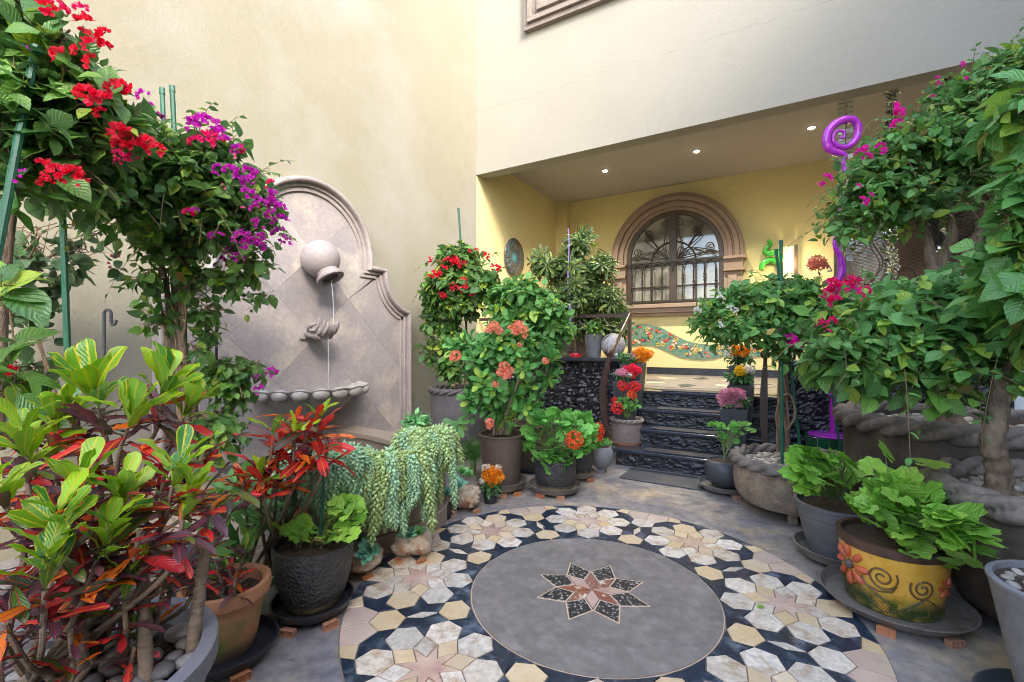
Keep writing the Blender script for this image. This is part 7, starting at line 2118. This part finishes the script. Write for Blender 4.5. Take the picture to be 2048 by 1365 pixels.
# lighter bougainvillea behind the crown of thorns
cc, z = pots['lightb']
lb = empty('bougainvillea', (cc[0], cc[1], z), 'pale-leaved bougainvillea without flowers behind the crown of thorns', 'bougainvillea')
trunk(lb, [A(1060, 850, 4.45), A(1062, 780, 4.45), A(1055, 700, 4.45), A(1060, 640, 4.45)], 0.018, 0.010, M_BARK)
trunk(lb, [A(1062, 780, 4.45), A(1090, 700, 4.45), A(1100, 640, 4.4)], 0.01, 0.006, M_BARK, 'branch')
bush(lb, [(1045, 590, 4.45, 62, 36, 0.28), (1085, 625, 4.35, 55, 40, 0.28), (1030, 650, 4.4, 60, 40, 0.26), (1000, 610, 4.5, 36, 36, 0.2), (1115, 660, 4.35, 36, 40, 0.2), (1070, 690, 4.4, 60, 40, 0.24)], 'boug', L_BOUGL, 0.074, 680, 5, 0.10, 0.3, 0.15, 300, 9, ntw=0.2)
# schefflera
cc, z = pots['schef']
sf = empty('schefflera', (cc[0], cc[1], z), 'tall dark schefflera with yellow variegated leaflets in the porch corner', 'schefflera')
trunk(sf, [A(1150, 705, 6.2), A(1148, 640, 6.2), A(1155, 560, 6.2), A(1160, 500, 6.2)], 0.022, 0.012, M_BARK)
for k in range(5): trunk(sf, [A(1150, 680, 6.2), A(1130 + k * 14, 620, 6.2), A(1095 + k * 34, 560, 6.15)], 0.012, 0.008, M_BARK, 'stem', 7)
bush(sf, [(1150, 500, 6.2, 34, 40, 0.3), (1165, 475, 6.2, 22, 18, 0.2), (1120, 540, 6.15, 48, 38, 0.35), (1195, 540, 6.1, 48, 42, 0.35), (1160, 590, 6.05, 70, 50, 0.4), (1080, 530, 6.2, 22, 30, 0.2), (1215, 600, 6.0, 42, 40, 0.3), (1245, 620, 6.0, 26, 22, 0.2), (1110, 610, 6.1, 40, 50, 0.3), (1180, 650, 6.0, 60, 30, 0.3), (1235, 655, 5.95, 26, 22, 0.2)],
     'schef', L_SCHEF, 0.20, 300, 3, 0.10, 0.3, 0.1, 300, 10, ntw=0.2, flat=0.6)

# crown of thorns
cc, z = pots['euph']
eu = empty('crown_of_thorns', (cc[0], cc[1], z), 'bushy crown of thorns with salmon flowers in the tall brown pot', 'euphorbia')
ehead = []
EB = [(1000, 690, 3.7, 60, 40, 0.18), (950, 720, 3.75, 55, 50, 0.18), (1060, 700, 3.7, 55, 45, 0.18), (1100, 730, 3.65, 36, 28, 0.12), (980, 770, 3.65, 50, 40, 0.16), (960, 810, 3.7, 42, 34, 0.14), (1010, 820, 3.6, 40, 30, 0.14), (1050, 780, 3.75, 45, 40, 0.15), (915, 690, 3.8, 26, 24, 0.1), (925, 840, 3.7, 22, 18, 0.08)]
P, O, C = blob_points(EB, 92, 0.55, 11)
LP, LD, LN, S = [], [], [], []
for p, o_ in zip(P, O):
    ax_ = unit(o_ * 0.8 + UP * 0.6 + rng.normal(size=3) * 0.2)
    q = Vector(ax_).to_track_quat('Z', 'Y').to_matrix()
    for j in range(11):
        a = j * 2.4; el = 0.15 + 0.9 * (1 - j / 11)
        h = np.array(q @ Vector((math.cos(a) * math.cos(el), math.sin(a) * math.cos(el), math.sin(el))))
        LP.append(p - ax_ * 0.008 * j); LD.append(h); LN.append(unit(ax_ - h * np.dot(ax_, h) + 1e-5)); S.append(0.125 * (0.65 + 0.4 * j / 11) * random.uniform(.85, 1.1))
scatter(eu, 'euph', L_EUPH, np.array(LP), np.array(LD), np.array(LN), np.array(S), 300)
for k in range(16):
    x = 1003 + random.uniform(-16, 16); p = P[random.randrange(len(P))]
    b0 = A(x, 870, 3.8 + random.uniform(-.1, .1))
    trunk(eu, [b0, b0 * 0.6 + p * 0.4 + np.array([0, 0, 0.03]), p], 0.012, 0.007, M_BARKC, 'stem', 7, 0.12, 5)
    if k < 8:
        th_ = MB()
        for q in range(26):
            s_ = random.uniform(0.02, 0.7); c0 = b0 + (p - b0) * s_; dd = unit(rng.normal(size=3))
            th_.tube([c0, c0 + dd * 0.028], [0.0018, 0.0003], 4)
        o = th_.build('thorns', M_TWIG, eu); o['kind'] = 'stuff'
flowers(eu, [(988, 652, 3.5, 12), (978, 660, 3.5, 9), (998, 662, 3.5, 9), (1036, 652, 3.5, 13), (1046, 660, 3.5, 11), (1030, 664, 3.5, 9), (1050, 672, 3.5, 7), (912, 711, 3.55, 12), (905, 716, 3.55, 8), (1008, 733, 3.4, 12), (1018, 742, 3.4, 11), (1012, 752, 3.4, 11), (1000, 745, 3.4, 9), (991, 769, 3.4, 8), (980, 845, 3.45, 10), (978, 852, 3.45, 8), (1092, 722, 3.5, 8), (1040, 690, 3.5, 6), (1020, 655, 3.55, 6)], 'umbelS', P_SALM, grow=0.85)

# ---------------------------------------------------------------- geraniums
def geranium(root, items, m, base, size, stem=M_GSTEM, nobj=300, tiltf=0.6):
    """items: (px, py, d) leaf centres"""
    P, D, Nn, S = [], [], [], []
    mb = MB()
    for px, py, d in items:
        p = at(px, py, d); out = unit(np.array([p[0] - base[0], p[1] - base[1], 0.08]))
        nrm = unit(UP * 1.0 + out * 0.5 - FW * tiltf * 0.5 + rng.normal(size=3) * 0.22)
        dd = unit(out + rng.normal(size=3) * 0.35)
        P.append(p); D.append(dd); Nn.append(nrm); s = size * random.uniform(0.5, 1.15); S.append(s)
        b0 = np.array([base[0] + (p[0] - base[0]) * 0.18, base[1] + (p[1] - base[1]) * 0.18, base[2] + max(0.0, (p[2] - base[2]) * 0.3)])
        mid = (b0 + p) / 2 + np.array([0, 0, 0.03]) - out * 0.01
        mb.tube([b0, mid, p - nrm * 0.002], [0.0028, 0.0022, 0.0016], 5, cap=False)
    scatter(root, 'geran', m, P, D, Nn, S, nobj)
    o = mb.build('leaf_stalks', stem, root, True, fix=False); o['kind'] = 'stuff'
def dome(px, py, rx, rz, d, rd, n, lo=0.75):
    out = []
    for k in range(n):
        u = unit(rng.normal(size=3)); 
        if u[2] < -0.75: u[2] *= -1
        if u[1] > 0.3 and random.random() < 0.6: u[1] *= -1
        q = random.uniform(lo, 1.0)
        out.append((px + u[0] * rx * q, py - u[2] * rz * q, d + u[1] * rd * q))
    return out
cc, z = pots['ger1']; d = dep(cc)
g1_ = empty('geranium', (cc[0], cc[1], z), 'bushy green geranium with one orange-red flower head on the wide saucer', 'geranium')
geranium(g1_, dome(1115, 882, 68, 62, d, 0.27, 150, 0.8), L_GERA, (cc[0], cc[1], z), 0.105)
geranium(g1_, dome(1110, 925, 30, 24, d - 0.12, 0.1, 24), L_GERA, (cc[0], cc[1], z), 0.10)
flowers(g1_, [(1149, 880, d - 0.3, 14)], 'umbel', P_ORNG)
cc, z = pots['ger2']; d = dep(cc)
g2_ = empty('geranium', (cc[0], cc[1], z), 'green geranium without flowers behind the bushy one', 'geranium')
geranium(g2_, dome(1165, 870, 34, 46, d, 0.18, 90, 0.6), L_GERA, (cc[0], cc[1], z), 0.10)
cc, z = pots['ball']; d = dep(cc)
g3_ = empty('geranium', (cc[0], cc[1], z), 'small geranium with a tall orange flower head in the round stoneware bowl', 'geranium')
geranium(g3_, dome(1206, 888, 20, 12, d, 0.10, 40, 0.4), L_GERA, (cc[0], cc[1], z), 0.05)
flowers(g3_, [(1194, 864, d - 0.08, 12), (1193, 876, d - 0.08, 10), (1196, 855, d - 0.07, 8)], 'umbel', P_ORNG)
cc, z = pots['step']; d = dep(cc)
g4_ = empty('geranium', (cc[0], cc[1], z), 'red and orange geranium in the rope pot on the lowest step', 'geranium')
geranium(g4_, dome(1256, 812, 26, 20, d, 0.12, 60, 0.3), L_GERA, (cc[0], cc[1], z), 0.055)
geranium(g4_, [(1238, 800, d), (1242, 786, d), (1262, 800, d), (1268, 790, d), (1246, 776, d - .02)], L_GERA, (cc[0], cc[1], z), 0.04)
flowers(g4_, [(1234, 817, d - 0.15, 10), (1245, 772, d - 0.05, 9), (1268, 774, d - 0.05, 9), (1276, 773, d - 0.04, 6), (1228, 800, d - 0.1, 5)], 'umbel', P_GERR)
flowers(g4_, [(1264, 790, d - 0.1, 8)], 'umbel', P_ORNG)
cc, z = pots['dball']; d = dep(cc)
g5_ = empty('geranium', (cc[0], cc[1], z), 'young leggy geranium with pale stems in the dark round bowl', 'geranium')
geranium(g5_, dome(1430, 862, 18, 16, d, 0.06, 14) + dome(1480, 858, 26, 16, d, 0.06, 22) + dome(1452, 880, 26, 10, d, 0.05, 10), L_GERA, (cc[0], cc[1], z + 0.05), 0.062)
trunk(g5_, [A(1449, 935, d), A(1448, 905, d), A(1444, 885, d), A(1432, 866, d)], 0.008, 0.005, M_GSTEM, 'stem', 7)
trunk(g5_, [A(1449, 912, d), A(1462, 892, d), A(1478, 868, d)], 0.006, 0.004, M_GSTEM, 'stem', 7)
cc, z = pots['ham']; d = dep(cc)
g6_ = empty('geranium', (cc[0], cc[1], z), 'lime-leaved geranium with a tiny coral flower in the hammered charcoal pot', 'geranium')
geranium(g6_, dome(692, 1020, 34, 26, d, 0.09, 26) + dome(670, 1070, 40, 22, d, 0.1, 16) + dome(600, 1060, 26, 26, d, 0.07, 12) + [(705, 1070, d - .08), (718, 1040, d)], L_GERAL, (cc[0], cc[1], z), 0.085)
for q in ([(600, 1100, d), (603, 1070, d), (602, 1040, d)], [(640, 1100, d), (655, 1070, d), (680, 1030, d)], [(620, 1100, d), (628, 1080, d - .05), (650, 1085, d - .08)], [(590, 1105, d), (596, 1080, d)]):
    trunk(g6_, [A(*k) for k in q], 0.006, 0.004, M_TWIG, 'stem', 7)
flowers(g6_, [(602, 1030, d, 8)], 'umbelS', P_SALM)
cc, z = pots['rib']; d = dep(cc)
g7_ = empty('geranium', (cc[0], cc[1], z), 'lime geranium in the ribbed charcoal pot', 'geranium')
geranium(g7_, dome(1650, 950, 76, 52, d, 0.19, 56, 0.55) + dome(1620, 920, 40, 26, d, 0.12, 22), L_GERAL, (cc[0], cc[1], z), 0.13)
cc, z = pots['paint']; d = dep(cc)
g8_ = empty('geranium', (cc[0], cc[1], z), 'large lime geranium spilling out of the painted yellow pot', 'geranium')
geranium(g8_, dome(1790, 1010, 95, 60, d, 0.17, 56, 0.6) + dome(1870, 1050, 50, 56, d - 0.14, 0.12, 24, 0.5) + dome(1920, 1070, 56, 50, d - 0.34, 0.05, 22, 0.4) + dome(1830, 1075, 50, 34, d - 0.14, 0.06, 14, 0.4) + [(1972, 1085, d - .42), (1955, 1105, d - .38), (1900, 1125, d - .25), (1925, 1120, d - .34), (1870, 1120, d - .16), (1820, 1110, d - .2)] + [(1770, 905, d + .1), (1745, 935, d + .1), (1860, 930, d + .05), (1775, 955, d + .1), (1962, 1065, d - .42), (1945, 1090, d - .38), (1930, 1110, d - .35), (1735, 1010, d), (1740, 1045, d - .1)], L_GERAL, (cc[0], cc[1], z), 0.135)

# ---------------------------------------------------------------- small flowering plants
def posy(name, label, cat, potkey, items, leafdome, lm=L_KALA, lsize=0.035, n=70, fk='umbelS'):
    v = pots[potkey]; cc = v[0]; z = v[1]
    t = empty(name, (cc[0], cc[1], z), label, cat)
    px, py, rx, rz = leafdome; d = dep(cc)
    bush(t, [(px, py, d, rx, rz, rx * d / F)], 'small', lm, lsize, n, 4, 0.02, 0.6, 0, 300, 12, ntw=0.3, twig=M_GSTEM, lo=0.3)
    for m, li in items:
        flowers(t, [(a, b, d - rx * d / F * (0.5 + 0.3 * random.random()), r) for a, b, r in li], fk, m)
    return t
def sp(px, py, rx, ry, n, r):
    return [(px + rx * math.cos(k * 2.4) * math.sqrt((k + .5) / n), py + ry * math.sin(k * 2.4) * math.sqrt((k + .5) / n), r * random.uniform(.8, 1.2)) for k in range(n)]
posy('kalanchoe', 'orange kalanchoe with white florets in the small nursery pot', 'kalanchoe', 'kal', [(P_YORG, sp(985, 952, 18, 16, 22, 5)), (P_WHT, [(970, 936, 5), (996, 936, 5), (963, 962, 4), (975, 934, 4)])], (983, 975, 20, 18), L_KALA, 0.055, 50)
posy('flowering_plant', 'orange and pale pink flowers in the highest planter beside the iron handrail', 'flowers', 'p1', [(P_YORG, sp(1284, 710, 17, 9, 16, 5.5)), (P_LPNK, sp(1270, 714, 6, 5, 5, 4.5))], (1258, 716, 24, 12), L_KALA, 0.05, 90)
posy('flowering_plant', 'crimson, white and pink flowers in the planter just behind the rope pot', 'flowers', 'p2', [(P_RED, sp(1262, 742, 14, 9, 14, 5)), (P_WHT, sp(1260, 749, 5, 4, 4, 4)), (P_LPNK, sp(1244, 746, 8, 6, 6, 4))], (1250, 750, 26, 10), L_KALA, 0.045, 80)
posy('flowering_plant', 'dense lilac-pink flower head in the lowest square planter', 'flowers', 'p3', [(P_LPNK, sp(1463, 796, 24, 16, 40, 5))], (1470, 803, 30, 14), L_KALA, 0.05, 100)
posy('flowering_plant', 'yellow and white flowers in the middle square planter of the three beside the steps', 'flowers', 'p4', [(P_YEL, sp(1482, 743, 10, 6, 8, 5)), (P_WHT, sp(1497, 742, 8, 5, 7, 5))], (1478, 755, 28, 14), L_KALA, 0.05, 100)
posy('flowering_plant', 'orange and cream flowers in the rear square planter in front of the mural', 'flowers', 'p5', [(P_YORG, sp(1480, 702, 17, 7, 14, 5.5)), (P_WHT, sp(1462, 706, 8, 6, 6, 5))], (1478, 718, 26, 12), L_KALA, 0.05, 90)
posy('leafy_plant', 'small fine-leaved green plant in the ribbed pot beside the stone ball', 'plant', 'par', [], (1187, 655, 18, 14), L_BOUGL, 0.055, 90)

# ---------------------------------------------------------------- far side canopies
cc, z = pots['stone']
wb = empty('bougainvillea', (cc[0], cc[1], z), 'round-topped bougainvillea with white bracts on twisted stems in the rough stone planter', 'bougainvillea')
for k in range(6):
    ph = k * 1.05
    P_ = [A(1566 + 10 * math.sin(ph + q * 2.6) * (1.2 - q * 0.5), 905 - 215 * q, 3.35 + 0.03 * math.cos(ph + q * 2.6)) for q in np.linspace(0, 1, 9)]
    P_.append(A(1566 + random.uniform(-70, 70), 650, 3.35 + random.uniform(-.1, .1)))
    trunk(wb, P_, 0.010, 0.006, M_TWIG if k % 2 else M_BARK, 'stem', 8, 0.08, 5)
trunk(wb, [A(1575, 860, 3.3), A(1590, 830, 3.3), A(1580, 790, 3.3), A(1560, 800, 3.3), A(1552, 840, 3.3), A(1565, 870, 3.3)], 0.008, 0.006, M_TWIG, 'loop_stem', 7)
WBB = [(1510, 610, 3.4, 95, 50, 0.34), (1440, 650, 3.35, 60, 42, 0.26), (1560, 590, 3.45, 80, 40, 0.28), (1500, 660, 3.3, 80, 40, 0.28), (1610, 620, 3.5, 60, 50, 0.26), (1430, 620, 3.4, 45, 26, 0.2), (1580, 660, 3.3, 60, 36, 0.22)]
shoots(wb, WBB, 60, 0.2, L_BOUGL, 0.05, 43, up=0.5)
bush(wb, WBB,
     'boug', L_BOUGL, 0.052, 1150, 5, 0.09, 0.3, 0.15, 300, 13, ntw=0.5)
bush(wb, [(1555, 710, 3.3, 26, 26, 0.1), (1600, 700, 3.35, 30, 30, 0.1)], 'boug', L_BOUG, 0.075, 26, 3, 0.07, 0.1, 0.3, 0, 14)
flowers(wb, [(1433, 592, 3.1, 8), (1440, 601, 3.1, 8), (1398, 622, 3.1, 8), (1457, 620, 3.05, 8), (1470, 624, 3.05, 7), (1440, 652, 3.05, 7), (1655, 540, 3.3, 6)], 'bract', P_WHT, blobs=WBB)
flowers(wb, [(1635, 526, 3.25, 11), (1626, 531, 3.25, 8), (1645, 531, 3.25, 8)], 'umbelS', P_SALM)
MB().tube([A(1625, 620, 3.35), A(1640, 570, 3.3), A(1636, 528, 3.26)], 0.003, 5).build('flower_stem', M_GSTEM, wb, True)
flowers(wb, [(1578, 684, 2.7, 13), (1592, 688, 2.7, 10), (1570, 692, 2.7, 10), (1585, 694, 2.7, 9)], 'bract', P_HOT, blobs=WBB)
flowers(wb, [(1633, 553, 3.2, 7), (1558, 664, 3.1, 5)], 'bractS', P_MAG, blobs=WBB)

# big tree-like bougainvillea in the largest planter
cc, z = pots['large']
tb = empty('bougainvillea', (cc[0], cc[1], z), 'tree-like bougainvillea with the highest canopy and magenta sprays in the largest planter', 'bougainvillea')
trunk(tb, [A(1895, 850, 2.95), A(1892, 800, 2.95), A(1885, 720, 2.95), A(1878, 620, 2.95), A(1872, 560, 2.95)], 0.085, 0.055, M_BARK, wob=0.05)
for q in ([(1874, 600, 2.95), (1862, 520, 2.95), (1848, 460, 2.95), (1820, 400, 2.95), (1770, 350, 2.9)], [(1874, 600, 2.95), (1885, 520, 3.0), (1905, 470, 3.0), (1890, 420, 3.0), (1880, 330, 3.0), (1900, 220, 3.0)], [(1880, 580, 2.95), (1930, 520, 2.95), (1960, 460, 2.95), (1985, 380, 2.95), (2000, 260, 2.95)]):
    trunk(tb, [A(*k) for k in q], 0.045, 0.012, M_BARK, 'branch', 9, 0.06)
TBB = [(1760, 400, 2.95, 100, 58, 0.32), (1695, 455, 2.9, 55, 44, 0.22), (1850, 330, 2.95, 120, 75, 0.36), (1800, 300, 2.9, 80, 50, 0.28), (1920, 250, 2.95, 90, 70, 0.32), (1960, 180, 3.0, 70, 50, 0.28), (2010, 150, 2.95, 60, 50, 0.26), (1890, 365, 3.0, 100, 40, 0.28), (1740, 350, 2.9, 60, 40, 0.2), (2030, 260, 2.9, 60, 80, 0.3), (1900, 200, 3.0, 45, 36, 0.2), (1800, 425, 2.9, 75, 34, 0.22), (2060, 120, 2.9, 50, 50, 0.2)]
shoots(tb, TBB, 110, 0.28, L_BOUGL, 0.052, 44, up=0.3)
bush(tb, TBB, 'boug', L_BOUG, 0.054, 1000, 5, 0.12, 0.2, 0.2, 240, 15, ntw=0.5, twig=M_TWIG)
bush(tb, TBB, 'boug', L_BOUGL, 0.052, 560, 5, 0.12, 0.2, 0.2, 60, 16, ntw=0.0, lo=0.85)
for k in range(34):
    x, y = random.uniform(1860, 2010), random.uniform(250, 420)
    q = [A(x, y, 2.8)]
    for j in range(4): q.append(q[-1] + rng.normal(size=3) * 0.07)
    trunk(tb, q, 0.0032, 0.002, M_TWIG, 'tangled_shoot', 5, 0.1, 4)
flowers(tb, [(1782, 222, 2.8, 12), (1790, 232, 2.8, 12), (1796, 226, 2.8, 9), (1786, 252, 2.8, 9), (1795, 250, 2.8, 9), (1722, 308, 2.75, 10), (1730, 318, 2.75, 10), (1726, 300, 2.75, 8), (1760, 298, 2.75, 9), (1765, 305, 2.75, 8), (1652, 360, 2.8, 10), (1642, 374, 2.8, 8), (1728, 406, 2.75, 8), (1722, 402, 2.75, 7), (1738, 392, 2.75, 6),
               (1714, 375, 2.8, 6), (1872, 160, 2.8, 6), (1878, 170, 2.8, 5), (1920, 132, 2.8, 6), (1863, 196, 2.8, 5), (1930, 160, 2.8, 5), (1965, 214, 2.7, 5)], 'bract', P_HOT, blobs=TBB)
# near canopy from the leaning trunk
cc, z = pots['near']
nb = empty('bougainvillea', (cc[0], cc[1], z), 'wide low bougainvillea canopy on the leaning trunk with crimson bracts at its tip', 'bougainvillea')
trunk(nb, [A(1996, 990, 1.95), A(1998, 940, 1.93), A(1985, 890, 1.92), A(1992, 840, 1.92), A(2000, 780, 1.95), A(1990, 720, 2.0), A(1970, 660, 2.05)], 0.048, 0.03, M_BARK, wob=0.08)
for q in ([(1992, 720, 2.0), (1930, 640, 2.1), (1840, 600, 2.2), (1740, 610, 2.3)], [(1990, 730, 2.0), (1900, 700, 2.1), (1780, 680, 2.15), (1680, 680, 2.2)], [(1970, 660, 2.05), (2000, 560, 2.0), (2020, 480, 2.0)], [(1998, 760, 1.95), (2040, 700, 1.9), (2070, 640, 1.85)]):
    trunk(nb, [A(*k) for k in q], 0.022, 0.008, M_BARK, 'branch', 8, 0.07)
NBB = [(1850, 615, 2.3, 120, 50, 0.28), (1760, 640, 2.25, 110, 65, 0.28), (1700, 690, 2.2, 80, 50, 0.22), (1850, 680, 2.1, 120, 70, 0.28), (1960, 640, 2.05, 110, 80, 0.28), (1995, 570, 2.15, 70, 60, 0.24), (1940, 575, 2.3, 70, 30, 0.2), (1760, 715, 2.15, 80, 32, 0.18), (1880, 712, 2.05, 70, 26, 0.16), (2030, 700, 1.95, 60, 70, 0.2), (1670, 620, 2.35, 50, 30, 0.18), (1800, 610, 2.35, 80, 40, 0.22)]
shoots(nb, NBB, 80, 0.24, L_BOUGL, 0.062, 45)
bush(nb, NBB, 'boug', L_BOUGL, 0.066, 800, 5, 0.12, 0.25, 0.15, 300, 17, ntw=0.35, twig=M_TWIG)
bush(nb, [(1700, 740, 2.15, 50, 22, 0.12), (1800, 748, 2.15, 70, 18, 0.14), (1900, 775, 2.0, 20, 34, 0.05), (1660, 720, 2.2, 40, 24, 0.1)], 'boug', L_BOUG, 0.095, 60, 4, 0.1, 0.1, 0.45, 0, 18)
flowers(nb, [(1660, 572, 2.1, 14), (1672, 582, 2.1, 16), (1658, 592, 2.1, 14), (1650, 602, 2.1, 14), (1668, 604, 2.1, 12), (1694, 564, 2.1, 12), (1700, 572, 2.1, 9), (1712, 566, 2.1, 9), (1728, 584, 2.1, 10), (1720, 594, 2.1, 8), (1645, 648, 2.05, 9), (1640, 650, 2.05, 7), (1668, 644, 2.05, 9), (1655, 665, 2.05, 6), (2044, 605, 1.8, 6), (1890, 552, 2.1, 6), (1902, 546, 2.1, 5)], 'bract', P_CRIM, blobs=NBB)
flowers(nb, [(1664, 580, 2.05, 11), (1704, 584, 2.08, 11), (1698, 578, 2.08, 9)], 'bract', P_HOT, blobs=NBB)
# leaves hanging in at the frame edge
cb = at(2140, HOR, 1.5)[:2]
eb = empty('hanging_shrub', (cb[0], cb[1], 0.0), 'bright long-leaved branches hanging in from the frame edge before the white pier', 'shrub')
trunk(eb, [A(2160, 1100, 1.75), A(2150, 700, 1.7), A(2110, 300, 1.7), A(2060, 200, 1.75)], 0.02, 0.008, M_BARK)
bush(eb, [(2045, 220, 1.75, 36, 60, 0.12), (2050, 340, 1.7, 36, 70, 0.12), (2035, 440, 1.7, 40, 60, 0.12), (2030, 520, 1.7, 50, 40, 0.12), (2060, 600, 1.65, 40, 60, 0.12)], 'boug', L_BOUGL, 0.088, 105, 5, 0.12, -0.1, 0.6, 300, 19, ntw=0.8)

# bits on the floor
o = link('fallen_leaf', leaf_mesh('boug', 1, L_BOUGL, 'leaf')); p = atz(1528, 1212, 0.014); o.location = p; o.scale = (.045, .045, .045); o.rotation_euler = (0.05, 0.1, 2.4); tag(o, 'single green leaf fallen on a flower of the mosaic', 'leaf')
o = link('fallen_petal', leaf_mesh('bractS', 0, P_SALM, 'petal')); p = atz(1310, 983, 0.004); o.location = p; o.scale = (.02, .02, .02); tag(o, 'small coral petal lying on the concrete before the doormat', 'petal')

for o in list(COL.objects):
    n = o.name.split('.')[0]
    if o.parent is None and 'category' in o and 'group' not in o:
        g = {'bougainvillea': 'bougainvilleas in the courtyard', 'geranium': 'geraniums in pots', 'croton': 'crotons', 'donkey_tail': 'donkey tails on the pool rim', 'echeveria': 'echeverias', 'rock_planter': 'hollowed rock planters',
             'stone_planter': 'round stone planters with rope rims', 'flowering_plant': 'flowering plants in the square planters', 'flower_pot': 'round flowerpots', 'nursery_pot': 'small nursery pots', 'clay_pot': 'clay pots on the pool rim', 'rope_pot': 'clay pots with rope rims',
             'ball_pot': 'round bowls', 'stone_ball': 'granite balls', 'stair_newel': 'newel posts of the steps', 'rock_parapet': 'black rock parapets', 'plant_cane': 'green plant canes', 'water_jet': 'water jets of the fountain', 'glass_garland': 'hanging craft glass', 'glass_curtain': 'hanging craft glass', 'porch_railing': 'porch railings'}.get(n)
        if g: o['group'] = g
